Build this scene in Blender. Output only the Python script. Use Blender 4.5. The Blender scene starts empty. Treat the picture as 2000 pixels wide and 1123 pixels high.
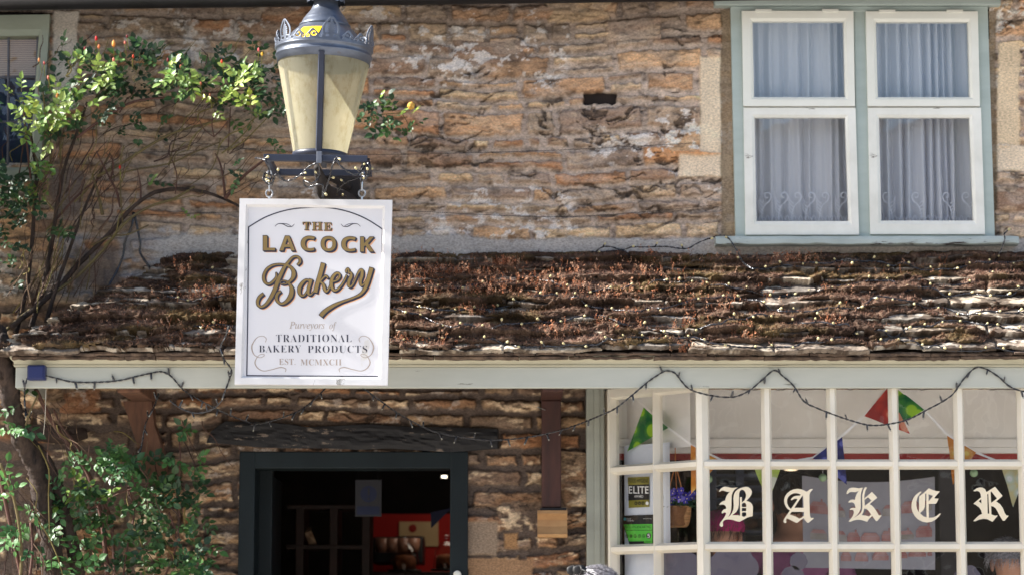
import bpy, bmesh, math, random
import numpy as np
from mathutils import Vector, Matrix
random.seed(7)
RNG = np.random.default_rng(11)
scene = bpy.context.scene
COL = scene.collection
R = math.radians

# ------------------------------------------------------------------ camera
F = 4900.0            # focal length in pixels of the 2000 px wide photograph
PITCH = math.atan(658.5 / F)
CAM = Vector((0.0, -10.5, 1.6))
cd = bpy.data.cameras.new('camera'); co = bpy.data.objects.new('camera', cd); COL.objects.link(co)
co.location = CAM; co.rotation_euler = (math.pi / 2 + PITCH, 0, 0)
cd.sensor_width = 36.0; cd.lens = F / 2000 * 36; cd.clip_start = 0.1; cd.clip_end = 1000
cd.dof.use_dof = True; cd.dof.focus_distance = 9.6; cd.dof.aperture_fstop = 2.4
scene.camera = co
# ------------------------------------------------------------------ light
SUN = Vector((1.34, 0.065, -1.0)).normalized()       # direction the sunlight travels
w = bpy.data.worlds.new('World'); scene.world = w; w.use_nodes = True
nt = w.node_tree; nt.nodes.clear()
sky = nt.nodes.new('ShaderNodeTexSky'); sky.sky_type = 'NISHITA'; sky.sun_disc = False
sky.sun_elevation = math.asin(-SUN.z); sky.sun_rotation = math.atan2(-SUN.x, -SUN.y)
sky.air_density = 1.0; sky.dust_density = 2.5; sky.ozone_density = 1.0
bg = nt.nodes.new('ShaderNodeBackground'); bg.inputs['Strength'].default_value = 0.085
wo = nt.nodes.new('ShaderNodeOutputWorld')
nt.links.new(sky.outputs[0], bg.inputs[0]); nt.links.new(bg.outputs[0], wo.inputs[0])
sd = bpy.data.lights.new('sun', 'SUN'); sd.energy = 5.0; sd.angle = R(0.5); sd.color = (1.0, 0.965, 0.91)
so = bpy.data.objects.new('sun', sd); COL.objects.link(so); so.location = (-8, 0, 12)
so.rotation_euler = SUN.to_track_quat('-Z', 'Y').to_euler()
scene.view_settings.view_transform = 'Standard'; scene.view_settings.look = 'None'
scene.view_settings.exposure = 1.70; scene.view_settings.gamma = 1.0
scene.view_settings.use_curve_mapping = False
scene.render.engine = 'CYCLES'
scene.cycles.max_bounces = 8; scene.cycles.diffuse_bounces = 4; scene.cycles.transparent_max_bounces = 12
scene.cycles.glossy_bounces = 4; scene.cycles.transmission_bounces = 6
scene.cycles.caustics_reflective = False; scene.cycles.caustics_refractive = False
scene.cycles.sample_clamp_indirect = 6.0
scene.cycles.use_denoising = True

# ------------------------------------------------------------------ measuring
RT = Vector((1, 0, 0)); FW = Vector((0, math.cos(PITCH), math.sin(PITCH))); UP = Vector((0, -math.sin(PITCH), math.cos(PITCH)))
def ray(u, v): return RT * ((u - 1000) / F) + FW + UP * ((561.5 - v) / F)
def P(u, v, y=0.0):
    r = ray(u, v); t = (y - CAM.y) / r.y
    return CAM + r * t
def PP(u, v, p0, n):
    r = ray(u, v); t = (p0 - CAM).dot(n) / r.dot(n)
    return CAM + r * t
def S(y=0.0): return (y - CAM.y) / F      # metres per photo pixel, roughly
def X(u, y=0.0, v=561): return P(u, v, y).x
def Z(v, y=0.0): return P(1000, v, y).z

def lin(c):
    def f(x):
        x = x / 255.0
        return x / 12.92 if x <= 0.04045 else ((x + 0.055) / 1.055) ** 2.4
    return (f(c[0]), f(c[1]), f(c[2]), 1.0)

# ------------------------------------------------------------------ materials
MATS = {}
def nmat(name):
    m = bpy.data.materials.new(name); m.use_nodes = True
    t = m.node_tree; t.nodes.clear()
    o = t.nodes.new('ShaderNodeOutputMaterial'); b = t.nodes.new('ShaderNodeBsdfPrincipled')
    t.links.new(b.outputs[0], o.inputs[0])
    MATS[name] = m
    return m, t, b, o
def noise(t, scale, detail=4, rough=0.6, vec=None, stretch=None):
    tc = t.nodes.new('ShaderNodeTexCoord'); n = t.nodes.new('ShaderNodeTexNoise')
    n.inputs['Scale'].default_value = scale; n.inputs['Detail'].default_value = detail; n.inputs['Roughness'].default_value = rough
    if stretch:
        mp = t.nodes.new('ShaderNodeMapping'); mp.inputs['Scale'].default_value = stretch
        t.links.new(tc.outputs['Object'], mp.inputs[0]); t.links.new(mp.outputs[0], n.inputs['Vector'])
    else: t.links.new(tc.outputs['Object'], n.inputs['Vector'])
    return n
def ramp(t, fac, stops):
    r = t.nodes.new('ShaderNodeValToRGB'); e = r.color_ramp.elements
    while len(e) < len(stops): e.new(0.5)
    for i, (p, c) in enumerate(stops): e[i].position = p; e[i].color = c if len(c) == 4 else (*c, 1)
    t.links.new(fac, r.inputs[0]); return r
def mixc(t, fac, a, b, mode='MIX'):
    m = t.nodes.new('ShaderNodeMix'); m.data_type = 'RGBA'; m.blend_type = mode
    for s, k in ((fac, 0), (a, 6), (b, 7)):
        if isinstance(s, (float, int)): m.inputs[k].default_value = s
        elif isinstance(s, tuple): m.inputs[k].default_value = s
        else: t.links.new(s, m.inputs[k])
    return m.outputs[2]
def bump(t, b, fac, strength=0.3, dist=0.002):
    n = t.nodes.new('ShaderNodeBump'); n.inputs['Strength'].default_value = strength; n.inputs['Distance'].default_value = dist
    t.links.new(fac, n.inputs['Height']); t.links.new(n.outputs[0], b.inputs['Normal'])
def mat(name, c1, c2=None, rough=0.7, scale=12, bumpd=0.001, metal=0.0, stretch=None, detail=5, spec=0.4, trans=0.0, chips=None, chip_amt=0.62, chip_scale=30, chip_stretch=None, flat=False):
    m, t, b, o = nmat(name)
    c1 = lin(c1); c2 = lin(c2) if c2 else tuple(x * 0.8 for x in c1[:3]) + (1,)
    b.inputs['Roughness'].default_value = rough; b.inputs['Metallic'].default_value = metal
    b.inputs['Specular IOR Level'].default_value = spec
    n = noise(t, scale, detail, 0.62, stretch=stretch)
    r = ramp(t, n.outputs[0], [(0.32, c2), (0.66, c1)])
    col = r.outputs[0]
    if chips:
        n2 = noise(t, chip_scale, 6, 0.7, stretch=chip_stretch)
        r2 = ramp(t, n2.outputs[0], [(chip_amt, (0, 0, 0)), (chip_amt + 0.03, (1, 1, 1))])
        col = mixc(t, r2.outputs[0], col, lin(chips))
    t.links.new(col, b.inputs['Base Color'])
    if bumpd:
        n3 = noise(t, scale * 4, 4, 0.6, stretch=stretch)
        bump(t, b, n3.outputs[0], 0.6, bumpd)
    if trans:
        tr = t.nodes.new('ShaderNodeBsdfTranslucent'); t.links.new(col, tr.inputs[0])
        mx = t.nodes.new('ShaderNodeMixShader'); mx.inputs[0].default_value = trans
        t.links.new(b.outputs[0], mx.inputs[1]); t.links.new(tr.outputs[0], mx.inputs[2]); t.links.new(mx.outputs[0], o.inputs[0])
    return m
def vcol_mat(name, rough=0.9, nscale=60, namt=0.35, bumpd=0.002, bscale=120, trans=0.0, spec=0.25, stretch=None):
    m, t, b, o = nmat(name)
    a = t.nodes.new('ShaderNodeVertexColor'); a.layer_name = 'Col'
    n = noise(t, nscale, 5, 0.65, stretch=stretch)
    r = ramp(t, n.outputs[0], [(0.28, (1 - namt,) * 3), (0.72, (1 + namt * 0.6,) * 3)])
    col = mixc(t, 1.0, a.outputs[0], r.outputs[0], 'MULTIPLY')
    t.links.new(col, b.inputs['Base Color']); b.inputs['Roughness'].default_value = rough
    b.inputs['Specular IOR Level'].default_value = spec
    if bumpd:
        n3 = noise(t, bscale, 5, 0.7, stretch=stretch); bump(t, b, n3.outputs[0], 0.8, bumpd)
    if trans:
        tr = t.nodes.new('ShaderNodeBsdfTranslucent'); t.links.new(col, tr.inputs[0])
        mx = t.nodes.new('ShaderNodeMixShader'); mx.inputs[0].default_value = trans
        t.links.new(b.outputs[0], mx.inputs[1]); t.links.new(tr.outputs[0], mx.inputs[2]); t.links.new(mx.outputs[0], o.inputs[0])
    return m
def glass_mat(name, refl=1.0, rough=0.0, tint=(1, 1, 1), wav=0.004):
    m, t, b, o = nmat(name); t.nodes.remove(b)
    tr = t.nodes.new('ShaderNodeBsdfTransparent'); tr.inputs[0].default_value = (*tint, 1)
    gl = t.nodes.new('ShaderNodeBsdfGlossy'); gl.inputs['Roughness'].default_value = rough
    fr = t.nodes.new('ShaderNodeLayerWeight'); fr.inputs[0].default_value = .5
    pw = t.nodes.new('ShaderNodeMath'); pw.operation = 'POWER'; pw.inputs[1].default_value = 5
    mm = t.nodes.new('ShaderNodeMath'); mm.operation = 'MULTIPLY_ADD'; mm.inputs[1].default_value = .92; mm.inputs[2].default_value = .045 * refl; mm.use_clamp = True
    mx = t.nodes.new('ShaderNodeMixShader')
    n = noise(t, 5, 2, 0.5); bp = t.nodes.new('ShaderNodeBump'); bp.inputs['Strength'].default_value = 0.5; bp.inputs['Distance'].default_value = wav
    t.links.new(n.outputs[0], bp.inputs['Height']); t.links.new(bp.outputs[0], gl.inputs['Normal'])
    t.links.new(fr.outputs['Facing'], pw.inputs[0]); t.links.new(pw.outputs[0], mm.inputs[0]); t.links.new(mm.outputs[0], mx.inputs[0])
    t.links.new(tr.outputs[0], mx.inputs[1]); t.links.new(gl.outputs[0], mx.inputs[2]); t.links.new(mx.outputs[0], o.inputs[0])
    return m
def emis(name, c, s):
    m, t, b, o = nmat(name); b.inputs['Base Color'].default_value = (0.8, 0.8, 0.8, 1)
    b.inputs['Emission Color'].default_value = lin(c); b.inputs['Emission Strength'].default_value = s
    return m

# ------------------------------------------------------------------ mesh building
class MB:
    def __init__(s): s.v = []; s.f = []; s.c = []
    def add(s, vs, fs, col=None):
        k = len(s.v); s.v += [tuple(p) for p in vs]; s.f += [tuple(i + k for i in f) for f in fs]
        if col is not None: s.c += [col] * len(vs)
        return s
    def box(s, x0, x1, y0, y1, z0, z1, col=None):
        vs = [(x, y, z) for x in (x0, x1) for y in (y0, y1) for z in (z0, z1)]
        return s.add(vs, [(0, 1, 3, 2), (4, 6, 7, 5), (0, 4, 5, 1), (2, 3, 7, 6), (0, 2, 6, 4), (1, 5, 7, 3)], col)
    def bbox(s, x0, x1, y0, y1, z0, z1, b=0.004, col=None):
        bm = bmesh.new(); bmesh.ops.create_cube(bm, size=1)
        for v in bm.verts: v.co = Vector(((x0 + x1) / 2 + v.co.x * (x1 - x0), (y0 + y1) / 2 + v.co.y * (y1 - y0), (z0 + z1) / 2 + v.co.z * (z1 - z0)))
        b = min(b, abs(x1 - x0) * .45, abs(y1 - y0) * .45, abs(z1 - z0) * .45)
        bmesh.ops.bevel(bm, geom=bm.edges[:], offset=b, segments=2, affect='EDGES', profile=0.6)
        return s.bm(bm, col)
    def bm(s, bm, col=None):
        bm.verts.index_update()
        s.add([tuple(v.co) for v in bm.verts], [[v.index for v in f.verts] for f in bm.faces], col); bm.free(); return s
    def beam(s, p, q, w, d, n=Vector((0, -1, 0)), col=None, ch=0.0):
        # bar from p to q, width w (across), depth d (along n, outwards from the line)
        p = Vector(p); q = Vector(q); t = (q - p).normalized(); n = (n - t * n.dot(t)).normalized(); a = t.cross(n)
        if ch <= 0: sec = [(-w / 2, 0), (w / 2, 0), (w / 2, d), (-w / 2, d)]
        else: sec = [(-w / 2, 0), (w / 2, 0), (w / 2, d * .35), (w / 2 - ch, d), (-w / 2 + ch, d), (-w / 2, d * .35)]
        k = len(sec)
        vs = [p + a * x + n * y for x, y in sec] + [q + a * x + n * y for x, y in sec]
        fs = [(i, (i + 1) % k, k + (i + 1) % k, k + i) for i in range(k)] + [tuple(range(k))[::-1], tuple(range(k, 2 * k))]
        return s.add(vs, fs, col)
    def tube(s, pts, r, n=6, smooth=0, col=None, cap=True, jitter=0.0):
        pts = [Vector(p) for p in pts]; rs = list(r) if isinstance(r, (list, tuple)) else [r] * len(pts)
        if smooth and len(pts) > 2: pts, rs = crom(pts, rs, smooth)
        t0 = (pts[1] - pts[0]).normalized(); a = t0.orthogonal().normalized(); vs = []
        for i, p in enumerate(pts):
            t = (pts[min(i + 1, len(pts) - 1)] - pts[max(i - 1, 0)])
            t = t.normalized() if t.length > 1e-9 else t0
            a = (a - t * a.dot(t)); a = a.normalized() if a.length > 1e-6 else t.orthogonal().normalized()
            b = t.cross(a)
            for k in range(n):
                an = 2 * math.pi * k / n; rr = rs[i] * (1 + jitter * random.uniform(-1, 1))
                vs.append(p + (a * math.cos(an) + b * math.sin(an)) * rr)
        fs = [(i * n + k, i * n + (k + 1) % n, (i + 1) * n + (k + 1) % n, (i + 1) * n + k) for i in range(len(pts) - 1) for k in range(n)]
        if cap: fs += [tuple(range(n))[::-1], tuple(range((len(pts) - 1) * n, len(pts) * n))]
        return s.add(vs, fs, col)
    def lathe(s, prof, c, n=48, a0=0.0, a1=2 * math.pi, col=None):
        full = abs(a1 - a0 - 2 * math.pi) < 1e-6; m = n if full else n + 1; vs = []
        for r, z in prof:
            for k in range(m):
                an = a0 + (a1 - a0) * k / n; vs.append((c[0] + r * math.cos(an), c[1] + r * math.sin(an), c[2] + z))
        fs = []
        for i in range(len(prof) - 1):
            for k in range(n):
                k2 = (k + 1) % m if full else k + 1
                fs.append((i * m + k, i * m + k2, (i + 1) * m + k2, (i + 1) * m + k))
        return s.add(vs, fs, col)
    def ball(s, c, r, sc=(1, 1, 1), sub=1, col=None, jit=0.0):
        bm = bmesh.new(); bmesh.ops.create_icosphere(bm, subdivisions=sub, radius=1)
        for v in bm.verts:
            j = 1 + jit * random.uniform(-1, 1)
            v.co = Vector((c[0] + v.co.x * r * sc[0] * j, c[1] + v.co.y * r * sc[1] * j, c[2] + v.co.z * r * sc[2] * j))
        return s.bm(bm, col)
    def quad(s, a, b, c, d, col=None): return s.add([a, b, c, d], [(0, 1, 2, 3)], col)
    def rot(s, pivot, axis, ang):
        M = Matrix.Translation(pivot) @ Matrix.Rotation(ang, 4, axis) @ Matrix.Translation(-Vector(pivot))
        s.v = [tuple(M @ Vector(p)) for p in s.v]; return s
def crom(pts, rs, k):
    o = []; ro = []
    for i in range(len(pts) - 1):
        p0 = pts[max(i - 1, 0)]; p1 = pts[i]; p2 = pts[i + 1]; p3 = pts[min(i + 2, len(pts) - 1)]
        for j in range(k):
            t = j / k
            o.append(0.5 * ((2 * p1) + (p2 - p0) * t + (2 * p0 - 5 * p1 + 4 * p2 - p3) * t * t + (3 * p1 - p0 - 3 * p2 + p3) * t ** 3))
            ro.append(rs[i] * (1 - t) + rs[i + 1] * t)
    o.append(pts[-1]); ro.append(rs[-1]); return o, ro

WL = {}          # world location of each empty / object
def wloc(o): return WL.get(o.name, Vector((0, 0, 0))) if o else Vector((0, 0, 0))
def tag(o, label=None, cat=None, group=None, kind=None):
    if label: o['label'] = label
    if cat: o['category'] = cat
    if group: o['group'] = group
    if kind: o['kind'] = kind
    return o
def thing(name, loc, label, cat, group=None, kind=None):
    o = bpy.data.objects.new(name, None); COL.objects.link(o); o.location = loc; o.empty_display_size = 0.1
    WL[o.name] = Vector(loc); return tag(o, label, cat, group, kind)
def obj(name, mb, m, parent=None, base=None, smooth=False, label=None, fix=True):
    me = bpy.data.meshes.new(name)
    off = wloc(parent) if parent else Vector((0, 0, 0))
    loc = Vector((0, 0, 0))
    if base is None:
        xs = [p[0] for p in mb.v]; ys = [p[1] for p in mb.v]; zs = [p[2] for p in mb.v]
        base = Vector(((min(xs) + max(xs)) / 2, (min(ys) + max(ys)) / 2, min(zs)))
    base = Vector(base)
    me.from_pydata([(p[0] - base.x, p[1] - base.y, p[2] - base.z) for p in mb.v], [], mb.f)
    if mb.c:
        ca = me.color_attributes.new('Col', 'FLOAT_COLOR', 'POINT')
        ca.data.foreach_set('color', np.array([(c[0], c[1], c[2], 1.0) for c in mb.c], dtype=np.float32).ravel())
    if fix:
        bm = bmesh.new(); bm.from_mesh(me); bmesh.ops.recalc_face_normals(bm, faces=bm.faces[:]); bm.to_mesh(me); bm.free()
    if smooth: me.polygons.foreach_set('use_smooth', [True] * len(me.polygons))
    me.materials.append(m)
    o = bpy.data.objects.new(name, me); COL.objects.link(o); o.location = base - off
    if parent: o.parent = parent
    WL[o.name] = base
    if label: o['label'] = label
    return o
def copyobj(src, name, parent, loc, rot=None):
    o = src.copy(); o.name = name; COL.objects.link(o); o.parent = parent
    o.location = Vector(loc) - wloc(parent)
    if rot is not None: o.rotation_mode = 'QUATERNION'; o.rotation_quaternion = rot
    WL[o.name] = Vector(loc); return o
# ------------------------------------------------------------------ numpy noise
def vnoise(x, y, seed):
    r = np.random.default_rng(seed); T = r.random((256, 256)).astype(np.float32)
    xi = np.floor(x).astype(int); yi = np.floor(y).astype(int); xf = x - xi; yf = y - yi
    xf = xf * xf * (3 - 2 * xf); yf = yf * yf * (3 - 2 * yf)
    a = T[xi % 256, yi % 256]; b = T[(xi + 1) % 256, yi % 256]; c = T[xi % 256, (yi + 1) % 256]; d = T[(xi + 1) % 256, (yi + 1) % 256]
    return (a * (1 - xf) + b * xf) * (1 - yf) + (c * (1 - xf) + d * xf) * yf
def fbm(x, y, seed, oc=4, g=0.5):
    s = 0; a = 1; t = 0
    for i in range(oc):
        s = s + a * vnoise(x * 2 ** i + 17.3 * i, y * 2 ** i + 5.1 * i, seed + i); t += a; a *= g
    return s / t
def sst(a, b, x):
    t = np.clip((x - a) / (b - a), 0, 1); return t * t * (3 - 2 * t)
def gridmesh(name, Xa, Ya, Za, keep, col, m, parent, smooth=True):
    # vertex grids -> mesh, faces where keep[i,j]
    nz, nx = Xa.shape
    idx = -np.ones((nz, nx), int)
    kf = keep
    used = np.zeros((nz, nx), bool)
    for di in (0, 1):
        for dj in (0, 1): used[di:nz - 1 + di, dj:nx - 1 + dj] |= kf
    idx[used] = np.arange(used.sum())
    co = np.stack([Xa[used], Ya[used], Za[used]], 1)
    base = np.array([(co[:, 0].min() + co[:, 0].max()) / 2, co[:, 1].mean(), co[:, 2].min()])
    q = np.stack([idx[:-1, :-1][kf], idx[:-1, 1:][kf], idx[1:, 1:][kf], idx[1:, :-1][kf]], 1)
    me = bpy.data.meshes.new(name); me.vertices.add(len(co)); me.vertices.foreach_set('co', (co - base).ravel())
    me.loops.add(q.size); me.loops.foreach_set('vertex_index', q.ravel())
    me.polygons.add(len(q)); me.polygons.foreach_set('loop_start', np.arange(0, q.size, 4)); me.polygons.foreach_set('loop_total', np.full(len(q), 4))
    me.update(calc_edges=True)
    if smooth: me.polygons.foreach_set('use_smooth', np.ones(len(q), bool))
    ca = me.color_attributes.new('Col', 'FLOAT_COLOR', 'POINT')
    c4 = np.ones((len(co), 4), np.float32); c4[:, :3] = col[used]; ca.data.foreach_set('color', c4.ravel())
    me.materials.append(m); me.validate()
    o = bpy.data.objects.new(name, me); COL.objects.link(o); b = Vector(base)
    o.location = b - (wloc(parent) if parent else Vector((0, 0, 0)))
    if parent: o.parent = parent
    WL[o.name] = b; return o
# ------------------------------------------------------------------ flat lettering helpers
def fill2d(polys, ext=0.0):
    """polys: list of 2D rings (outer + holes) -> (verts2d, faces) through a filled 2D curve"""
    cu = bpy.data.curves.new('tmp', 'CURVE'); cu.dimensions = '2D'; cu.fill_mode = 'BOTH'
    for ring in polys:
        sp = cu.splines.new('POLY'); sp.points.add(len(ring) - 1)
        for i, (x, y) in enumerate(ring): sp.points[i].co = (x, y, 0, 1)
        sp.use_cyclic_u = True
    return curve_mesh(cu)
def curve_mesh(cu):
    o = bpy.data.objects.new('tmp', cu); COL.objects.link(o)
    bpy.context.view_layer.update()
    dg = bpy.context.evaluated_depsgraph_get(); me = o.evaluated_get(dg).to_mesh()
    vs = [tuple(v.co) for v in me.vertices]; fs = [tuple(p.vertices) for p in me.polygons]
    o.evaluated_get(dg).to_mesh_clear(); bpy.data.objects.remove(o); 
    return vs, fs
def text2d(s, offset=0.0, spacing=1.0, shear=0.0):
    cu = bpy.data.curves.new('tmp', 'FONT'); cu.body = s; cu.size = 1.0; cu.offset = offset; cu.space_character = spacing; cu.shear = shear
    cu.resolution_u = 4
    return curve_mesh(cu)
def fit(vs, u0, v0, u1, v1):
    """scale 2D verts (y up) into a pixel box (v down)"""
    xs = [p[0] for p in vs]; ys = [p[1] for p in vs]; a, b, c, d = min(xs), max(xs), min(ys), max(ys)
    return [(u0 + (p[0] - a) / (b - a) * (u1 - u0), v1 - (p[1] - c) / (d - c) * (v1 - v0)) for p in vs]
MB_ = MB
# ================================================================== ground and the far side of the street
road_m = mat('pale_road', (176, 172, 168), (158, 154, 150), 0.9, 3, 0.002)
pave_m = mat('pavement', (176, 168, 154), (150, 142, 128), 0.9, 2.5, 0.002)
mb = MB(); mb.quad((-150, -150, .25), (150, -150, .25), (150, 150, .25), (-150, 150, .25))
tag(obj('ground', mb, road_m, base=(0, 0, .25)), kind='structure')
mb = MB(); mb.box(-14, 14, -1.9, -0.02, 0.25, 0.35)
tag(obj('pavement', mb, pave_m), kind='structure')

# ================================================================== the bakery house
house = thing('stone_house', (0.5, 0.2, 0), 'old rubble stone bakery house with a mossy lean-to canopy over its door and bow window', 'house')
stone_m = vcol_mat('rubble_stone', 0.92, 95, 0.48, 0.004, 170, stretch=(1, 1, 1.7))
DX = 0.0045
xs = np.arange(-2.55, 2.62, DX); zs = np.arange(1.62, 4.40, DX)
GX, GZ = np.meshgrid(xs, zs)
# photo coordinates of every wall point (at y = 0)
dy = 10.5; dz = GZ - 1.6
yy = dy * math.cos(PITCH) + dz * math.sin(PITCH)
GU = 1000 + F * GX / yy; GV = 561.5 - F * (dz * math.cos(PITCH) - dy * math.sin(PITCH)) / yy
# coursed rubble
wx = GX + (fbm(GX * 7, GZ * 9, 3, 3) - .5) * 0.035 + (fbm(GX * 40, GZ * 50, 5, 2) - .5) * 0.012
wz = GZ + (fbm(GX * 1.1, GZ * 1.3, 9, 3) - .5) * 0.10 + (fbm(GX * 30, GZ * 45, 13, 3) - .5) * 0.016
rects = []
z = 1.5; rr = random.Random(5)
while z < 4.5:
    h = rr.choice([0.05, 0.06, 0.068, 0.078, 0.09, 0.105]) * rr.uniform(.9, 1.1)
    x = -2.7 - rr.random() * .2
    while x < 2.75:
        L = rr.uniform(1.1, 4.2) * max(h, .085)
        if rr.random() < .12: L *= .55
        p = rr.random()
        if h > .085 and p < .30:
            f = rr.uniform(.4, .6); rects.append((x, x + L, z, z + h * f)); 
            g = rr.uniform(.3, .7) if L > .25 and rr.random() < .5 else None
            if g: rects += [(x, x + L * g, z + h * f, z + h), (x + L * g, x + L, z + h * f, z + h)]
            else: rects.append((x, x + L, z + h * f, z + h))
        else: rects.append((x, x + L, z, z + h))
        x += L
    z += h
for _ in range(45):
    x = rr.uniform(-2.6, 2.5); z = rr.uniform(1.6, 4.3); rects.append((x, x + rr.uniform(.12, .36), z, z + rr.uniform(.11, .15)))
best = np.full(GX.shape, -1.0, np.float32); sid = np.zeros(GX.shape, int)
for k, (x0, x1, z0, z1) in enumerate(rects):
    i0, i1 = np.searchsorted(zs, [z0 - .06, z1 + .06]); j0, j1 = np.searchsorted(xs, [x0 - .06, x1 + .06])
    if i1 <= i0 or j1 <= j0: continue
    sx = wx[i0:i1, j0:j1]; sz = wz[i0:i1, j0:j1]
    cr = 0.018
    ax = np.abs(sx - (x0 + x1) / 2) - ((x1 - x0) / 2 - cr); az = np.abs(sz - (z0 + z1) / 2) - ((z1 - z0) / 2 - cr)
    d = -(np.sqrt(np.maximum(ax, 0) ** 2 + np.maximum(az, 0) ** 2) + np.minimum(np.maximum(ax, az), 0) - cr)
    b = best[i0:i1, j0:j1]; m = d > b; b[m] = d[m]; sid[i0:i1, j0:j1][m] = k
nst = len(rects); r3 = np.random.default_rng(4)
def L3(*c): return np.array([lin(x)[:3] for x in c])
pal = L3((166, 128, 92), (182, 144, 104), (160, 114, 76), (176, 150, 118), (150, 128, 106), (190, 160, 120), (132, 104, 82), (164, 142, 118), (172, 122, 76), (142, 120, 102))
pw = np.array([.15, .13, .11, .13, .11, .11, .07, .09, .05, .05])
scol = pal[r3.choice(len(pal), nst, p=pw / pw.sum())] * r3.uniform(.8, 1.15, (nst, 1))
sout = r3.uniform(0.2, 1.0, nst); stilt = r3.uniform(-1, 1, (nst, 2))
scx = np.array([(a + b) / 2 for a, b, _, _ in rects]); scz = np.array([(c + d) / 2 for _, _, c, d in rects])
joint = 0.004 + 0.012 * fbm(GX * 3, GZ * 4, 21, 3)
st = sst(joint, joint + .007, best + (fbm(GX * 45, GZ * 60, 23, 3) - .5) * .013)
n1 = fbm(GX * 15, GZ * 26, 31, 5, .62); n2 = fbm(GX * 30, GZ * 70, 41, 4, .6); n3 = fbm(GX * 5, GZ * 7, 51, 4, .55)
lam = fbm(GX * 10 + n3 * 3, GZ * 52 + n3 * 8, 61, 4, .6)                # thin horizontal beds that weather out
rough_zone = sst(.45, .62, fbm(GX * 1.1, GZ * 1.6, 71, 3))
rough_zone = np.clip(rough_zone + .9 * sst(690, 780, GU) * sst(1330, 1200, GU) * sst(100, 150, GV) * sst(480, 400, GV), 0, 1)
fiss = sst(.60, .66, lam) * (0.06 + .94 * rough_zone) * sst(.42, .6, n3 + .1)
H = st * (0.008 + 0.011 * sout[sid] + 0.007 * sst(0, .03, best) + .06 * stilt[sid, 0] * np.clip(GZ - scz[sid], -.05, .05) ) + (n1 - .5) * .013 * (0.35 + st) + (n2 - .5) * .010
H = H - fiss * .015 + sst(.35, .45, lam) * .006 * st
# colours
mort = L3((196, 174, 154))[0]
C = scol[sid] * 1.40 * (0.55 + .90 * n1)[..., None]
ora = L3((190, 132, 80))[0]; gry = L3((190, 172, 154))[0]; pale = L3((236, 228, 220))[0]; dark = L3((62, 50, 42))[0]; tan = L3((222, 190, 150))[0]
def mixn(C, c, m): return C * (1 - m[..., None]) + c * m[..., None]
C = mixn(C, ora, sst(.56, .72, fbm(GX * 8, GZ * 24, 81, 4)) * .16)
C = mixn(C, tan, sst(.58, .74, fbm(GX * 12, GZ * 26, 85, 4)) * .40)
C = mixn(C, gry, sst(.50, .66, fbm(GX * 6, GZ * 18, 91, 4)) * .42)
Cm = mort * (0.65 + 0.7 * n2)[..., None]
C = Cm * (1 - st[..., None]) + C * st[..., None]
jd = st * (1 - sst(.0, .012, best - joint)); C = mixn(C, dark, np.clip(jd * .55 * sst(.4, .6, n3 + .08) + fiss * .7 + (1 - sst(.15, .40, n2)) * .5 + (1 - sst(.25, .42, n1)) * .35, 0, .85))
lich = sst(.57, .62, fbm(GX * 16, GZ * 26, 101, 5, .7)) * sst(.46, .58, fbm(GX * 2.2, GZ * 2.2, 107, 2))
C = mixn(C, pale, lich * .75); H = H + lich * .002
# old lime wash patches low on the left, grey render patches
def patch(u0, v0, u1, v1, soft=14, sd=1, amp=22):
    du = GU + (fbm(GX * 9, GZ * 9, 200 + sd, 4) - .5) * amp * 2; dv = GV + (fbm(GX * 9, GZ * 9, 230 + sd, 4) - .5) * amp * 2
    return sst(-soft / 2, soft / 2, np.minimum(np.minimum(du - u0, u1 - du), np.minimum(dv - v0, v1 - dv)))
wash = L3((190, 186, 186))[0]
for k, a in enumerate([(110, 455, 180, 500), (235, 455, 330, 540), (120, 555, 175, 590), (95, 500, 130, 560), (340, 455, 460, 478), (760, 462, 930, 478)]):
    m = patch(*a, 10, k, 18) * sst(.4, .5, fbm(GX * 14, GZ * 20, 300 + k, 3) + .12); C = mixn(C, wash * .85, m * .85)
rend = L3((126, 112, 104))[0]
flat_m = np.zeros(GX.shape)
for k, a in enumerate([(150, 480, 235, 560), (100, 335, 160, 420), (95, 820, 262, 1010), (-60, 860, 70, 1123), (230, 900, 300, 1123), (1000, 1000, 1060, 1050)]):
    m = patch(*a, 12, 20 + k, 16); C = mixn(C, rend * (0.8 + .4 * n3)[..., None], m * .9); H = H * (1 - m * .8) + m * .012; flat_m = np.maximum(flat_m, m)
# below the canopy the beds are thicker jointed, browner
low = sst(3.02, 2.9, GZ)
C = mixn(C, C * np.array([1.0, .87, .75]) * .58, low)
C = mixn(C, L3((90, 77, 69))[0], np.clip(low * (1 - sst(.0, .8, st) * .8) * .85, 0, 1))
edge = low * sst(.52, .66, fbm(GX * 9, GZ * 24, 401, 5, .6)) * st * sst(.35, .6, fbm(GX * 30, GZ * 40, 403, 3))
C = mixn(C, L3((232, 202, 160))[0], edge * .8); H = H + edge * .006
# eave shade with weathering painted along the top; shade and dirt towards the left
eave_shade_stain = sst(150, 20, GV + (fbm(GX * 2, GZ * 5, 411, 3) - .5) * 160) * sst(1500, 1350, GU)
C = mixn(C, C * .5 + L3((74, 66, 66))[0] * .3, eave_shade_stain * .8)
left_shade_dirt = sst(820, 380, GU + (fbm(GX * 1.5, GZ * 1.5, 421, 3) - .5) * 260) * (1 - low)
C = mixn(C, C * .62 + L3((84, 76, 74))[0] * .14, left_shade_dirt * .55)
rt = sst(1150, 1420, GU) * (1 - low) * (1 - eave_shade_stain)
C = C * (1.12 + .10 * rt[..., None])
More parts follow.
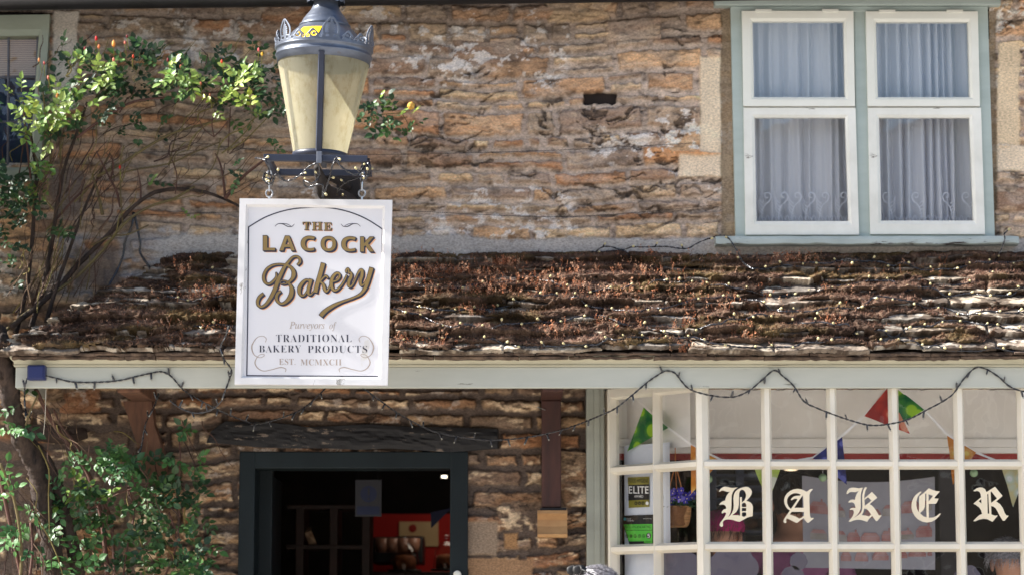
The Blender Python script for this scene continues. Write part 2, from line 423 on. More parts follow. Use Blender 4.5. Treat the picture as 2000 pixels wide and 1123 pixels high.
# dressed stones round the windows
def dressed(poly, c, out=.012, sd=0):
    global C, H
    u0, v0, u1, v1 = poly; m = patch(u0, v0, u1, v1, 5, 60 + sd, 5)
    C = mixn(C, lin3(c) * (0.86 + .26 * fbm(GX * 12, GZ * 12, 500 + sd, 4))[..., None], m * .96)
    H = H * (1 - m) + (out + .003 * n1) * m
def lin3(c): return np.array(lin(c)[:3])
for k, a in enumerate([((1368, 112, 1410, 299), (244, 220, 184)), ((1326, 302, 1428, 346), (240, 216, 182)), ((1947, 82, 1992, 284), (238, 210, 168)), ((1946, 286, 2040, 334), (240, 216, 182)), ((102, 20, 152, 128), (206, 194, 180)), ((108, 128, 150, 218), (212, 202, 186)),
                       ((912, 1018, 972, 1086), (150, 128, 106)), ((914, 1090, 1040, 1160), (158, 120, 84)), ((985, 1040, 1012, 1072), (168, 124, 76))]):
    dressed(a[0], a[1], .014, k)
m = patch(1408, 20, 1436, 475, 4, 90, 3); C = mixn(C, lin3((150, 128, 98)) * (0.8 + .4 * n3)[..., None], m * .85); H = H * (1 - m) + .006 * m
m = patch(1930, 20, 1946, 475, 4, 91, 3); C = mixn(C, lin3((150, 128, 98)) * (0.8 + .4 * n3)[..., None], m * .85); H = H * (1 - m) + .006 * m
m = patch(1141, 182, 1200, 198, 4, 95, 9); C = mixn(C, lin3((24, 16, 18)), m); H = H - m * .05
# cement fillet that seals the canopy to the wall
fv = 482 + (fbm(GX * 3, GX * 0 + 1, 431, 3) - .5) * 26 + sst(470, 330, GU) * 12 + sst(330, 130, GU) * 170
fm = sst(fv - 22 - 14 * sst(500, 300, GU), fv - 16 - 14 * sst(500, 300, GU), GV + (n2 - .5) * 14) * sst(fv + 80, fv + 60, GV) * sst(270, 330, GU)
C = mixn(C, lin3((182, 176, 170)) * (0.85 + .3 * n3)[..., None], fm * .92); H = H * (1 - fm) + fm * (.016 + .004 * n3)
lum = C.mean(-1, keepdims=True); C = np.clip(lum + (C - lum) * .86, .004, .85)
H = H - .012
H = H * (0.25 + 0.75 * np.clip(np.minimum.reduce([np.abs(GU - 1432), np.abs(GU - 95)]) / 12, 0, 1))
BAYX = X(1168, 0, 900); LINT = Z(742)
cu_ = (GU[:-1, :-1] + GU[1:, 1:]) / 2; cv_ = (GV[:-1, :-1] + GV[1:, 1:]) / 2; cx = (GX[:-1, :-1] + GX[1:, 1:]) / 2; cz = (GZ[:-1, :-1] + GZ[1:, 1:]) / 2
keep = np.ones(cu_.shape, bool)
keep &= ~((cu_ > 470) & (cu_ < 912) & (cv_ > 884))
keep &= ~((cx > BAYX) & (cz < 2.58))
keep &= ~((cu_ > 1440) & (cu_ < 1932) & (cv_ > 8) & (cv_ < 462))
keep &= ~((cu_ < 84) & (cv_ > 24) & (cv_ < 318))
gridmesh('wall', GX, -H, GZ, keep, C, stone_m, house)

# plain wall beyond the part with modelled stones (out of the picture)
m_, t_, b_, o_ = nmat('plain_stone')
br = t_.nodes.new('ShaderNodeTexBrick'); tc = t_.nodes.new('ShaderNodeTexCoord'); mp = t_.nodes.new('ShaderNodeMapping'); mp.inputs['Rotation'].default_value = (math.pi / 2, 0, 0)
t_.links.new(tc.outputs['Object'], mp.inputs[0]); t_.links.new(mp.outputs[0], br.inputs[0])
br.inputs['Scale'].default_value = 4; br.inputs['Color1'].default_value = lin((160, 124, 88)); br.inputs['Color2'].default_value = lin((140, 120, 100)); br.inputs['Mortar'].default_value = lin((130, 118, 108)); br.inputs['Mortar Size'].default_value = .03
t_.links.new(br.outputs[0], b_.inputs['Base Color']); b_.inputs['Roughness'].default_value = .9
plain = m_
mb = MB()
DLx, DRx = X(470, 0, 1000), X(912, 0, 1000)
mb.box(-7, -2.545, 0.0, .45, 0, 6.2); mb.box(2.6, 7, 0.0, .45, 2.58, 6.2); mb.box(-2.545, DLx - .02, 0.0, .45, 0, 1.63)
mb.box(DRx + .02, BAYX, .0, .45, 0, 1.63); mb.box(BAYX, 7, .0, .12, 0, .55); mb.box(-2.545, 2.6, .0, .45, 4.39, 6.2)
obj('outer_wall', mb, plain, house)
inner_m = mat('dark_plaster', (46, 36, 32), (30, 24, 22), .9, 6, 0)
white_in = mat('inner_white_paint', (234, 231, 226), (222, 218, 212), .6, 3, .0006)
# wall thickness behind the stone face, in slabs that leave the openings free
mb = MB()
W1, W2, WT, WB = X(1440, 0, 240), X(1932, 0, 240), Z(8), Z(462)
V1, VT, VB = X(84, 0, 170), Z(24), Z(318)
DT = Z(884)
for x0, x1, z0, z1 in [(-2.54, V1, 1.6, VB), (-2.54, V1, VT, 4.4), (V1, DLx, 1.6, 4.4), (DLx, DRx, DT, 4.4), (DRx, BAYX, 1.6, 4.4), (BAYX, W1, 2.6, 4.4), (W1, W2, 2.6, WB), (W1, W2, WT, 4.4), (W2, 2.6, 2.6, 4.4)]:
    mb.box(x0, x1, .035, .30, z0, z1)
obj('wall_core', mb, inner_m, house)
# rooms
mb = MB()
mb.box(-7, 7, 4.4, 4.5, 0, 6.2); mb.box(-7, 7, .3, 4.5, 2.72, 2.9); mb.box(-7, 7, .3, 4.5, 5.3, 5.4); mb.box(-7, -6.9, .3, 4.5, 0, 6); mb.box(6.9, 7, .3, 4.5, 0, 6)
mb.box(-7, 7, .3, 4.5, .02, .35); mb.box(DRx + .25, DRx + .33, .3, 3.3, .1, 2.72)
obj('interior_wall', mb, inner_m, house)

# eaves, gutter and roof (above the frame; they shade the wall)
slate_m = mat('old_slate', (92, 84, 78), (60, 54, 50), .85, 5, .004)
gut_m = mat('black_gutter', (26, 25, 28), (16, 15, 17), .5, 8, .0005)
mb = MB()
za, zb = P(0, 17, -.2).z, P(1400, -2, -.2).z
def roof_slab(y0, z0, y1, z1, th, x0=-7.3, x1=7.3):
    mb.add([(x0, y0, z0), (x1, y0, z0 + .03), (x1, y1, z1), (x0, y1, z1), (x0, y0, z0 + th), (x1, y0, z0 + th + .03), (x1, y1, z1 + th), (x0, y1, z1 + th)],
           [(0, 1, 2, 3), (4, 5, 6, 7), (0, 1, 5, 4), (1, 2, 6, 5), (2, 3, 7, 6), (3, 0, 4, 7)])
roof_slab(-.2, za + .03, 2.4, 6.9, .10); roof_slab(5.0, za + .0, 2.4, 6.9, .10)
obj('roof', mb, slate_m, house)
mb = MB()
mb.tube([P(-400, 26, -.2) + Vector((0, 0, .05)), P(1395, 2, -.2) + Vector((0, 0, .05)), P(2400, -12, -.2) + Vector((0, 0, .05))], .052, 10)
obj('gutter', mb, gut_m, house, smooth=True)
# ================================================================== canopy: stone slates, moss, fascia
EY = -0.60                                   # eave line
TOP = Vector((0, 0.0, Z(503, 0.0))); EAVE = Vector((0, EY, Z(686, EY)))
SL = (TOP - EAVE); SLEN = SL.length; SD = SL.normalized(); SN = Vector((0, -SD.z, SD.y))
slate_v = vcol_mat('stone_slate', 0.95, 90, .40, .003, 160)
da = 0.0045
aa = np.arange(-2.25, 2.75, da); bb = np.arange(-0.042, SLEN + .02, 0.0035)
A, B = np.meshgrid(aa, bb)
bw = B + (fbm(A * 9, B * 3, 601, 3, .62) - .5) * .040 + (fbm(A * 60, B * 3, 602, 2) - .5) * .010 * sst(.04, .09, B) + (fbm(A * 1.3, B * 1, 605, 3) - .5) * .03 + (fbm(A * 40, B * 40, 606, 2) - .5) * .006 * sst(.04, .09, B)
bnds = [0.0, .105, .215, .325, .43, .53, .62, .70, .80]
lev = np.clip(np.searchsorted(np.array(bnds[1:-1]), bw.ravel()).reshape(bw.shape), 0, len(bnds) - 2)
Hs = np.zeros(A.shape); TT = np.ones(A.shape); slab = np.zeros(A.shape, int); edge = np.zeros(A.shape); k0 = 0
rs = random.Random(12)
for L in range(len(bnds) - 1):
    x = -2.4; cuts = []
    while x < 2.8: x += rs.uniform(.16, .48); cuts.append(x)
    cuts = np.array(cuts); axw = A + (fbm(A * 8, B * 20, 620 + L, 2) - .5) * .03
    ji = np.searchsorted(cuts, axw.ravel()).reshape(A.shape)
    m = lev == L
    th_k = .55 if L == 0 else 1.0
    off = np.array([rs.uniform(-.018, .018) for _ in range(len(cuts) + 1)]); th = np.array([rs.uniform(.032, .052) for _ in range(len(cuts) + 1)])
    t = np.clip((bw - bnds[L] + off[ji]) / (bnds[L + 1] - bnds[L]), -.3, 1)
    h = th_k * th[ji] * (1 - .85 * np.clip(t, 0, 1)) * sst(-.02, .02, t)
    TT[m] = t[m]
    cl = np.abs(np.concatenate([[-9], cuts, [9]])[ji] - axw); cr_ = np.abs(np.concatenate([cuts, [9]])[ji] - axw)
    g = sst(0, .008, np.minimum(cl, cr_)); h = h * (.35 + .65 * g)
    Hs[m] = h[m]; slab[m] = (ji + k0)[m]; edge[m] = (1 - np.clip(t, 0, 1))[m]; k0 += len(cuts) + 1
r6 = np.random.default_rng(8)
sp = L3((166, 152, 134), (150, 136, 122), (138, 130, 120), (174, 160, 142), (124, 116, 108))
sc = sp[r6.integers(0, 5, k0 + 5)] * r6.uniform(.75, 1.1, (k0 + 5, 1))
f1 = fbm(A * 14, B * 14, 631, 5, .6); f2 = fbm(A * 5, B * 9, 641, 4, .55); f3 = fbm(A * 55, B * 55, 651, 4, .6)
Cs = sc[slab] * (.55 + .9 * f1)[..., None]
Cs = mixn(Cs, lin3((70, 56, 46)), sst(.44, .58, fbm(A * 16, B * 26, 655, 5, .6)) * .85)
Cs = mixn(Cs, lin3((206, 196, 180)), sst(.62, .70, fbm(A * 20, B * 30, 657, 4)) * .7)
Hs = Hs + (f1 - .5) * .014 + (f3 - .5) * .006
# moss mask: cushions; fewer to the far right and along the lowest edge
mz = fbm(A * 4.5, B * 13, 661, 5, .6) + .045 - .26 * sst(.70, .92, edge) * sst(.38, .62, fbm(A * 9, B * 5, 663, 4)) - .04 * sst(.10, .0, B) + .03 * sst(.2, .5, B)
mz = mz - .05 * sst(.9, 1.9, A) * sst(.55, .2, B) + .05 * sst(-1.0, .3, A) * sst(1.2, .6, A)
moss = sst(.465, .515, mz)
Hm = moss * (.006 + .022 * sst(.47, .68, mz)) * (1 - .5 * sst(.6, .75, B)) + moss * ((f3 - .5) * .016 + (fbm(A * 24, B * 24, 671, 3) - .5) * .012)
mc = L3((102, 83, 70))[0] * np.ones(A.shape + (1,)); 
mc = mixn(mc, lin3((98, 85, 50)), sst(.52, .66, fbm(A * 4, B * 10, 681, 4)) * .58)
mc = mixn(mc, lin3((126, 104, 90)), sst(.5, .7, fbm(A * 7, B * 12, 691, 4)) * .6)
mc = mixn(mc, lin3((48, 38, 34)), sst(.5, .64, fbm(A * 10, B * 10, 695, 4)) * .6)
mc = mc * (.6 + .8 * f3)[..., None]
def hipx(b): return -2.075 + (b / SLEN) * .66            # left hip: the roof narrows upward
hx = hipx(B) + (fbm(A * 0 + 3, B * 22, 701, 2) - .5) * .10 + (lev % 2) * .02
hk = (A > hx) & (A < 2.70)
Hs = np.where(hk, Hs, 0)
rag = (B > .03) | (TT > -.03)
kk = hk & rag
keepf = kk[:-1, :-1] & kk[1:, 1:] & kk[:-1, 1:] & kk[1:, :-1]
i0 = np.argmax((TT > -.02) & (B > -.05), axis=0)             # eave: fold the edge down as a skirt
Bed = B[i0, np.arange(B.shape[1])]; front = B < Bed[None, :]
Bg = np.where(front, Bed[None, :], B); Hs = np.where(front, -.004, Hs); moss = np.where(front, 0, moss); Hm = np.where(front, 0, Hm)
near_f = (B >= Bed[None, :] - .008)
keepf = hk[:-1, :-1] & hk[1:, 1:] & near_f[:-1, :-1]
def rp(A, B, Hh):
    B = Bg + 0 * A
    B = B - .75 * np.maximum(Hh, 0)          # the slates overhang the course below
    return A, EAVE.y + SD.y * B + SN.y * Hh, EAVE.z + SD.z * B + SN.z * Hh
Xs, Ys, Zs_ = rp(A, B, Hs)
mcx = Cs
ro = gridmesh('canopy_roof', Xs, Ys, Zs_, keepf, np.clip(Cs, .005, .8), slate_v, house)
Xm, Ym, Zm = rp(A, B, Hs + np.where(moss > .02, Hm, -.004))
mk = keepf & (moss[:-1, :-1] > .05)
moss_m = vcol_mat('moss', 1.0, 220, .55, .006, 260, spec=.1)
mo = gridmesh('moss', Xm, Ym, Zm, mk, np.clip(mc, .002, .6), moss_m, None, smooth=False)
tag(mo, 'dark brown and olive moss cushions growing over the stone slate canopy', 'moss', kind='stuff')
# fuzz of the moss: tiny upright blades and crumbs
def on_roof(a, b, h=0.0):
    j = int((a - aa[0]) / da); i = int((b - bb[0]) / .0035); i = min(max(i, 0), len(bb) - 1); j = min(max(j, 0), len(aa) - 1)
    hh = Hs[i, j] + (Hm[i, j] if moss[i, j] > .05 else 0) + h
    b = b - .75 * max(hh - h, 0)
    return Vector((a, EAVE.y + SD.y * b + SN.y * hh, EAVE.z + SD.z * b + SN.z * hh)), moss[i, j], mc[i, j]
def tris(name, P0, col, size, m, label, cat, aspect=2.2, parent=None, up=Vector((0, -.5, .85))):
    n = len(P0); d1 = RNG.normal(size=(n, 3)); d1 /= np.linalg.norm(d1, axis=1)[:, None]
    d2 = RNG.normal(size=(n, 3)) * .55 + np.array(up); d2 /= np.linalg.norm(d2, axis=1)[:, None]
    s = size * RNG.uniform(.6, 1.5, n)[:, None]
    v = np.empty((n, 3, 3)); v[:, 0] = P0 - d1 * s * .5; v[:, 1] = P0 + d1 * s * .5; v[:, 2] = P0 + d2 * s * aspect
    v = v.reshape(-1, 3); base = np.array([v[:, 0].mean(), v[:, 1].mean(), v[:, 2].min()])
    me = bpy.data.meshes.new(name); me.vertices.add(n * 3); me.vertices.foreach_set('co', (v - base).ravel())
    me.loops.add(n * 3); me.loops.foreach_set('vertex_index', np.arange(n * 3)); me.polygons.add(n)
    me.polygons.foreach_set('loop_start', np.arange(0, n * 3, 3)); me.polygons.foreach_set('loop_total', np.full(n, 3)); me.update(calc_edges=True)
    ca = me.color_attributes.new('Col', 'FLOAT_COLOR', 'POINT'); c4 = np.ones((n * 3, 4), np.float32); c4[:, :3] = np.repeat(col, 3, 0); ca.data.foreach_set('color', c4.ravel())
    me.materials.append(m); o = bpy.data.objects.new(name, me); COL.objects.link(o); o.location = Vector(base) - wloc(parent)
    if parent: o.parent = parent
    if label: tag(o, label, cat, kind='stuff')
    WL[o.name] = Vector(base); return o
pts = []; cols = []
rm = random.Random(3)
while len(pts) < 52000:
    a = rm.uniform(-2.1, 2.6); b = rm.uniform(0, SLEN)
    if a < hipx(b): continue
    p, mm, c = on_roof(a, b)
    if mm < .3: continue
    k = rm.uniform(.55, 1.75); pts.append(p); cols.append((c[0] * k * 1.15, c[1] * k, c[2] * k))
fz_m = vcol_mat('moss_fuzz', 1.0, 200, .3, 0, trans=.25, spec=.1)
tris('moss_shoots', np.array([tuple(p) for p in pts]), np.clip(np.array(cols), 0, .7), .0045, fz_m, None, None, parent=mo)
# dry orange stonecrop, in drifts
mb = MB(); pts = []; cols = []
oc = L3((206, 144, 108), (182, 118, 86), (222, 170, 138), (134, 90, 68), (194, 156, 130))
def drift(a, b, n, ra, rb, hh=.035):
    for _ in range(int(n * .75)):
        x = rm.gauss(a, ra); y = rm.gauss(b, rb)
        if y < -.01 or y > SLEN or x < hipx(max(y, 0)) or x > 2.6: continue
        p, mm, c = on_roof(x, min(max(y, 0), SLEN - .01))
        h = rm.uniform(.4, 1.2) * hh; q = p + Vector((rm.uniform(-.4, .4) * h, rm.uniform(-.5, .1) * h, h))
        cc = oc[rm.randrange(5)] * rm.uniform(.7, 1.2)
        if rm.random() < .35: mb.tube([p, (p + q) / 2 + Vector((rm.uniform(-1, 1) * .004, 0, 0)), q], .0008, 3, col=tuple(cc * .7), cap=False)
        for _k in range(rm.randint(3, 8)):
            t = rm.uniform(.2, 1.05); pts.append(tuple(p * (1 - t) + q * t + Vector((rm.uniform(-1, 1), rm.uniform(-1, 1), rm.uniform(-1, 1))) * .006)); cols.append(tuple(cc * rm.uniform(.7, 1.25)))
def at_roof(u, v):
    q = PP(u, v, EAVE, SN); return q.x, (q - EAVE).dot(SD)
for (u, v, n, ru, rb) in [(800, 555, 150, .10, .05), (880, 545, 220, .12, .03), (985, 530, 110, .035, .02), (950, 580, 230, .16, .04), (790, 510, 70, .08, .03), (410, 590, 190, .09, .05), (360, 545, 40, .02, .03), (440, 640, 100, .10, .04),
                          (1100, 545, 120, .22, .03), (1180, 590, 150, .22, .04), (1060, 570, 120, .12, .03), (930, 620, 50, .03, .02), (1280, 555, 90, .10, .03), (1380, 610, 60, .10, .03), (1210, 640, 60, .06, .03), (1335, 690, 45, .015, .02),
                          (1090, 660, 60, .05, .02), (1340, 640, 60, .03, .03), (1455, 660, 60, .03, .02), (800, 670, 90, .08, .02), (1620, 640, 25, .02, .02), (1560, 520, 90, .05, .015), (1265, 510, 30, .02, .04), (1500, 590, 40, .2, .05), (1740, 540, 25, .2, .04), (1390, 520, 60, .15, .02), (1100, 480, 10, .3, .02), (350, 660, 50, .2, .03)]:
    a, b = at_roof(u, v); drift(a, b, n, ru, rb)
ss = obj('dried_stonecrop', mb, fz_m, None)
tag(ss, 'dry orange stonecrop stems in drifts over the mossy slates', 'stonecrop', kind='stuff')
sc_m = vcol_mat('stonecrop', .8, 200, .2, 0, trans=.35, spec=.3)
tris('stonecrop_leaves', np.array(pts), np.clip(np.array(cols), 0, .8), .0052, sc_m, None, None, 1.3, ss)
# underlay, hip side and underside
wood_d = mat('dark_timber', (58, 44, 36), (36, 28, 24), .85, 8, .001)
mb = MB()
e0 = EAVE - SN * .012; t0 = TOP - SN * .012
mb.add([(-2.06, e0.y + .03, e0.z), (2.7, e0.y + .03, e0.z), (2.7, t0.y, t0.z), (-1.42, t0.y, t0.z), (-2.06, -.01, e0.z), (2.7, -.01, e0.z)], [(0, 1, 2, 3), (0, 3, 4), (0, 1, 5, 4), (1, 2, 5)])
obj('canopy_underlay', mb, wood_d, house)
# second, lower layer of eave slates (doubled edge, coloured dark as a shadowed gap)
mb = MB(); rq = random.Random(4)
for layer in range(2):
    x = -2.09 + layer * .1
    while x < 2.7:
        L = rq.uniform(.12, .5); n = max(3, int(L / .02)); y0 = EY + .004 + layer * .016 + rq.uniform(-.012, .012); zt_ = EAVE.z - .002 - layer * .013; th_ = rq.uniform(.009, .015); vs = []
        for i in range(n + 1):
            xx = x + (L - .004) * i / n; j1 = y0 + rq.uniform(-.007, .007); j2 = rq.uniform(-.003, .003)
            vs += [(xx, j1 + .006, zt_ + j2), (xx, j1, zt_ - th_ * .4), (xx, j1 + rq.uniform(.0, .010), zt_ - th_ + j2), (xx, y0 + .25, zt_ - th_), (xx, y0 + .25, zt_)]
        mb.add(vs, [(i * 5 + k, i * 5 + (k + 1) % 5, i * 5 + 5 + (k + 1) % 5, i * 5 + 5 + k) for i in range(n) for k in range(5)] + [(0, 1, 2, 3, 4), tuple(n * 5 + k for k in range(5))]); x += L
und = mat('eave_slate', (112, 94, 80), (46, 36, 32), .95, 20, .004, detail=8)
obj('eave_slates', mb, und, house)
# fascia
fas_m = mat('grey_green_paint', (188, 190, 180), (178, 181, 171), .5, 2.2, .0004, stretch=(1, 1, 5), chips=(120, 120, 108), chip_amt=.66, chip_scale=9, chip_stretch=(.5, 1, 4))
fas_b = mat('stone_green_paint', (192, 188, 166), (172, 168, 146), .5, 3, .0004, stretch=(1, 1, 6), chips=(116, 110, 92), chip_amt=.66, chip_scale=8, chip_stretch=(.3, 1, 6))
FY = -0.52
z0, z1, z2 = Z(757, FY), Z(716, FY), Z(694, FY)
xl = X(30, FY, 735)
mb = MB(); mb.bbox(xl, 2.8, FY, FY + .035, z0, z1, .004)
obj('fascia', mb, fas_m, house)
mb = MB()
prof = [(FY + .0, z1 + .0005), (FY - .008, z1 + .0005), (FY - .010, z1 + .006), (FY - .006, z1 + .010), (FY - .010, z1 + .018), (FY - .022, z1 + .030), (FY - .034, z1 + .036), (FY - .036, z2 + .002), (FY + .03, z2 + .002), (FY + .03, z1 + .0005)]
xa = X(22, FY, 705); k = len(prof)
mb.add([(xa + (0 if y < FY - .02 else .012), y, z) for y, z in prof] + [(2.8, y, z) for y, z in prof], [(i, (i + 1) % k, k + (i + 1) % k, k + i) for i in range(k)] + [tuple(range(k))[::-1], tuple(range(k, 2 * k))])
obj('cornice', mb, fas_b, house)
mb = MB(); mb.box(xl, xl + .03, FY + .036, -.02, z0, z1 + .03); obj('fascia_return', mb, fas_m, house)
mb = MB(); mb.box(xl + .031, 2.8, FY + .0355, -.012, z1 - .0, z1 + .012); obj('soffit', mb, wood_d, house)

# ================================================================== lintel, timber brackets, corbels
blk = mat('black_tar_paint', (30, 29, 31), (17, 16, 18), .7, 9, .003, stretch=(1, 1, 3), chips=(116, 103, 92), chip_amt=.60, chip_scale=9, chip_stretch=(1, 1, 4))
def rough_beam(pts, yf, yb, seg=1, jit=.004, sd=1):
    """front outline in pixels -> thick, slightly rounded slab"""
    r = random.Random(sd); m = MB(); n = len(pts)
    ring = [P(u, v, yf) for u, v in pts]; c = sum(ring, Vector()) / n
    ins = [p + (c - p).normalized() * .008 for p in ring]
    vs = [tuple(p + Vector((0, r.uniform(0, jit), 0))) for p in ins] + [(p.x, yf + .008, p.z) for p in ring] + [(p.x, yb, p.z) for p in ring]
    fs = [tuple(range(n))] + [(i + k * n, (i + 1) % n + k * n, (i + 1) % n + (k + 1) * n, i + (k + 1) * n) for k in range(2) for i in range(n)]
    return m.add(vs, fs)
top = [(400, 868), (412, 840), (440, 821), (500, 822), (560, 826), (600, 832), (650, 830), (720, 826), (770, 830), (830, 832), (900, 833), (975, 836)]
bot = [(976, 876), (930, 880), (880, 884), (820, 880), (760, 876), (700, 879), (640, 876), (560, 876), (500, 874), (450, 868), (425, 866)]
# build the lintel as a strip so that the front stays lumpy
mb = MB(); n = 130; tv = np.interp(np.linspace(400, 976, n), [p[0] for p in top], [p[1] for p in top]); bv = np.interp(np.linspace(400, 976, n), [p[0] for p in bot[::-1]], [p[1] for p in bot[::-1]])
uu = np.linspace(400, 976, n); rows = 12; vs = []
for i in range(n):
    for j in range(rows):
        t = j / (rows - 1); v = tv[i] * (1 - t) + bv[i] * t
        yq = -.040 + .018 * (float(fbm(np.array(uu[i] * .03), np.array(v * .12), 77, 3)) - .5)
        if j in (0, rows - 1) or i in (0, n - 1): yq = .05
        elif j in (1, rows - 2): yq = -.036; v = (tv[i] + 1.5) if j == 1 else (bv[i] - 1.5)
        vs.append(tuple(P(uu[i], v, yq)))
mb.add(vs, [(i * rows + j, (i + 1) * rows + j, (i + 1) * rows + j + 1, i * rows + j + 1) for i in range(n - 1) for j in range(rows - 1)])
obj('lintel', mb, blk, house)
brn = mat('red_brown_timber', (74, 42, 34), (48, 28, 24), .6, 4, .0008, stretch=(5, 5, 1))
brn2 = mat('worn_brown_timber', (112, 78, 58), (72, 48, 38), .75, 5, .001, stretch=(5, 5, 1))
corb = mat('honey_stone', (182, 144, 100), (156, 118, 80), .9, 9, .0015)
br1 = thing('canopy_bracket', P(1078, 990, -.05), 'straight red-brown timber canopy post standing on a honey stone corbel right of the door', 'bracket')
mb = MB(); xa, xb = X(1058, -.1, 880), X(1096, -.1, 880)
mb.bbox(xa, xb, -.10, -.012, Z(990, -.1), Z(781, -.1), .006); obj('post', mb, brn, br1)
mb = MB(); mb.bbox(xa - .003, xb + .003, -.475, -.012, Z(780.5, -.1), z1 - .003, .006); obj('cross_beam', mb, brn, br1)
mb = MB(); mb.tube([(xa + .015, -.103, Z(800, -.1)), (xa - .018, -.14, Z(796, -.1))], .002, 5); obj('nail', mb, mat('steel', (190, 190, 190), rough=.35, metal=.8), br1)
mb = MB(); cx0, cx1 = X(1050, -.12, 1010), X(1108, -.12, 1010); prof = []
for t, yq in [(0, -.13), (.12, -.135), (.2, -.12), (.35, -.105), (.6, -.112), (.8, -.13), (.9, -.14), (1, -.13)]: prof.append((yq, Z(996 + 52 * t, -.12)))
vs = [(cx0, y, z) for y, z in prof] + [(cx1, y, z) for y, z in prof] + [(cx0 + .0, .02, prof[0][1]), (cx1, .02, prof[0][1]), (cx0, .02, prof[-1][1]), (cx1, .02, prof[-1][1])]
k = len(prof); mb.add(vs, [(i, i + 1, k + i + 1, k + i) for i in range(k - 1)] + [(0, k, 2 * k + 1, 2 * k), (k - 1, 2 * k - 1, 2 * k + 3, 2 * k + 2), tuple(range(k)) + (2 * k + 2, 2 * k), tuple(range(k, 2 * k)) + (2 * k + 3, 2 * k + 1)])
obj('corbel', mb, corb, br1)
mb = MB(); mb.box(X(1055, -.1, 990), X(1106, -.1, 990), -.115, 0, Z(996, -.12) + .0005, Z(991, -.12)); obj('lead_pad', mb, gut_m, br1)
br2 = thing('canopy_bracket', P(300, 1000, -.05), 'curved worn timber canopy bracket behind the rose left of the door', 'bracket')
mb = MB(); cl = [(268, 783), (278, 830), (288, 870), (296, 905), (306, 936)]; ww = [56, 46, 38, 34, 26]
ring_l = [P(c[0] - w_ / 2, c[1], -.10) for c, w_ in zip(cl, ww)]; ring_r = [P(c[0] + w_ / 2 + (8 if i > 1 else 0), c[1], -.10) for i, (c, w_) in enumerate(zip(cl, ww))]
k = len(cl); vs = [tuple(p) for p in ring_l + ring_r] + [(p.x, 0, p.z) for p in ring_l + ring_r]
fs = [(i, i + 1, k + i + 1, k + i) for i in range(k - 1)] + [(i, i + 1, 2 * k + i + 1, 2 * k + i) for i in range(k - 1)] + [(k + i, k + i + 1, 3 * k + i + 1, 3 * k + i) for i in range(k - 1)] + [(0, k, 3 * k, 2 * k), (k - 1, 2 * k - 1, 4 * k - 1, 3 * k - 1)]
mb.add(vs, fs); obj('brace', mb, brn2, br2)
mb = MB(); mb.bbox(X(256, -.1, 780), X(300, -.1, 780), -.475, -.01, Z(782, -.1), z1 - .003, .006); obj('cross_beam', mb, brn2, br2)
mb = MB(); mb.bbox(X(281, -.1, 1015), X(326, -.1, 1015), -.11, .01, Z(1036, -.1), Z(1002, -.1), .01); obj('corbel', mb, mat('grey_corbel', (150, 136, 110), rough=.9), br2)
# render ledge on the left
mb = MB(); mb.tube([P(45, 848, -.02), P(90, 846, -.03), P(135, 850, -.03), P(170, 845, -.015)], [.03, .036, .036, .02], 8, 4, jitter=.12); obj('timber_stub', mb, wood_d, house)
# ================================================================== upper window (right), with net curtains
frm_g = mat('blue_grey_paint', (174, 186, 180), (162, 174, 168), .5, 3, .0004, stretch=(1, 1, 4), chips=(120, 128, 124), chip_amt=.70, chip_scale=14, chip_stretch=(1, 1, 3))
sill_g = mat('flaking_sill_paint', (176, 186, 182), (156, 166, 162), .6, 6, .0015, chips=(70, 64, 60), chip_amt=.60, chip_scale=11, chip_stretch=(.35, 1, 3))
frm_w = mat('cream_white_paint', (232, 232, 222), (220, 220, 208), .45, 3, .0004, chips=(150, 144, 132), chip_amt=.74, chip_scale=16, chip_stretch=(.5, 1, 2))
frm_f = mat('flaking_white_paint', (232, 232, 224), (214, 214, 204), .5, 5, .0012, chips=(110, 102, 94), chip_amt=.635, chip_scale=11, chip_stretch=(.45, 1, 2))
glass = glass_mat('window_glass', 3.0)
glass_s = glass_mat('shop_glass', 1.8, wav=.006)
uw = thing('window', P(1690, 466, -.02), None, None); uw.parent = house; uw.location = P(1690, 466, -.02) - wloc(house)
def bar(mb, u0, v0, u1, v1, y0, y1, b=.004):
    """box whose front (plane y0) covers a pixel box; leaning sides are averaged"""
    um, vm = (u0 + u1) / 2, (v0 + v1) / 2
    a, c = P(u0, vm, y0), P(u1, vm, y0); t, q = P(um, v0, y0), P(um, v1, y0)
    return mb.bbox(a.x, c.x, y0, y1, q.z, t.z, b)
def frame4(mb, tl, tr, br_, bl, wl, wt, wr, wb, y0, y1, ch=.006):
    """mitred frame from four photo corners; widths in px"""
    def ins(p, du, dv): return (p[0] + du, p[1] + dv)
    o = [tl, tr, br_, bl]; i = [ins(tl, wl, wt), ins(tr, -wr, wt), ins(br_, -wr, -wb), ins(bl, wl, -wb)]
    m_ = [ins(tl, wl * .72, wt * .72), ins(tr, -wr * .72, wt * .72), ins(br_, -wr * .72, -wb * .72), ins(bl, wl * .72, -wb * .72)]
    vs = [tuple(P(*p, y0)) for p in o] + [tuple(P(*p, y0)) for p in m_] + [(P(*p, y0).x, y0 + ch, P(*p, y0).z) for p in i] + [(P(*p, y0).x, y1, P(*p, y0).z) for p in i] + [(P(*p, y0).x, y1, P(*p, y0).z) for p in o]
    fs = []
    for a in range(4):
        b = (a + 1) % 4
        for k in range(4): fs.append((a + 4 * k, b + 4 * k, b + 4 * k + 4, a + 4 * k + 4))
        fs.append((a + 16, b + 16, b, a))
    return mb.add(vs, fs)
mb = MB(); frame4(mb, (1427, 14), (1929, 14), (1943, 466), (1437, 466), 26, 10, 26, 8, -.030, .06, .003)
bar(mb, 1672, 20, 1697, 466, -.0275, .06)
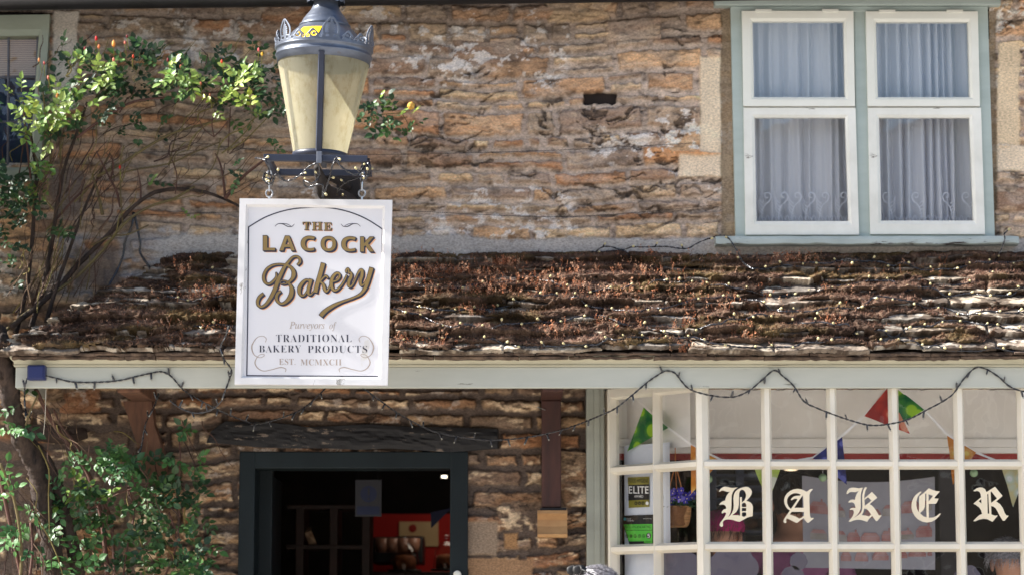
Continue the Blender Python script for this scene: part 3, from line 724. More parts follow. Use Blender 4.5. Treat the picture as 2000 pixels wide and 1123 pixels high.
obj('frame', mb, frm_g, uw)
mb = MB(); bar(mb, 1395, -12, 1955, 11, -.05, .03, .006); obj('head_board', mb, frm_g, uw)
mb = MB()
# weathered sill with a wandering lower edge
n = 50; us = np.linspace(1398, 1990, n); vs = []
for i, u in enumerate(us):
    j = 2.0 * (float(fbm(np.array(u * .03), np.array(1.0), 88, 3)) - .5)
    for (v, y) in [(458 + j, -.028), (462 + j, -.075), (468, -.083), (476 + 3 * j, -.083), (478 + 2 * j, -.075), (477, .02)]: 
        q = P(u, v, -.08); vs.append((q.x, y, q.z))
vs_n = 6; mb.add(vs, [(i * 6 + j, (i + 1) * 6 + j, (i + 1) * 6 + j + 1, i * 6 + j + 1) for i in range(n - 1) for j in range(5)] + [tuple(range(6)), tuple(range((n - 1) * 6, n * 6))])
obj('sill', mb, sill_g, uw)
gl_mb = []
SASH = [((1449, 22), (1667, 22), (1670, 208), (1452, 208), 21, 20, 19, 18), ((1691, 23), (1910, 23), (1914, 208), (1695, 208), 20, 20, 19, 18),
        ((1452, 211), (1671, 211), (1678, 459), (1456, 459), 22, 19, 20, 27), ((1695, 211), (1916, 211), (1924, 458), (1700, 458), 22, 19, 22, 27)]
for k, (a, b, c, d, wl, wt, wr, wb) in enumerate(SASH):
    y0 = -.048 if k < 2 else -.040
    mb = MB(); frame4(mb, a, b, c, d, wl, wt, wr, wb, y0, -.010, .007); sa = obj('sash', mb, frm_w if k < 2 else frm_f, uw)
    mb = MB(); q = [P(a[0] + 8, a[1] + 8, y0), P(b[0] - 8, b[1] + 8, y0), P(c[0] - 8, c[1] - 8, y0), P(d[0] + 8, d[1] - 8, y0)]
    mb.quad(*[(p.x, y0 + .018, p.z) for p in q]); obj('pane', mb, glass, uw)
    if k < 2:
        for hu in ((a[0] + 42), (b[0] - 45)):
            mb = MB(); bar(mb, hu - 16, a[1] - 3.5, hu + 16, a[1] + 2, y0 - .004, y0 + .01, .001); obj('hinge', mb, frm_w, uw)
# net curtains: folded sheer cloth hanging behind the glass
def curtain_mat(name, tr):
    m, t, b, o = nmat(name); t.nodes.remove(b)
    d = t.nodes.new('ShaderNodeBsdfDiffuse'); d.inputs[0].default_value = lin((228, 234, 242)); tl = t.nodes.new('ShaderNodeBsdfTranslucent'); tl.inputs[0].default_value = lin((214, 220, 236))
    tp = t.nodes.new('ShaderNodeBsdfTransparent'); m1 = t.nodes.new('ShaderNodeMixShader'); m1.inputs[0].default_value = .25; m2 = t.nodes.new('ShaderNodeMixShader'); m2.inputs[0].default_value = tr
    t.links.new(d.outputs[0], m1.inputs[1]); t.links.new(tl.outputs[0], m1.inputs[2]); t.links.new(m1.outputs[0], m2.inputs[1]); t.links.new(tp.outputs[0], m2.inputs[2]); t.links.new(m2.outputs[0], o.inputs[0]); return m
net = curtain_mat('net_curtain_cloth', .16); lace = curtain_mat('lace_thread', .0)
def curtain(name, u0, u1, folds, label, sd):
    r = random.Random(sd); n = 320; m = 14; ph = [r.uniform(0, 6) for _ in range(4)]; vs = []
    x0, x1 = X(u0, .06, 250), X(u1, .06, 250); zt, zb = Z(-20, .06), Z(450, .06)
    cps = sorted([r.random() for _ in range(folds)])
    for j in range(m):
        f = j / (m - 1)
        for i in range(n):
            s = i / (n - 1); k = sum(s > c for c in cps)
            d = min([abs(s - c) for c in cps])
            sw_ = s + .05 * math.sin(s * 7 + ph[1]) + .02 * math.sin(s * 19 + ph[2]); y = .075 + (.006 + .020 * (.5 + .5 * math.sin(s * 5.1 + ph[3])) ** 1.5) * math.sin(sw_ * folds * 5.2 + ph[0]) - .03 * math.exp(-(d * 38) ** 2) * (.5 + .5 * f) + .008 * math.sin(s * 70 + ph[2])
            vs.append((x0 + (x1 - x0) * (s + .012 * math.sin(s * 30 + 2.2 * f + ph[3]) * f), y, zt + (zb - zt) * f))
    mb = MB(); mb.add(vs, [(j * n + i, j * n + i + 1, (j + 1) * n + i + 1, (j + 1) * n + i) for j in range(m - 1) for i in range(n - 1)])
    t = thing(name, (0.5 * (x0 + x1), .075, zb), label, 'curtain', 'net curtains in the upper window')
    obj('cloth', mb, net, t, smooth=True, fix=False)
    return t, x0, x1
def scrolls(t, us, mirror=1):
    mb = MB()
    for u in us:
        c = P(u, 395, .04); sgn = mirror
        pts = [P(u - 10 * sgn, 428, .04), P(u - 8 * sgn, 412, .04), P(u - 2 * sgn, 400, .04), P(u + 6 * sgn, 393, .04), P(u + 9 * sgn, 384, .04), P(u + 4 * sgn, 377, .04), P(u - 3 * sgn, 379, .04), P(u - 2 * sgn, 386, .04), P(u + 3 * sgn, 386, .04)]
        mb.tube(pts, [.0022] * 3 + [.003] * 3 + [.0022] * 3, 4, 3)
        for k in range(4):
            vv = 392 + k * 7; mb.tube([P(u - 6 * sgn, vv + 6, .04), P(u - 13 * sgn, vv, .04), P(u - 16 * sgn, vv - 8, .04)], [.0022, .002, .001], 4, 2)
    for u in np.arange(us[0] - 16, us[-1] + 18, 13):
        mb.tube([P(u, 431, .04), P(u + 5, 421, .04), P(u + 9, 431, .04)], .0018, 4, 3); mb.tube([P(u + 3, 431, .04), P(u - 3, 424, .04)], .0016, 4)
    obj('lace_border', mb, lace, t)
ct, _, _ = curtain('net_curtain', 1455, 1675, 7, 'net curtain with lace hem behind the left panes of the upper window', 3); scrolls(ct, [1497, 1530, 1556, 1583, 1610, 1646])
ct, _, _ = curtain('net_curtain', 1698, 1925, 13, 'net curtain in many narrow folds behind the right panes of the upper window', 9); scrolls(ct, [1733, 1790, 1850, 1888], -1)

# ================================================================== leaded window (upper left)
lw = thing('window', P(30, 340, 0), None, None); lw.parent = house; lw.location = P(30, 340, 0) - wloc(house)
frm_o = mat('faded_green_paint', (150, 156, 142), (134, 140, 126), .6, 3, .0006, stretch=(1, 1, 3))
mb = MB(); frame4(mb, (-130, 32), (97, 29), (78, 352), (-130, 356), 30, 40, 22, 26, -.035, .05, .01); obj('frame', mb, frm_o, lw)
lead = mat('window_lead', (96, 96, 104), (70, 70, 78), .5, 20, .0005)
mb = MB()
for u in (17, -45): mb.tube([P(u, 68, .006), P(u - 2, 330, .006)], .006, 6)
for v in (153, 240): mb.tube([P(-110, v, .006), P(76, v - 2, .006)], .0055, 6)
mb.tube([P(74, 68, .006), P(66, 328, .006)], .006, 6); mb.tube([P(-110, 69, .006), P(76, 67, .006)], .006, 6)
obj('leading', mb, lead, lw)
mb = MB(); mb.quad(P(-115, 64, .008), P(78, 64, .008), P(70, 334, .008), P(-115, 334, .008)); obj('pane', mb, glass_mat('leaded_glass', 1.6, wav=.02), lw)
m, t_, b_, o_ = nmat('woven_blind'); tc = t_.nodes.new('ShaderNodeTexCoord'); wv = t_.nodes.new('ShaderNodeTexWave'); wv.inputs['Scale'].default_value = 38; wv.bands_direction = 'Z'; wv.inputs['Distortion'].default_value = 1.5
t_.links.new(tc.outputs['Object'], wv.inputs[0]); r = ramp(t_, wv.outputs[0], [(0, lin((122, 96, 76))), (1, lin((186, 160, 136)))]); t_.links.new(r.outputs[0], b_.inputs['Base Color'])
bt = MB(); bt.quad(P(-115, 60, .045), P(80, 60, .045), P(76, 149, .045), P(-115, 152, .045))
bo = obj('woven_blind', bt, m, None); tag(bo, 'brown woven blind pulled halfway down behind the leaded window', 'blind')
mb = MB(); mb.quad(P(-115, 150, .12), P(80, 150, .12), P(76, 340, .12), P(-115, 340, .12)); bo = obj('curtain', mb, mat('navy_cloth', (44, 54, 88), (30, 38, 66), .8, 5, .001), None); tag(bo, 'dark blue cloth hanging in the lower part of the leaded window', 'curtain')

# ================================================================== doorway
dgr = mat('dark_green_paint', (24, 33, 36), (15, 22, 25), .5, 4, .0006, stretch=(1, 1, .4), spec=.2, chips=(66, 76, 78), chip_amt=.72, chip_scale=20)
mb = MB(); y0, y1 = -.03, .16
xo0, xi0, xi1, xo1 = X(466, y0, 1000), X(497, y0, 1000), X(879, y0, 1000), X(914, y0, 1000); zt, zi = Z(881, y0), Z(914, y0)
mb.bbox(xo0, xi0, y0, y1, 0.1, zt, .005); mb.bbox(xi1, xo1, y0, y1, .1, zt, .005); mb.bbox(xi0 - .002, xi1 + .002, y0 + .002, y1, zi, zt - .001, .004)
obj('door_frame', mb, dgr, house)
dr = thing('door', (xi0, .2, .1), None, None); dr.parent = house; dr.location = Vector((xi0, .2, .1)) - wloc(house)
mb = MB(); mb.bbox(xi0 - .004, xi0 + .055, .161, .235, .1, zi + .02, .004)
mb.bbox(X(521, .25, 1000), X(545, .9, 1000) - .004, .236, .24, .1, zi - .005, .001)
for k in range(8):
    a = .24 + .085 * k; xk = X(521, .25, 1000) + (X(546, .95, 1000) - X(521, .25, 1000)) * k / 8
    mb.bbox(xk - .008, xk + .012, a + .0005, a + .082, .1, zi - .005, .004)
obj('leaf', mb, dgr, dr)
mb = MB(); c = P(893, 1121, -.06); mb.lathe([(0, -.0), (.012, 0), (.0165, .004), (.0165, .012), (.010, .020), (.006, .026)], (0, 0, 0), 20)
mb.v = [(c.x + x, -.058 + z, c.z + y) for x, y, z in mb.v]; obj('door_bell', mb, mat('ivory_plastic', (226, 226, 216), rough=.4), house, smooth=True)

# ================================================================== bow window of the shop
sw = thing('bow_window', (1.2, -.3, .5), None, None); sw.parent = house; sw.location = Vector((1.2, -.3, .5)) - wloc(house)
cream = mat('cream_paint', (228, 222, 208), (216, 209, 193), .4, 3, .0005, chips=(178, 166, 146), chip_amt=.74, chip_scale=18)
BY = -.45
A0 = P(1199, 900, -.05); A0.z = 0; B0 = P(1374, 900, BY); B0.z = 0        # plan of the canted side light
sdir = (B0 - A0).normalized(); sn = Vector((sdir.y, -sdir.x, 0)); sn = sn if sn.y < 0 else -sn
def Q(u, v, off=0.0): return PP(u, v, A0 + sn * off, sn)
def zfront(v): return Z(v, BY - .02)
ZT, Z1, Z2, ZB = zfront(752), zfront(906), zfront(1067), .55
# outer post against the wall
mb = MB(); mb.bbox(X(1145, -.05, 900), X(1181, -.05, 900), -.055, .12, .1, Z(752, -.06), .006); mb.bbox(X(1160, -.05, 900), X(1172, -.05, 900), -.062, -.05, .1, Z(752, -.06), .004)
obj('post', mb, mat('olive_grey_paint', (156, 158, 146), (140, 142, 130), .5, 2, .0004, stretch=(1, 1, 3)), sw)
# canted panel from the post to the window
mb = MB(); pa = Vector((X(1181, -.03, 900), -.02, 0)); pb = A0 - sdir * .004
for zz0, zz1 in ((.1, ZT + .02),): mb.add([(pa.x, pa.y, zz0), (pb.x, pb.y, zz0), (pb.x, pb.y, zz1), (pa.x, pa.y, zz1), (pa.x, pa.y + .03, zz0), (pb.x, pb.y + .03, zz0), (pb.x, pb.y + .03, zz1), (pa.x, pa.y + .03, zz1)], [(0, 1, 2, 3), (4, 5, 6, 7), (0, 1, 5, 4), (3, 2, 6, 7), (0, 3, 7, 4), (1, 2, 6, 5)])
obj('side_panel', mb, mat('beige_paint', (210, 198, 178), (198, 186, 166), .5, 2, .0003), sw)
mb = MB(); bw_, bd = .040, .045
def post(p, w_, z0=ZB, z1=ZT + .02, n=Vector((0, -1, 0)), d=bd, ch=.011): mb.beam((p.x, p.y, z0), (p.x, p.y, z1), w_, d, n, ch=ch)
# side light
back = lambda p: p - sn * .0
SI = A0 + sdir * .016; 
post(SI, .034, n=sn); M1 = Q(1291, 900); M1.z = 0; post(M1, .024, n=sn)
CO = B0.copy(); post(CO + Vector((0, .004, 0)), .052, n=(sn + Vector((0, -1, 0))).normalized(), ch=.014)
for zz in (Z1, Z2): mb.beam((SI.x, SI.y, zz), (B0.x, B0.y, zz), .040, bd - .004, sn, ch=.011)
mb.beam((SI.x, SI.y, ZT + .002), (B0.x, B0.y, ZT + .002), .05, bd - .004, sn, ch=.008)
MU = [1497, 1625, 1746, 1873, 1997, 2120]
for u in MU: q = P(u, 900, BY); post(Vector((q.x, BY, 0)), .040)
xe = X(2125, BY, 900)
for zz in (Z1, Z2): mb.beam((B0.x, BY, zz), (xe, BY, zz), .040, bd - .004, ch=.011)
mb.beam((B0.x, BY, ZT + .004), (xe, BY, ZT + .004), .03, bd - .004, ch=.006)
# right cant of the bow (outside the picture)
XE2 = xe + (B0.x - A0.x)
mb.beam((xe, BY, ZB), (xe, BY, ZT), .05, bd); mb.beam((XE2, A0.y, ZB), (XE2, A0.y, ZT), .05, bd)
for zz in (Z1, Z2, ZT): mb.beam((xe, BY, zz), (XE2, A0.y, zz), .04, bd)
obj('glazing_bars', mb, cream, sw)
# lower boarding and sill
mb = MB(); mb.add([(A0.x, A0.y, .12), (B0.x, BY, .12), (xe, BY, .12), (XE2, A0.y, .12), (A0.x, A0.y, ZB), (B0.x, BY, ZB), (xe, BY, ZB), (XE2, A0.y, ZB)], [(0, 1, 5, 4), (1, 2, 6, 5), (2, 3, 7, 6), (4, 5, 6, 7)])
obj('stall_riser', mb, cream, sw)
# panes, one each
ys = .012
uF = [1374] + MU
def paneq(p, q, z0, z1):
    mb = MB(); mb.quad((p.x, p.y, z0), (q.x, q.y, z0), (q.x, q.y, z1), (p.x, p.y, z1)); obj('pane', mb, glass_s, sw)
sp0 = [A0, M1, B0]
for r0, r1 in ((ZT, Z1), (Z1, Z2), (Z2, ZB)):
    for i in range(2): paneq(sp0[i] - sn * .006 + sn * .016, sp0[i + 1] + sn * .010, r0, r1)
    for i in range(len(uF) - 1):
        a = P(uF[i], 900, BY - .010); b = P(uF[i + 1], 900, BY - .010); paneq(a, b, r0, r1)
    paneq(Vector((xe, BY, 0)), Vector((XE2, A0.y, 0)), r0, r1)
# ceiling of the bow, and the white painted lintel inside
mb = MB(); mb.add([(A0.x - .1, .02, ZT + .03), (B0.x - .02, BY + .01, ZT + .03), (xe, BY + .01, ZT + .03), (XE2 + .1, .02, ZT + .03)], [(0, 1, 2, 3)]); obj('bow_ceiling', mb, white_in, sw)
YL = .02; zb1, zb2 = Z(873, YL), Z(856, YL)
mb = MB(); mb.box(BAYX + .0, 7, YL, YL + .06, zb2, 2.66); mb.bbox(BAYX, 7, YL - .012, YL + .06, zb1, zb2 - .0006, .004); mb.bbox(BAYX, 7, YL - .006, YL + .06, Z(884, YL), zb1 - .0006, .003)
obj('inner_lintel', mb, white_in, sw)
mb = MB(); mb.box(BAYX, 7, YL + .04, YL + .07, Z(897, YL + .04), Z(885, YL + .04)); obj('red_trim', mb, mat('dark_red_paint', (150, 36, 30), (120, 26, 24), .6, 3, 0), sw)
# pale boarding behind the first narrow pane
mb = MB(); pA = A0 - sn * .05 + sdir * .01; pB = M1 - sn * .05 + sdir * .0
zt_ = Q(1245, 868, -.05).z
mb.add([(pA.x, pA.y, .6), (pB.x, pB.y, .6), (pB.x, pB.y, zt_), (pA.x, pA.y, zt_), (pA.x, pA.y + .02, .6), (pB.x, pB.y + .02, .6), (pB.x, pB.y + .02, zt_), (pA.x, pA.y + .02, zt_)], [(0, 1, 2, 3), (4, 5, 6, 7), (3, 2, 6, 7), (0, 3, 7, 4), (1, 2, 6, 5)])
obj('inner_board', mb, mat('pale_blue_board', (206, 212, 224), (196, 202, 214), .5, 2, .0002), sw)
mb = MB(); mb.box(BAYX - .0, BAYX + .02, .0, .30, .1, 2.6); obj('reveal', mb, white_in, sw)

mb = MB(); pA2 = A0 - sn * .09 - sdir * .02; pB2 = M1 - sn * .09 + sdir * .08
mb.add([(pA2.x, pA2.y, zt_ - .02), (pB2.x, pB2.y, zt_ - .02), (pB2.x, pB2.y, ZT + .03), (pA2.x, pA2.y, ZT + .03)], [(0, 1, 2, 3)]); obj('upper_board', mb, white_in, sw)
# ---- gold leaf style blackletter on the panes
G = {}
G['B'] = (1400, [[(55,190),(85,190),(110,168),(160,160),(220,180),(280,198),(340,188),(290,240),(245,310),(225,370),(215,420),(170,430),(120,455),(85,490),(60,525),(85,532),(130,520),(180,525),(220,550),(240,590),(240,630),(190,645),(150,675),(130,710),(128,750),(150,752),(185,728),(225,730),(240,745),(225,800),(190,860),(140,925),(100,975),(75,1030),(75,1065),(110,1095),(140,1095),(162,1070),(162,1030),(155,985),(175,945),(220,915),(290,905),(370,910),(450,930),(520,955),(590,965),(640,940),(720,895),(800,855),(870,832),(925,825),(930,700),(932,580),(915,520),(870,465),(800,435),(760,430),(800,390),(855,325),(895,260),(905,190),(880,125),(820,75),(750,62),(680,75),(600,100),(530,140),(480,185),(445,250),(430,330),(430,450),(435,560),(425,650),(395,730),(350,795),(290,850),(320,800),(350,740),(372,650),(380,540),(380,400),(385,290),(410,210),(450,150),(500,105),(545,82),(480,85),(400,95),(330,82),(260,65),(200,62),(150,80),(100,115),(70,155)],
 [(650,138),(600,165),(578,230),(572,400),(570,520),(550,630),(500,715),(395,800),(470,792),(550,797),(600,808),(597,330),(645,330),(645,470),(710,415),(748,340),(755,270),(735,200),(700,155)],
 [(645,520),(670,485),(710,472),(745,490),(760,530),(760,580),(700,590),(645,578)], [(645,610),(760,610),(755,692),(700,690),(648,700)], [(650,728),(700,720),(757,730),(765,800),(700,840),(648,820)]])
G['A'] = (1525, [[(835,120),(790,118),(740,140),(665,195),(600,155),(520,125),(430,115),(330,130),(240,170),(160,235),(105,320),(85,410),(95,500),(130,580),(180,640),(235,675),(190,740),(130,830),(85,900),(65,960),(85,990),(120,1000),(145,985),(135,920),(150,885),(200,895),(290,940),(400,995),(430,990),(500,930),(590,870),(620,920),(690,995),(720,990),(790,930),(850,880),(845,862),(795,870),(765,850),(750,780),(745,600),(738,400),(740,280),(760,210),(800,160)],
 [(510,262),(460,240),(400,228),(330,232),(250,270),(190,330),(160,410),(165,490),(200,570),(258,635),(300,580),(430,390),(400,372),(350,375),(310,395),(280,415),(258,400),(280,360),(330,315),(400,295),(490,292)],
 [(560,290),(575,300),(585,450),(590,605),(350,605),(450,450)], [(280,710),(595,710),(600,810),(540,855),(480,885),(380,830),(230,775)]])
G['K'] = (1650, [[(40,248),(75,250),(120,205),(190,195),(270,203),(370,165),(335,200),(300,260),(270,340),(262,400),(200,392),(140,405),(105,440),(85,470),(120,470),(180,462),(230,480),(262,530),(275,600),(275,612),(210,600),(160,612),(130,640),(120,662),(150,665),(190,655),(225,680),(235,730),(215,800),(170,870),(95,960),(150,965),(220,935),(310,915),(390,915),(470,932),(540,955),(580,965),(610,910),(705,815),(760,885),(815,955),(850,930),(950,810),(940,795),(880,800),(820,700),(760,610),(700,545),(640,515),(740,425),(840,345),(700,195),(500,370),(505,280),(530,170),(575,82),(520,78),(480,150),(455,260),(450,400),(455,560),(445,660),(410,740),(340,800),(225,870),(300,810),(370,720),(410,620),(412,480),(410,330),(425,200),(470,85),(420,90),(360,105),(290,90),(200,82),(130,95),(80,140),(50,200)],
 [(508,400),(600,335),(690,420),(515,555)], [(500,625),(560,635),(610,680),(680,775),(625,830),(540,805),(435,795),(480,720)]])
G['E'] = (1770, [[(400,195),(360,190),(300,225),(230,290),(175,370),(140,480),(135,600),(160,710),(220,820),(310,910),(420,965),(540,985),(660,965),(770,900),(850,820),(900,750),(860,752),(790,810),(700,855),(585,865),(578,505),(770,500),(840,370),(715,360),(870,180),(780,175),(700,155),(585,100),(500,180),(340,310),(330,400),(332,600),(325,720),(280,640),(260,540),(262,440),(290,340),(340,260)],
 [(490,240),(520,240),(520,460),(525,850),(450,830),(355,745),(440,660),(480,580),(487,450)], [(575,258),(690,300),(578,440)]])
G['R'] = (1895, [[(75,165),(110,185),(180,170),(240,195),(270,260),(278,335),(80,500),(150,535),(230,595),(280,670),(305,765),(240,790),(160,860),(75,950),(130,955),(230,910),(340,890),(440,900),(510,935),(575,965),(710,808),(690,800),(640,808),(545,775),(540,560),(600,575),(650,610),(700,690),(760,810),(840,935),(885,940),(995,810),(930,800),(890,740),(840,610),(770,510),(670,442),(835,300),(640,62),(420,200),(380,120),(320,85),(240,80),(160,105)],
 [(440,255),(465,240),(490,755),(450,755)], [(525,200),(545,185),(690,365),(540,480)], [(215,435),(285,380),(290,495)]])
let_m = mat('cream_sign_paint', (238, 226, 200), (230, 216, 188), .5, 10, 0)
for ch, (u0, rings) in G.items():
    k = 80 / 1057
    v2, f2_ = fill2d([[(x, -y) for x, y in r_] for r_ in rings])
    mb = MB(); yl = BY - .0125
    mb.add([tuple(P(u0 + x * k, 945 - y * k, yl)) for x, y, _ in v2], f2_); obj('letter', mb, let_m, sw, label='cream blackletter %s painted on the shop glass' % ch)
# ================================================================== lantern on its wall bracket
LY = -.90; LS = S(LY)
ax_u = 624.5; lc = P(ax_u, 330, LY)
lamp = thing('wall_lantern', (lc.x, LY, lc.z), 'round grey metal lantern with yellowed glass and filigree crown above the hanging sign', 'lantern')
zinc = mat('weathered_zinc', (112, 120, 134), (74, 80, 92), .38, 6, .0012, metal=.55, stretch=(1, 1, 1.6), detail=8, chips=(96, 98, 104), chip_amt=.66, chip_scale=16)
iron = mat('dark_blue_iron', (52, 58, 74), (40, 44, 58), .4, 8, .0006)
m, t_, b_, o_ = nmat('yellowed_glass')
n1_ = noise(t_, 5, 6, .65, stretch=(1, 1, .8)); r1 = ramp(t_, n1_.outputs[0], [(.3, lin((204, 200, 176))), (.62, lin((222, 218, 198)))])
n2_ = noise(t_, 26, 6, .75, stretch=(1, 1, .5)); r2 = ramp(t_, n2_.outputs[0], [(.32, (.74, .70, .60)), (.52, (1, 1, 1))])
cc = mixc(t_, 1.0, r1.outputs[0], r2.outputs[0], 'MULTIPLY'); t_.links.new(cc, b_.inputs['Base Color']); b_.inputs['Roughness'].default_value = .45
tl = t_.nodes.new('ShaderNodeBsdfTranslucent'); t_.links.new(cc, tl.inputs[0]); tp = t_.nodes.new('ShaderNodeBsdfTransparent'); tp.inputs[0].default_value = lin((246, 240, 222))
mx = t_.nodes.new('ShaderNodeMixShader'); mx.inputs[0].default_value = .72; mx2 = t_.nodes.new('ShaderNodeMixShader'); mx2.inputs[0].default_value = .38
t_.links.new(b_.outputs[0], mx.inputs[1]); t_.links.new(tl.outputs[0], mx.inputs[2]); t_.links.new(mx.outputs[0], mx2.inputs[1]); t_.links.new(tp.outputs[0], mx2.inputs[2]); t_.links.new(mx2.outputs[0], o_.inputs[0])
yglass = m
def lz(v): return P(ax_u, v, LY).z
zb, zt = lz(303), lz(126)            # glass bottom and top at the limb
c0 = (lc.x, LY, 0)
TILT = R(1.6); piv = Vector((lc.x, LY, lz(315)))
def lp(name, mb, m, par=lamp, smooth=True):
    mb.rot(piv, 'Y', TILT); return obj(name, mb, m, par, smooth=smooth)
TH = 2 * math.pi / 3
for q in range(3):
    a0 = -math.pi / 2 + .03 + q * TH
    mb = MB(); mb.lathe([(53 * LS, zb), (91 * LS, zt)], c0, 32, a0 + .035, a0 + TH - .035)
    lp('glass_panel', mb, yglass)
for q in range(3):
    a0 = -math.pi / 2 + .03 + q * TH; mb = MB()
    rad = lambda r: Vector((math.cos(a0) * r, math.sin(a0) * r, 0))
    mb.beam(Vector((c0[0], c0[1], zb - .004)) + rad(52 * LS), Vector((c0[0], c0[1], zt + .012)) + rad(91 * LS), 13 * LS, 5 * LS, Vector((math.cos(a0), math.sin(a0), .2)), ch=.004)
    lp('glass_rib', mb, iron, smooth=False)
# burner inside (a faint shape through the glass)
mb = MB(); mb.lathe([(0, zb + .05), (.014, zb + .05), (.014, zb + .20), (.03, zb + .22), (.03, zb + .25), (0, zb + .26)], c0, 16); lp('lamp_holder', mb, mat('old_brass', (110, 90, 60), rough=.5, metal=.4))
mb = MB(); mb.lathe([(0, zb - .016), (50 * LS, zb - .016), (55 * LS, zb - .010), (55 * LS, zb + .004), (49 * LS, zb + .008), (49 * LS, zb + .0), (0, zb + .0)], c0, 48); lp('bottom_ring', mb, iron)
T = lz
mb = MB(); px = LS
mb.lathe([(90 * px, zt - .002), (93 * px, zt - .002), (93.5 * px, zt + 10 * px), (96 * px, zt + 12 * px), (97 * px, zt + 14 * px), (96 * px, zt + 16 * px), (94 * px, zt + 17 * px), (94.5 * px, zt + 24 * px), (97 * px, zt + 25.5 * px), (98.5 * px, zt + 28 * px), (97 * px, zt + 30 * px), (93 * px, zt + 31 * px), (88 * px, zt + 31 * px), (88 * px, zt)], c0, 72)
lp('top_ring', mb, zinc)
zr = zt + 31 * px
# roof: ogee dome of stepped rings
mb = MB()
mb.lathe([(88 * px, zr - .001), (84 * px, zr + 6 * px), (74 * px, zr + 20 * px), (62 * px, zr + 33 * px), (52 * px, zr + 42 * px), (49.5 * px, zr + 44 * px)], c0, 64)
mb.lathe([(49 * px, zr + 43 * px), (51 * px, zr + 45 * px), (51 * px, zr + 48 * px), (47 * px, zr + 51 * px), (46 * px, zr + 55 * px), (44 * px, zr + 56 * px), (43.5 * px, zr + 60 * px), (41 * px, zr + 62 * px), (39 * px, zr + 66 * px), (34 * px, zr + 72 * px), (29 * px, zr + 79 * px), (25.5 * px, zr + 88 * px), (24.5 * px, zr + 94 * px), (24.5 * px, zr + 112 * px)], c0, 64)
lp('dome', mb, zinc)
# scalloped chimney cap
mb = MB(); n = 144; zc = zr + 96 * px; vs = []
for j in range(5):
    for k in range(n):
        an = 2 * math.pi * k / n; sc_ = abs(math.sin(an * 9)) ** .6
        r_ = [37.5, 38, 37.5, 30, 20][j] * px; z_ = [zc - 4 * px * sc_, zc + 2 * px, zc + 14 * px, zc + 22 * px, zc + 34 * px][j]
        vs.append((c0[0] + r_ * math.cos(an), c0[1] + r_ * math.sin(an), z_))
mb.add(vs, [(j * n + k, j * n + (k + 1) % n, (j + 1) * n + (k + 1) % n, (j + 1) * n + k) for j in range(4) for k in range(n)])
mb.lathe([(20 * px, zc + 34 * px), (14 * px, zc + 50 * px), (8 * px, zc + 60 * px), (12 * px, zc + 70 * px), (4 * px, zc + 84 * px), (0, zc + 92 * px)], c0, 24)
cap = lp('chimney_cap', mb, zinc)
# filigree crown: cut from a band that flares outwards
na = 1080; nh = 60; hmax = 56.0
AN, HH = np.meshgrid(np.linspace(0, 2 * np.pi, na + 1), np.linspace(0, hmax, nh))
a1 = R(-50 - 90 + 0); per = 2 * np.pi / 6
ph = ((AN - R(-90 - 48)) / per) % 1.0; ph = np.minimum(ph, 1 - ph) * 2            # 0 at a palmette, 1 halfway
sx = ((((AN - R(-90 - 48)) / per) + .5) % 1.0 - .5) * per * 97                    # px from the nearest palmette axis
pw_ = 17 * np.sqrt(np.clip(1 - ((HH - 24) / 34) ** 2, 0, 1)) * np.where(HH > 24, np.clip((58 - HH) / 26, 0, 1) ** .35, 1)
pal_ = np.abs(sx) < pw_
wave_top = 15 + 7 * np.cos((np.abs(sx) - 36) / 36 * 2 * np.pi * .9) + 4 * np.exp(-((np.abs(sx) - 36) / 6) ** 2)
body = (HH < np.maximum(wave_top, 10)) | pal_
hole = np.zeros(AN.shape, bool)
def disc(cx, cy, r, r0=0, f=1.0): 
    d = np.sqrt(((np.abs(sx) - cx)) ** 2 + ((HH - cy) * f) ** 2); return (d < r) & (d >= r0)
hole |= disc(34, 13, 6.2, 3.2) & ~((HH > 13) & (np.abs(sx) < 31)); hole |= disc(21, 7, 3.4); hole |= disc(46, 8, 4.2, 1.6); hole |= disc(27, 20, 2.2)
inner = (np.abs(sx) < pw_ - 4.5) & (HH > 10) & (HH < 52); leaf = (np.abs(sx) < (pw_ - 8.5) * (.75 + .25 * np.sin(HH * 1.3))) | (np.abs(sx) < 1.5)
hole |= inner & ~leaf & (HH > 16); hole |= disc(7, 9, 3.2)
flare = 97.0 + 4 * (HH / 58) ** 1.3
keepc = (body & ~hole)[:-1, :-1]
XC = c0[0] + flare * px * np.cos(AN); YC = c0[1] + flare * px * np.sin(AN); ZC = zr - 2 * px + HH * px * .80
co3 = np.stack([XC, YC, ZC], -1).reshape(-1, 3); M_ = Matrix.Rotation(TILT, 3, 'Y'); co3 = (co3 - np.array(piv)) @ np.array(M_).T + np.array(piv)
XC, YC, ZC = [co3[:, i].reshape(AN.shape) for i in range(3)]
crown = gridmesh('filigree_crown', XC, YC, ZC, keepc, np.full(AN.shape + (3,), .4), zinc, lamp, smooth=False)
md = crown.modifiers.new('thickness', 'SOLIDIFY'); md.thickness = .003; md.offset = 0
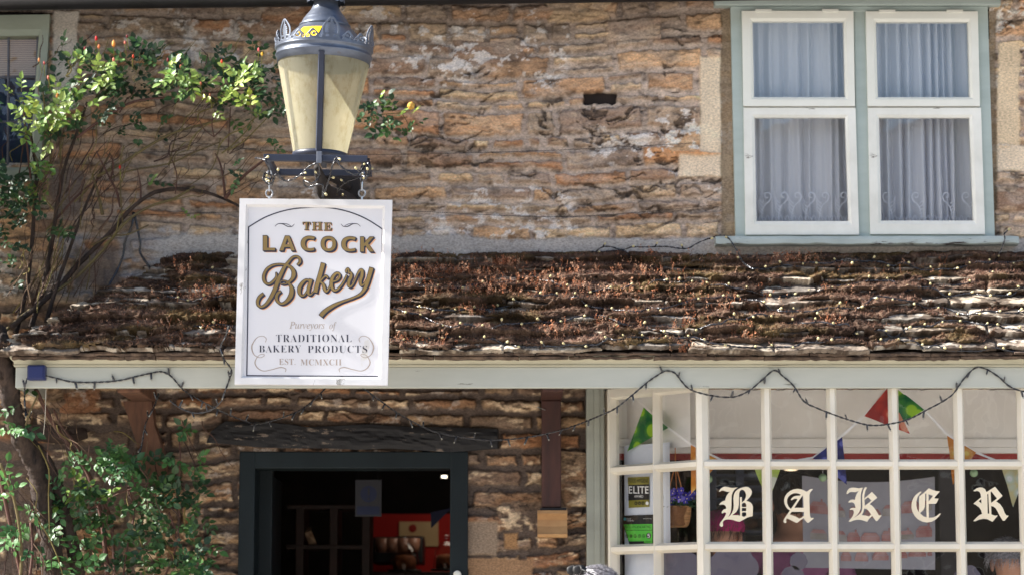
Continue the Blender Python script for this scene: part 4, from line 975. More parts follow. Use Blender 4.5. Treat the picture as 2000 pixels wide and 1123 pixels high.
# yellow sticker on the roof
mb = MB(); a_s, a_e = R(-90 - 42), R(-90 - 6); vs = []
for j in range(5):
    for i in range(9):
        f, s_ = j / 4, i / 8; rr_ = 88 - 28 * (f * .8 + .18) - 1.0; hh_ = 0 + 6 + (f * .8 + .0) * 30; an = a_s + (a_e - a_s) * s_ + .10 * f
        # follow the dome profile
        pr = [(88, 0), (84, 6), (74, 20), (62, 33), (52, 42)]; hh_ = 5 + 26 * f; rr_ = np.interp(hh_, [p[1] for p in pr], [p[0] for p in pr]) + 1.2
        vs.append((c0[0] + rr_ * px * math.cos(an), c0[1] + rr_ * px * math.sin(an), zr + hh_ * px))
mb.add(vs, [(j * 9 + i, j * 9 + i + 1, (j + 1) * 9 + i + 1, (j + 1) * 9 + i) for j in range(4) for i in range(8)])
lp('sticker', mb, mat('yellow_sticker', (255, 206, 30), (244, 190, 20), .4, 10, 0))
# cradle: square iron frame under the lantern
yf, yb = -1.06, -.75
zf = P(618, 310, yf).z; h = 13 * S(yf)
mb = MB(); xl_, xr_ = X(515, yf, 310), X(718, yf, 310)
mb.bbox(xl_, xr_, yf - .012, yf + .012, zf - h / 2, zf + h / 2, .002); mb.bbox(xl_, xr_, yb - .012, yb + .012, zf - h / 2, zf + h / 2, .002)
mb.bbox(xl_ + .001, xl_ + .026, yf + .0125, yb - .0125, zf - h / 2 + .001, zf + h / 2 - .001, .002); mb.bbox(xr_ - .026, xr_ - .001, yf + .0125, yb - .0125, zf - h / 2 + .001, zf + h / 2 - .001, .002)
mb.rot(piv, 'Y', R(.8)); obj('cradle', mb, iron, lamp)
mb = MB(); cxm = X(624, yf, 305)
mb.bbox(cxm - .010, cxm + .010, yf - .020, yf - .0125, zf - .022, zf + .024, .002); mb.bbox(cxm - .010, cxm + .010, LY - .16, LY + .10, zb - .034, zb - .016, .003)
obj('clamp', mb, mat('grey_steel', (120, 124, 134), rough=.4, metal=.5), lamp)
# arm back to the wall, with a stay
rust = mat('old_dark_iron', (44, 38, 36), (26, 22, 22), .8, 14, .003)
mb = MB(); q1 = Vector((lc.x + .01, yb + .01, zf - .005)); q2 = P(680, 388, -.02)
mb.tube([Vector((lc.x, yf + .02, zf - .03)), Vector((lc.x + .004, LY, zf - .05)), q1 + Vector((0, 0, -.07)), (q1 + q2) / 2 + Vector((.02, 0, -.05)), q2 + Vector((.01, 0, -.02))], [.012, .022, .034, .038, .034], 10, 6)
mb.tube([q1, (q1 + q2) / 2 + Vector((.01, 0, .02)), q2 + Vector((0, 0, .05))], .016, 8, 3)
obj('bracket_arm', mb, rust, lamp, smooth=True)
mb = MB(); mb.bbox(q2.x - .05, q2.x + .05, -.03, .0, q2.z - .12, q2.z + .10, .004); obj('wall_plate', mb, rust, lamp)
galv = mat('galvanised_steel', (200, 204, 210), (160, 164, 170), .3, 30, .0003, metal=.8)
def link(mb, c, w_, h_, r_, ax='x'):
    pts = []
    for k in range(17):
        an = 2 * math.pi * k / 16; a, b = w_ * math.cos(an), h_ * math.sin(an)
        pts.append(Vector(c) + (Vector((a, 0, b)) if ax == 'x' else Vector((0, a, b))))
    mb.tube(pts, r_, 6, cap=False)
# ================================================================== hanging sign
SY = -.92
sign = thing('hanging_sign', P(612, 752, SY), 'white painted wooden bakery sign with gold lettering hanging beneath the lantern', 'sign')
sgw = mat('sign_white_paint', (222, 221, 224), (215, 214, 216), .42, 3, .0001, stretch=(1, 1, .25), chips=(212, 209, 204), chip_amt=.66, chip_scale=8, chip_stretch=(1, 1, .3))
sfw = mat('sign_frame_paint', (224, 223, 224), (212, 211, 210), .5, 4, .0008, chips=(150, 147, 142), chip_amt=.63, chip_scale=14, chip_stretch=(1, 1, .4))
TL, TR, BR, BL = (468, 388), (766, 391), (757, 752), (458, 750)
mb = MB(); frame4(mb, TL, TR, BR, BL, 17, 16, 19, 17, SY, SY + .035, .014)
obj('frame', mb, sfw, sign)
mb = MB(); yb_ = SY + .014
q = [P(*TL, SY), P(*TR, SY), P(*BR, SY), P(*BL, SY)]; ins = [Vector((.02, 0, -.02)), Vector((-.02, 0, -.02)), Vector((-.02, 0, .02)), Vector((.02, 0, .02))]
q = [a + b for a, b in zip(q, ins)]; mb.add([(p.x, yb_, p.z) for p in q] + [(p.x, SY + .03, p.z) for p in q], [(0, 1, 2, 3), (4, 5, 6, 7)] + [(i, (i + 1) % 4, 4 + (i + 1) % 4, 4 + i) for i in range(4)])
obj('board', mb, sgw, sign)
mb = MB(); mb.bbox(X(490, SY, 388), X(550, SY, 388), SY + .036, SY + .04, P(500, 395, SY).z, P(500, 389, SY).z, .001); 
for u, s_ in ((526, 1), (707, 1)):
    c = P(u, 378, -.905); mb = MB()
    top = P(u + (2 if u < 600 else 4), 330, -.905)
    link(mb, c, .013, .014, .0035); mb.tube([c + Vector((0, 0, -.014)), c + Vector((0, 0, -.03))], .004, 6)
    link(mb, c + Vector((0, 0, .033)), .007, .024, .0032, 'y'); link(mb, c + Vector((0, 0, .07)), .008, .020, .0032)
    mb.tube([c + Vector((0, 0, .085)), c + Vector((0, 0, .12))], .0035, 6)
    obj('hook', mb, galv, sign)
gold = mat('gold_leaf', (158, 134, 84), (136, 112, 68), .38, 3, .0001, metal=.25); navy = mat('navy_enamel', (52, 52, 68), (42, 42, 58), .4, 5, 0)
peach = mat('peach_enamel', (232, 180, 140), (226, 172, 132), .5, 5, 0); greyp = mat('taupe_enamel', (176, 160, 148), (166, 150, 138), .5, 5, 0)
LAY = {'peach': (peach, .0006), 'navy': (navy, .0012), 'gold': (gold, .0022), 'taupe': (greyp, .0008)}
text = {k: MB() for k in LAY}
def SP(u, v, lay, dz_=0.0): return tuple(P(u, v, yb_ - LAY[lay][1] - dz_))
def word(s, box, lay='navy', off=0.0, du=0, dv=0, grow=0.0, shear=0.0, sp=1.0, dz_=0):
    v2, f2_ = text2d(s, off, sp, shear); ft = fit(v2, *box)
    sx_ = 0.0106 * 0
    text[lay].add([SP(u + du, v + dv, lay, dz_) for u, v in ft], f2_)
def ribbon(pts, lay, dx=0, dy_=0, grow=0, k=8, dz_=0.0, cap=True):
    p3 = [Vector((a, b, 0)) for a, b, _ in pts]; ws = [c + grow for _, _, c in pts]
    p3, ws = crom(p3, ws, k); L, Rr = [], []
    for i, p in enumerate(p3):
        t = (p3[min(i + 1, len(p3) - 1)] - p3[max(i - 1, 0)]).normalized(); nn = Vector((-t.y, t.x, 0))
        if cap and i == 0: p = p - t * grow * .5
        if cap and i == len(p3) - 1: p = p + t * grow * .5
        L.append(p + nn * ws[i] / 2); Rr.append(p - nn * ws[i] / 2)
    m = len(L); vs = [SP(p.x + dx, p.y + dy_, lay, dz_ + .00001 * (i % 1)) for i, p in enumerate(L + Rr)]
    text[lay].add(vs, [(i, i + 1, m + i + 1, m + i) for i in range(m - 1)])
# border line with arched top
bd_pts = [(482, 733, 2.2), (484, 600, 2.2), (485.5, 443, 2.2)]
ribbon(bd_pts, 'navy', k=2); ribbon([(485.5, 444, 2.2), (520, 424, 2.2), (560, 411, 2.2), (600, 406, 2.4), (640, 406, 2.4), (680, 414, 2.2), (715, 428, 2.2), (747, 448, 2.2)], 'navy', dz_=.0001)
ribbon([(747, 447, 2.2), (744, 600, 2.2), (740, 735, 2.2)], 'navy', k=2, dz_=.0002); ribbon([(481, 733, 2.4), (740, 735, 2.4)], 'navy', k=2, dz_=.0003)
# THE / LACOCK, letter by letter
for ch, a, b, va, vb in [('𝐓', 591, 606, 434, 449), ('𝐇', 609, 629, 434, 449.5), ('𝐄', 632, 648, 435, 450)]:
    word(ch, (a, va, b, vb), 'peach', du=2.6, dv=2.6, off=.01); word(ch, (a - .5, va - .5, b + .5, vb + .5), 'navy', du=1, dv=1, off=.02); word(ch, (a, va, b, vb), 'gold')
for ch, a, b in [('𝗟', 514, 537), ('𝗔', 546, 576), ('𝗖', 588, 615), ('𝗢', 627, 656), ('𝗖', 667, 695), ('𝗞', 704, 730)]:
    dv0 = (a - 514) * .012; bx = (a, 461 + dv0, b, 489.5 + dv0)
    word(ch, bx, 'peach', off=.012, du=5, dv=4.5)
    word(ch, (bx[0] - 1, bx[1] - 1, bx[2] + 1, bx[3] + 1), 'peach', off=.03, du=2.5, dv=2.0, dz_=.0003) if 0 else None
    for k in range(1, 4): word(ch, (bx[0] - .8, bx[1] - .8, bx[2] + .8, bx[3] + .8), 'navy', off=.012, du=k * .9, dv=k * .9, dz_=.0001 * (3 - k))
    word(ch, (bx[0] - 1, bx[1] - 1, bx[2] + 1, bx[3] + 1), 'navy', off=.012, dz_=.0005)
    word(ch, bx, 'gold')
a_ = lambda L: [(490 + x * .1158, 490 + y * .1158, w_ * .1158) for x, y, w_ in L]
b2 = lambda L: [(600 + x * .1336, 490 + y * .1336, w_ * .1336) for x, y, w_ in L]
strokes = [a_([(785,240,30),(828,190,45),(820,130,45),(770,97,32),(700,115,35),(625,200,42),(565,280,52),(500,410,62),(450,520,66),(405,650,66),(340,780,60),(260,890,45),(180,940,36),(122,910,42),(115,840,50),(150,770,50),(212,718,42)]),
 a_([(425,365,18),(430,440,35),(380,510,38),(310,558,35),(248,540,45),(218,480,50),(222,400,45),(270,310,40),(360,248,34),(460,228,28),(560,234,28),(650,262,45),(712,330,62),(722,410,72),(690,480,50),(620,540,28),(555,562,20),(500,552,16),(492,525,16),(540,503,16),(610,522,30),(665,580,50),(690,660,70),(670,760,76),(600,850,52),(520,890,36),(450,850,46),(430,780,50),(455,715,46),(505,680,36)]),
 a_([(1000,505,30),(930,492,36),(865,545,52),(820,625,62),(818,700,55),(850,752,36),(905,740,30),(955,665,24)]), a_([(1015,478,62),(990,570,56),(968,660,52),(972,722,44),(1010,735,28),(1060,680,20),(1110,600,18)]),
 b2([(235,182,62),(195,330,62),(150,480,60),(118,608,60)]), b2([(185,458,20),(225,405,26),(268,368,30),(296,385,28),(300,405,22)]), b2([(190,455,22),(235,490,40),(255,560,46),(278,592,34),(312,560,24),(345,480,22)]),
 b2([(365,452,22),(430,432,28),(472,385,34),(470,338,30),(425,330,36),(372,390,48),(352,480,52),(372,558,42),(420,576,30),(482,525,26),(545,430,26),(578,355,24)]),
 b2([(575,320,22),(570,290,30),(592,262,28),(608,285,26),(604,318,22),(640,322,28),(642,375,46),(612,440,48),(605,500,42),(635,524,28),(682,462,24),(735,345,24)]),
 b2([(730,352,24),(772,288,36),(802,292,46),(800,365,48),(778,440,46),(790,502,34),(835,480,24),(880,400,20)]),
 b2([(942,248,62),(910,360,60),(880,460,56),(845,548,50),(785,625,38),(700,672,30),(600,710,28),(500,745,34),(400,790,46),(300,850,56),(235,905,60),(198,950,62)])]
for i, s_ in enumerate(strokes): ribbon(s_, 'peach', 4.6, 4.6, -1.2, dz_=.00002 * i)
wht = MB(); 
for i, s_ in enumerate(strokes):
    for k in range(3, 0, -1): ribbon(s_, 'navy', k * .75, k * .75, 1.2, dz_=.00002 * i + .0003 * (4 - k) / 3)
for i, s_ in enumerate(strokes): ribbon(s_, 'navy', 0, 0, 1.6, dz_=.00045 + .00001 * i); ribbon(s_, 'gold', -.1, -.1, -.7, dz_=.00002 * i)
# small print
word('𝐓𝐑𝐀𝐃𝐈𝐓𝐈𝐎𝐍𝐀𝐋', (539, 653, 687, 667.5), off=-.0155, sp=1.12); word('𝐁𝐀𝐊𝐄𝐑𝐘', (506, 674, 588, 687.5), off=-.0155, sp=1.1); word('𝐏𝐑𝐎𝐃𝐔𝐂𝐓𝐒', (601, 674.5, 717, 688.5), off=-.0155, sp=1.1)
word('𝐄𝐒𝐓.', (545, 700, 577, 712), 'taupe', -.008, sp=1.08); word('𝐌𝐂𝐌𝐗𝐂𝐈𝐈', (587, 701, 667, 713), 'taupe', -.008, sp=1.08)
word('𝑃𝑢𝑟𝑣𝑒𝑦𝑜𝑟𝑠', (565, 628, 634, 645.5), 'taupe', 0); word('𝑜𝑓', (643, 628.5, 657, 646), 'taupe', 0)
for sg in (1, -1):
    f = lambda L, w_=1.0: [((x if sg > 0 else 1221 - x + (y - 690) * -.012), y, w * w_) for x, y, w in L]
    ribbon(f([(518, 668, 1), (520, 661, 1.2), (513, 656, 1), (502, 659, 1.2), (493, 672, 2.2), (492, 682, 2.4), (497, 693, 1.6), (508, 698, 1), (516, 694, 1.3), (514, 691, 1), (505, 694, 1), (498, 707, 2.2), (503, 718, 2), (515, 724, 1.4), (532, 721, 1.4), (548, 717, 1.8), (558, 720, 1.6), (557, 726, 1)]), 'taupe', k=5)
    g_ = lambda L: [((x if sg > 0 else 1241 - x), y, w) for x, y, w in L]
    ribbon(g_([(537, 443, .8), (543, 438, 1.2), (552, 438, 1.8), (562, 443, 1.6), (570, 443, 1.2), (575, 438, .7)]), 'navy', k=4); ribbon(g_([(552, 437, .7), (560, 438, 1), (568, 442, 1)]), 'navy', k=3, dz_=.0001)
for k, nm in (('navy', 'navy_lettering'), ('gold', 'gold_lettering'), ('peach', 'peach_shading'), ('taupe', 'small_lettering')):
    obj(nm, text[k], LAY[k][0], sign)
# ================================================================== things in and behind the shop window
def flag_mat(name, c1, c2, c3, sc=14):
    m, t, b, o = nmat(name); tc = t.nodes.new('ShaderNodeTexCoord'); vo = t.nodes.new('ShaderNodeTexVoronoi'); vo.inputs['Scale'].default_value = sc; t.links.new(tc.outputs['Object'], vo.inputs[0])
    r = ramp(t, vo.outputs['Distance'], [(.0, lin(c1)), (.34, lin(c1)), (.40, lin(c2)), (.62, lin(c3))]); t.links.new(r.outputs[0], b.inputs['Base Color']); b.inputs['Roughness'].default_value = .8
    tr = t.nodes.new('ShaderNodeBsdfTranslucent'); t.links.new(r.outputs[0], tr.inputs[0]); mx = t.nodes.new('ShaderNodeMixShader'); mx.inputs[0].default_value = .35
    t.links.new(b.outputs[0], mx.inputs[1]); t.links.new(tr.outputs[0], mx.inputs[2]); t.links.new(mx.outputs[0], o.inputs[0]); return m
fg = flag_mat('apple_print', (150, 196, 50), (70, 140, 50), (24, 104, 58)); fr_ = flag_mat('tomato_print', (224, 150, 120), (196, 50, 34), (150, 26, 22)); fo = flag_mat('orange_print', (236, 208, 120), (226, 168, 80), (206, 130, 50), 18)
fb = flag_mat('berry_print', (96, 104, 190), (52, 60, 140), (34, 36, 100), 22); fl = flag_mat('lime_print', (236, 240, 224), (200, 220, 140), (186, 212, 96)); fw = flag_mat('floral_print', (226, 232, 232), (196, 212, 200), (206, 200, 150), 20)
def DP(u, v, o=0.0): return Q(u, v, -.034 - o) if u < 1356 else P(u, v, -.385 + o)
bun = thing('bunting', P(1600, 900, -.40), 'fabric fruit print bunting strung on white tape inside the bow window', 'bunting')
def depthY(u): return -.06 if u < 1230 else (-.10 - (u - 1230) / 150 * .25 if u < 1380 else -.385)
FL = [('green apple print flag', fg, [(1258, 793), (1305, 835), (1225, 881)]), ('orange print flag beside the hanging basket', fo, [(1349, 868), (1408, 899), (1350, 964)]), ('lime print flag', fl, [(1470, 906), (1529, 903), (1500, 980)]), ('blue berry print flag', fb, [(1588, 894), (1645, 850), (1654, 946)]),
      ('red tomato print flag', fr_, [(1688, 812), (1733, 757), (1777, 847)]), ('green apple print flag near the middle', fg, [(1753, 757), (1805, 800), (1737, 840)]), ('orange print flag at the right', fo, [(1850, 848), (1906, 883), (1861, 946)]), ('pale floral print flag', fw, [(1954, 903), (2014, 897), (1979, 990)])]
tape = [(1210, 745), (1258, 793), (1305, 835), (1349, 868), (1408, 897), (1470, 906), (1529, 903), (1588, 893), (1645, 850), (1688, 812), (1733, 757), (1743, 748), (1753, 757), (1805, 800), (1850, 848), (1906, 883), (1954, 902), (2014, 897), (2080, 860)]
for i, (lb, m, tri) in enumerate(FL):
    y = [depthY(u) for u, v in tri]; pts = [DP(u, v) for (u, v) in tri]; mb = MB(); n = 8; idx = {}; vs = []; fs = []
    for a in range(n + 1):
        for b in range(n + 1 - a):
            c = n - a - b; p = (pts[0] * a + pts[1] * b + pts[2] * c) / n; idx[(a, b)] = len(vs); vs.append((p.x, p.y + .006 * math.sin(a * 1.1 + b * .7 + i), p.z))
    for a in range(n):
        for b in range(n - a):
            fs.append((idx[(a, b)], idx[(a + 1, b)], idx[(a, b + 1)]))
            if a + b < n - 1: fs.append((idx[(a + 1, b)], idx[(a + 1, b + 1)], idx[(a, b + 1)]))
    mb.add(vs, fs); obj('flag', mb, m, bun, smooth=True, fix=False, label=lb)
mb = MB()
for i in range(len(tape) - 1):
    a, b = tape[i], tape[i + 1]; mb.beam(DP(a[0], a[1], .003), DP(b[0], b[1], .003), .008, .0015)
obj('tape', mb, white_in, bun)
# stickers on the side pane
blackp = mat('black_vinyl', (24, 24, 26), (20, 20, 22), .5, 5, 0); olive = mat('olive_gold_print', (128, 122, 44), (120, 114, 40), .5, 5, 0); grn = mat('bright_green_print', (88, 196, 66), (84, 188, 62), .5, 5, 0); whp = mat('white_print', (226, 226, 226), (220, 220, 220), .5, 5, 0); blu = mat('teal_print', (60, 150, 160), (50, 130, 150), .5, 5, 0)
OFF = -.047
def qpoly(pts, o): 
    mb = MB(); mb.add([tuple(Q(u, v, OFF + o)) for u, v in pts], [tuple(range(len(pts)))]); return mb
def qtext(mb, s, box, o, off=0.0, sp=1.0):
    v2, f2_ = text2d(s, off, sp); mb.add([tuple(Q(u, v, OFF + o)) for u, v in fit(v2, *box)], f2_)
def qrect(mb, u0, v0, u1, v1, o, tilt=0): mb.add([tuple(Q(u, v, OFF + o)) for u, v in ((u0, v0 + 1.5 * tilt), (u1, v0), (u1, v1), (u0, v1 + 1.5 * tilt))], [(0, 1, 2, 3)])
def qdisc(mb, u, v, r, o, r0=0, sy=1.0):
    n = 20; 
    if r0: mb.add([tuple(Q(u + k * math.cos(2 * math.pi * i / n) * .85, v + k * sy * math.sin(2 * math.pi * i / n), OFF + o)) for k in (r, r0) for i in range(n)], [(i, (i + 1) % n, n + (i + 1) % n, n + i) for i in range(n)])
    else: mb.add([tuple(Q(u + r * math.cos(2 * math.pi * i / n) * .85, v + r * sy * math.sin(2 * math.pi * i / n), OFF + o)) for i in range(n)], [tuple(range(n))])
def sticker(name, loc, label): return thing(name, loc, label, 'sticker')
st1 = sticker('award_sticker', Q(1247, 991, OFF), 'olive and black ELITE award sticker, the upper sticker on the narrow side pane')
mb = qpoly([(1226, 931.5), (1268, 930), (1268, 989), (1228, 991)], .001); obj('backing', mb, olive, st1)
mb = MB(); qrect(mb, 1227, 945, 1268, 975, .0018, 1); obj('band', mb, blackp, st1)
def sword(s_, box, o, m, par, off=0.0): mb = MB(); qtext(mb, s_, box, o, off); obj('word', mb, m, par)
def sdisc(u, v, r_, o, m, par, r0=0, nm='circle'): mb = MB(); qdisc(mb, u, v, r_, o, r0); obj(nm, mb, m, par)
sword('𝖤𝖫𝖨𝖳𝖤', (1228, 949, 1267, 963), .0026, whp, st1, .012); sword('AWARD', (1239, 966, 1256, 971), .0026, whp, st1); sdisc(1264, 982, 3.6, .0026, whp, st1)
sword('FOOD HYGIENE', (1228, 934, 1266, 942), .0026, blackp, st1)
for u in (1242, 1249, 1256): sdisc(u, 982, 3.4, .0026, blackp, st1, 2.2); sword('5', (u - 1.2, 980, u + 1.2, 984), .0026, blackp, st1)
st2 = sticker('hygiene_rating_sticker', Q(1246, 1064, OFF), 'green and black food hygiene rating sticker showing 5 on the narrow side pane')
mb = qpoly([(1216, 1006), (1276, 1004), (1276, 1063), (1230, 1064.5), (1217, 1024)], .001); obj('backing', mb, blackp, st2)
mb = qpoly([(1218, 1023.5), (1274, 1022.5), (1274, 1060), (1258, 1060), (1258, 1056), (1228, 1056.5)], .0018); obj('green_panel', mb, grn, st2)
sword('FOOD HYGIENE RATING', (1220, 1025.5, 1271, 1031), .0026, blackp, st2); mb = MB(); qrect(mb, 1221, 1034, 1274, 1035, .0026); obj('rule', mb, blackp, st2); sdisc(1267, 1045.5, 5.6, .0026, blackp, st2)
for k, u in enumerate((1224.5, 1232.5, 1240.5, 1249, 1257)): sdisc(u, 1046, 3.4, .0026, blackp, st2, 2.6); sword(str(k), (u - 1.1, 1044, u + 1.1, 1048), .0026, blackp, st2)
sword('VERY GOOD', (1260, 1056, 1272, 1058.5), .0026, blackp, st2); sword('𝟱', (1264.5, 1041.5, 1269.5, 1049.5), .0034, whp, st2); sword('Food', (1224, 1011, 1232, 1013.5), .002, whp, st2); sword('Standards', (1224, 1014.5, 1237, 1017), .002, whp, st2); sword('Food Standards Agency', (1256, 1011, 1273, 1013), .002, whp, st2)
sdisc(1220.5, 1013, 3.2, .0026, blu, st2, nm='emblem')
# hanging basket with violets
hb = thing('hanging_basket', P(1320, 1028, -.16), 'wicker hanging basket of purple pansies on orange cords inside the bow window', 'basket')
BYY = -.16; bs = S(BYY); c = P(1321, 1028, BYY)
wick = vcol_mat('wicker', .8, 120, .3, .001); mb = MB(); n = 40
prof = [(20, 0), (23, 3), (25, 8), (27.5, 20), (28.5, 32), (29, 39)]
for i in range(26):
    f = i / 25; zq = f * 39; r_ = float(np.interp(zq, [p[1] for p in prof], [p[0] for p in prof])) * bs; vs = []
    pts = [Vector((c.x + r_ * math.cos(a) , c.y + r_ * .8 * math.sin(a), c.z + zq * bs + .001 * math.sin(a * 24 + i * math.pi))) for a in [2 * math.pi * k / 48 for k in range(49)]]
    g = random.uniform(.75, 1.15); mb.tube(pts, .0021, 5, cap=False, col=tuple(x * g for x in lin((196, 150, 104))[:3]))
mb.lathe([(0, .002), (19 * bs, .002), (22 * bs, .008), (27 * bs, 38 * bs), (0, 36 * bs)], (c.x, c.y, c.z), 24, col=lin((130, 90, 60))[:3]); obj('wicker_bowl', mb, wick, hb)
leafm = vcol_mat('leaf_green', .46, 90, .25, .0006, trans=.35, spec=.6)
mb = MB(); mf = MB(); r = random.Random(2)
for i in range(420):
    a = r.uniform(0, 6.28); rr_ = r.uniform(0, 1) ** .5 * 37 * bs; p = Vector((c.x + rr_ * math.cos(a), c.y + rr_ * .8 * math.sin(a), c.z + (38 + r.uniform(-4, 24) * (1.1 - rr_ / (37 * bs) * .6)) * bs)); s_ = r.uniform(.007, .013)
    d = Vector((r.uniform(-1, 1), r.uniform(-1, 1), r.uniform(-.3, 1))).normalized(); e = d.orthogonal().normalized(); g = r.uniform(.6, 1.2)
    mb.add([p, p + d * s_ + e * s_ * .45, p + d * s_ * 1.8, p + d * s_ - e * s_ * .45], [(0, 1, 2, 3)], tuple(x * g for x in lin((52, 96, 60))[:3]))
for i in range(46):
    a = r.uniform(0, 6.28); rr_ = r.uniform(0, 1) ** .5 * 36 * bs; p = Vector((c.x + rr_ * math.cos(a), c.y - abs(rr_ * .8 * math.sin(a)), c.z + (50 + r.uniform(-4, 22)) * bs)); s_ = r.uniform(.009, .014)
    cc_ = r.choice([(70, 60, 170), (92, 80, 190), (60, 48, 150), (130, 120, 210)])
    for k in range(5):
        an = k * 1.2566 + r.random(); q_ = p + Vector((math.cos(an) * s_ * .6, -.003, math.sin(an) * s_ * .6)); mf.ball(q_, s_ * .55, (1, .3, 1), 1, col=lin(cc_)[:3])
    mf.ball(p + Vector((0, -.006, 0)), s_ * .22, (1, .6, 1), 1, col=lin((236, 220, 150))[:3])
obj('foliage', mb, leafm, hb); obj('flowers', mf, vcol_mat('petals', .7, 60, .2, 0), hb)
mb = MB()
for du in (-22, 2, 20): mb.tube([P(1321 + du, 990, BYY + (.04 if du == 2 else -.03)), P(1319, 905, BYY), P(1318, 800, BYY)], .0022, 5)
obj('cord', mb, mat('orange_cord', (206, 130, 66), rough=.8), hb)
# tea towel with a little red town hung as a banner
cloth = mat('grey_linen', (176, 176, 186), (156, 157, 168), .9, 3, .001, trans=.2)
tw = thing('linen_banner', P(1690, 1112, .30), 'pale linen cloth printed with little red houses hanging behind the lettered panes', 'cloth')
mb = MB(); n, m_n = 40, 14; vs = []
cor = [(1566, 928), (1826, 930), (1826, 1112), (1570, 1108)]
def clp(s, t, dy_=0.0):
    u = (cor[0][0] * (1 - s) + cor[1][0] * s) * (1 - t) + (cor[3][0] * (1 - s) + cor[2][0] * s) * t; v = (cor[0][1] * (1 - s) + cor[1][1] * s) * (1 - t) + (cor[3][1] * (1 - s) + cor[2][1] * s) * t
    v += 12 * math.sin(math.pi * s) * (1 - t); p = P(u, v, .30); p.y += .010 * math.sin(s * 9 + t * 2) * (1 - .4 * t) + dy_ - .012 * math.exp(-((s - .1 - t * .2) * 9) ** 2); return p
mb.add([tuple(clp(i / n, j / m_n)) for j in range(m_n + 1) for i in range(n + 1)], [(j * (n + 1) + i, j * (n + 1) + i + 1, (j + 1) * (n + 1) + i + 1, (j + 1) * (n + 1) + i) for j in range(m_n) for i in range(n)]); obj('cloth', mb, cloth, tw, smooth=True, fix=False)
pr = MB(); pg = MB(); r = random.Random(6)
def prect(mb, u0, v0, u1, v1, slant=0):
    inv = lambda u, v: (min(max((u - 1568) / 258, .01), .99), min(max((v - 929 - 8) / 182, .02), .98))
    k = 4; vs = []
    for j in (0, 1):
        for i in range(k + 1):
            u = u0 + (u1 - u0) * i / k + (slant if j == 0 else 0) * (1 - 2 * i / k); v = v0 if j == 0 else v1; s, t = inv(u, v); vs.append(tuple(clp(s, t, -.003)))
    mb.add(vs, [(i, i + 1, k + 2 + i, k + 1 + i) for i in range(k)])
for row, (vb_, n_) in enumerate(((1008, 7), (1060, 8), (1098, 7))):
    u = 1582 if row < 2 else 1640
    while u < 1812:
        w_ = r.uniform(18, 40); h_ = r.uniform(9, 18) * (1 if row < 2 else .6); vv = vb_ + 6 * math.sin(u * .02)
        prect(pr if r.random() < .75 else pg, u, vv - h_, min(u + w_, 1820), vv); prect(pr, u + 1, vv - h_ - 8, min(u + w_ - 1, 1820), vv - h_ - .5, w_ * .16); 
        if r.random() < .6: prect(pr, u + w_ * .6, vv - h_ - 14, u + w_ * .6 + 4, vv - h_ - 8)
        u += w_ + r.uniform(1, 9)
obj('printed_houses', pr, mat('brick_red_ink', (146, 92, 90), (178, 150, 150), .9, 14, 0), tw, fix=False); obj('printed_trees', pg, mat('sage_ink', (140, 136, 130), (170, 166, 168), .9, 12, 0), tw, fix=False)
# glass baubles and a ceiling lamp
bm_ = mat('pale_green_glass', (170, 200, 160), (140, 176, 130), .2, 6, 0)
for i, (u, v, y) in enumerate([(1607, 932, .2), (1902, 923, .2), (1384, 935, .2)]):
    b = thing('bauble', P(u, v + 8, y), ['green glass bauble hanging at the upper left corner of the linen banner', 'green glass bauble hanging above the last blackletter R', 'green glass bauble hanging above the magenta hat beside the corner post'][i], 'bauble', 'baubles in the shop window')
    mb = MB(); mb.ball(P(u, v, y), 8 * S(y), (1, 1, 1), 3); obj('globe', mb, bm_, b, smooth=True); mb = MB(); mb.tube([P(u, v - 8, y), P(u + 1, v - 120, y)], .0012, 4); obj('thread', mb, whp, b)
cl_ = thing('ceiling_light', P(1545, 914, 2.2), 'lit round ceiling light seen at the top of the pane lettered A', 'lamp')
mb = MB(); c = P(1545, 910, 2.2); mb.lathe([(0, -.022), (.03, -.018), (.055, 0), (.055, .02)], (c.x, c.y, c.z), 24); obj('diffuser', mb, emis('warm_lamp', (255, 226, 180), 1.0), cl_, smooth=True)
mb = MB(); mb.lathe([(.06, .02), (.06, .04), (.02, .04), (.015, .3)], (c.x, c.y, c.z), 24); obj('fitting', mb, blackp, cl_)
sf = thing('display_shelf', P(1445, 1110, 1.9), 'dim blue-grey slatted shelf rack behind the pane lettered B', 'shelves'); y = 1.9
steel = mat('blue_grey_shelf', (86, 96, 124), (60, 68, 92), .5, 4, .0003); mb = MB()
for u in (1392, 1446, 1500): a = P(u, 1000, y); mb.bbox(a.x - .02, a.x + .02, y, y + .04, .1, Z(905, y), .004)
obj('upright', mb, steel, sf)
for v in (925, 948, 972, 1000, 1035, 1075): mb = MB(); mb.bbox(X(1388, y, v), X(1505, y, v), y - .01, y + .35, Z(v, y) - .012, Z(v, y), .003); obj('shelf', mb, steel, sf)
lo = mat('bread_crust', (150, 96, 54), (110, 66, 36), .8, 20, .002); r = random.Random(5)
for v in (972, 1000, 1035):
    for u in range(1402, 1500, 22):
        if r.random() < .7: c = P(u, v, y + .08); mb = MB(); mb.ball(c + Vector((0, 0, .032)), .035, (1.2, 1, .8), 2, jit=.04); o = obj('bread_loaf', mb, lo, None, smooth=True); tag(o, 'dim round bread loaf on the shelf rack behind the pane lettered B', 'bread', 'loaves on the shelf rack behind the letter B')
mb = MB(); a, b = P(1834, 1000, 1.6), P(1866, 1000, 1.6); mb.bbox(a.x, b.x, 1.6, 1.75, .1, 2.7, .006); o = obj('pillar', mb, mat('dark_grey_pillar', (74, 72, 78), (58, 56, 62), .7, 4, 0), None); tag(o, 'dark grey pillar inside the shop between the letters E and R', 'pillar')
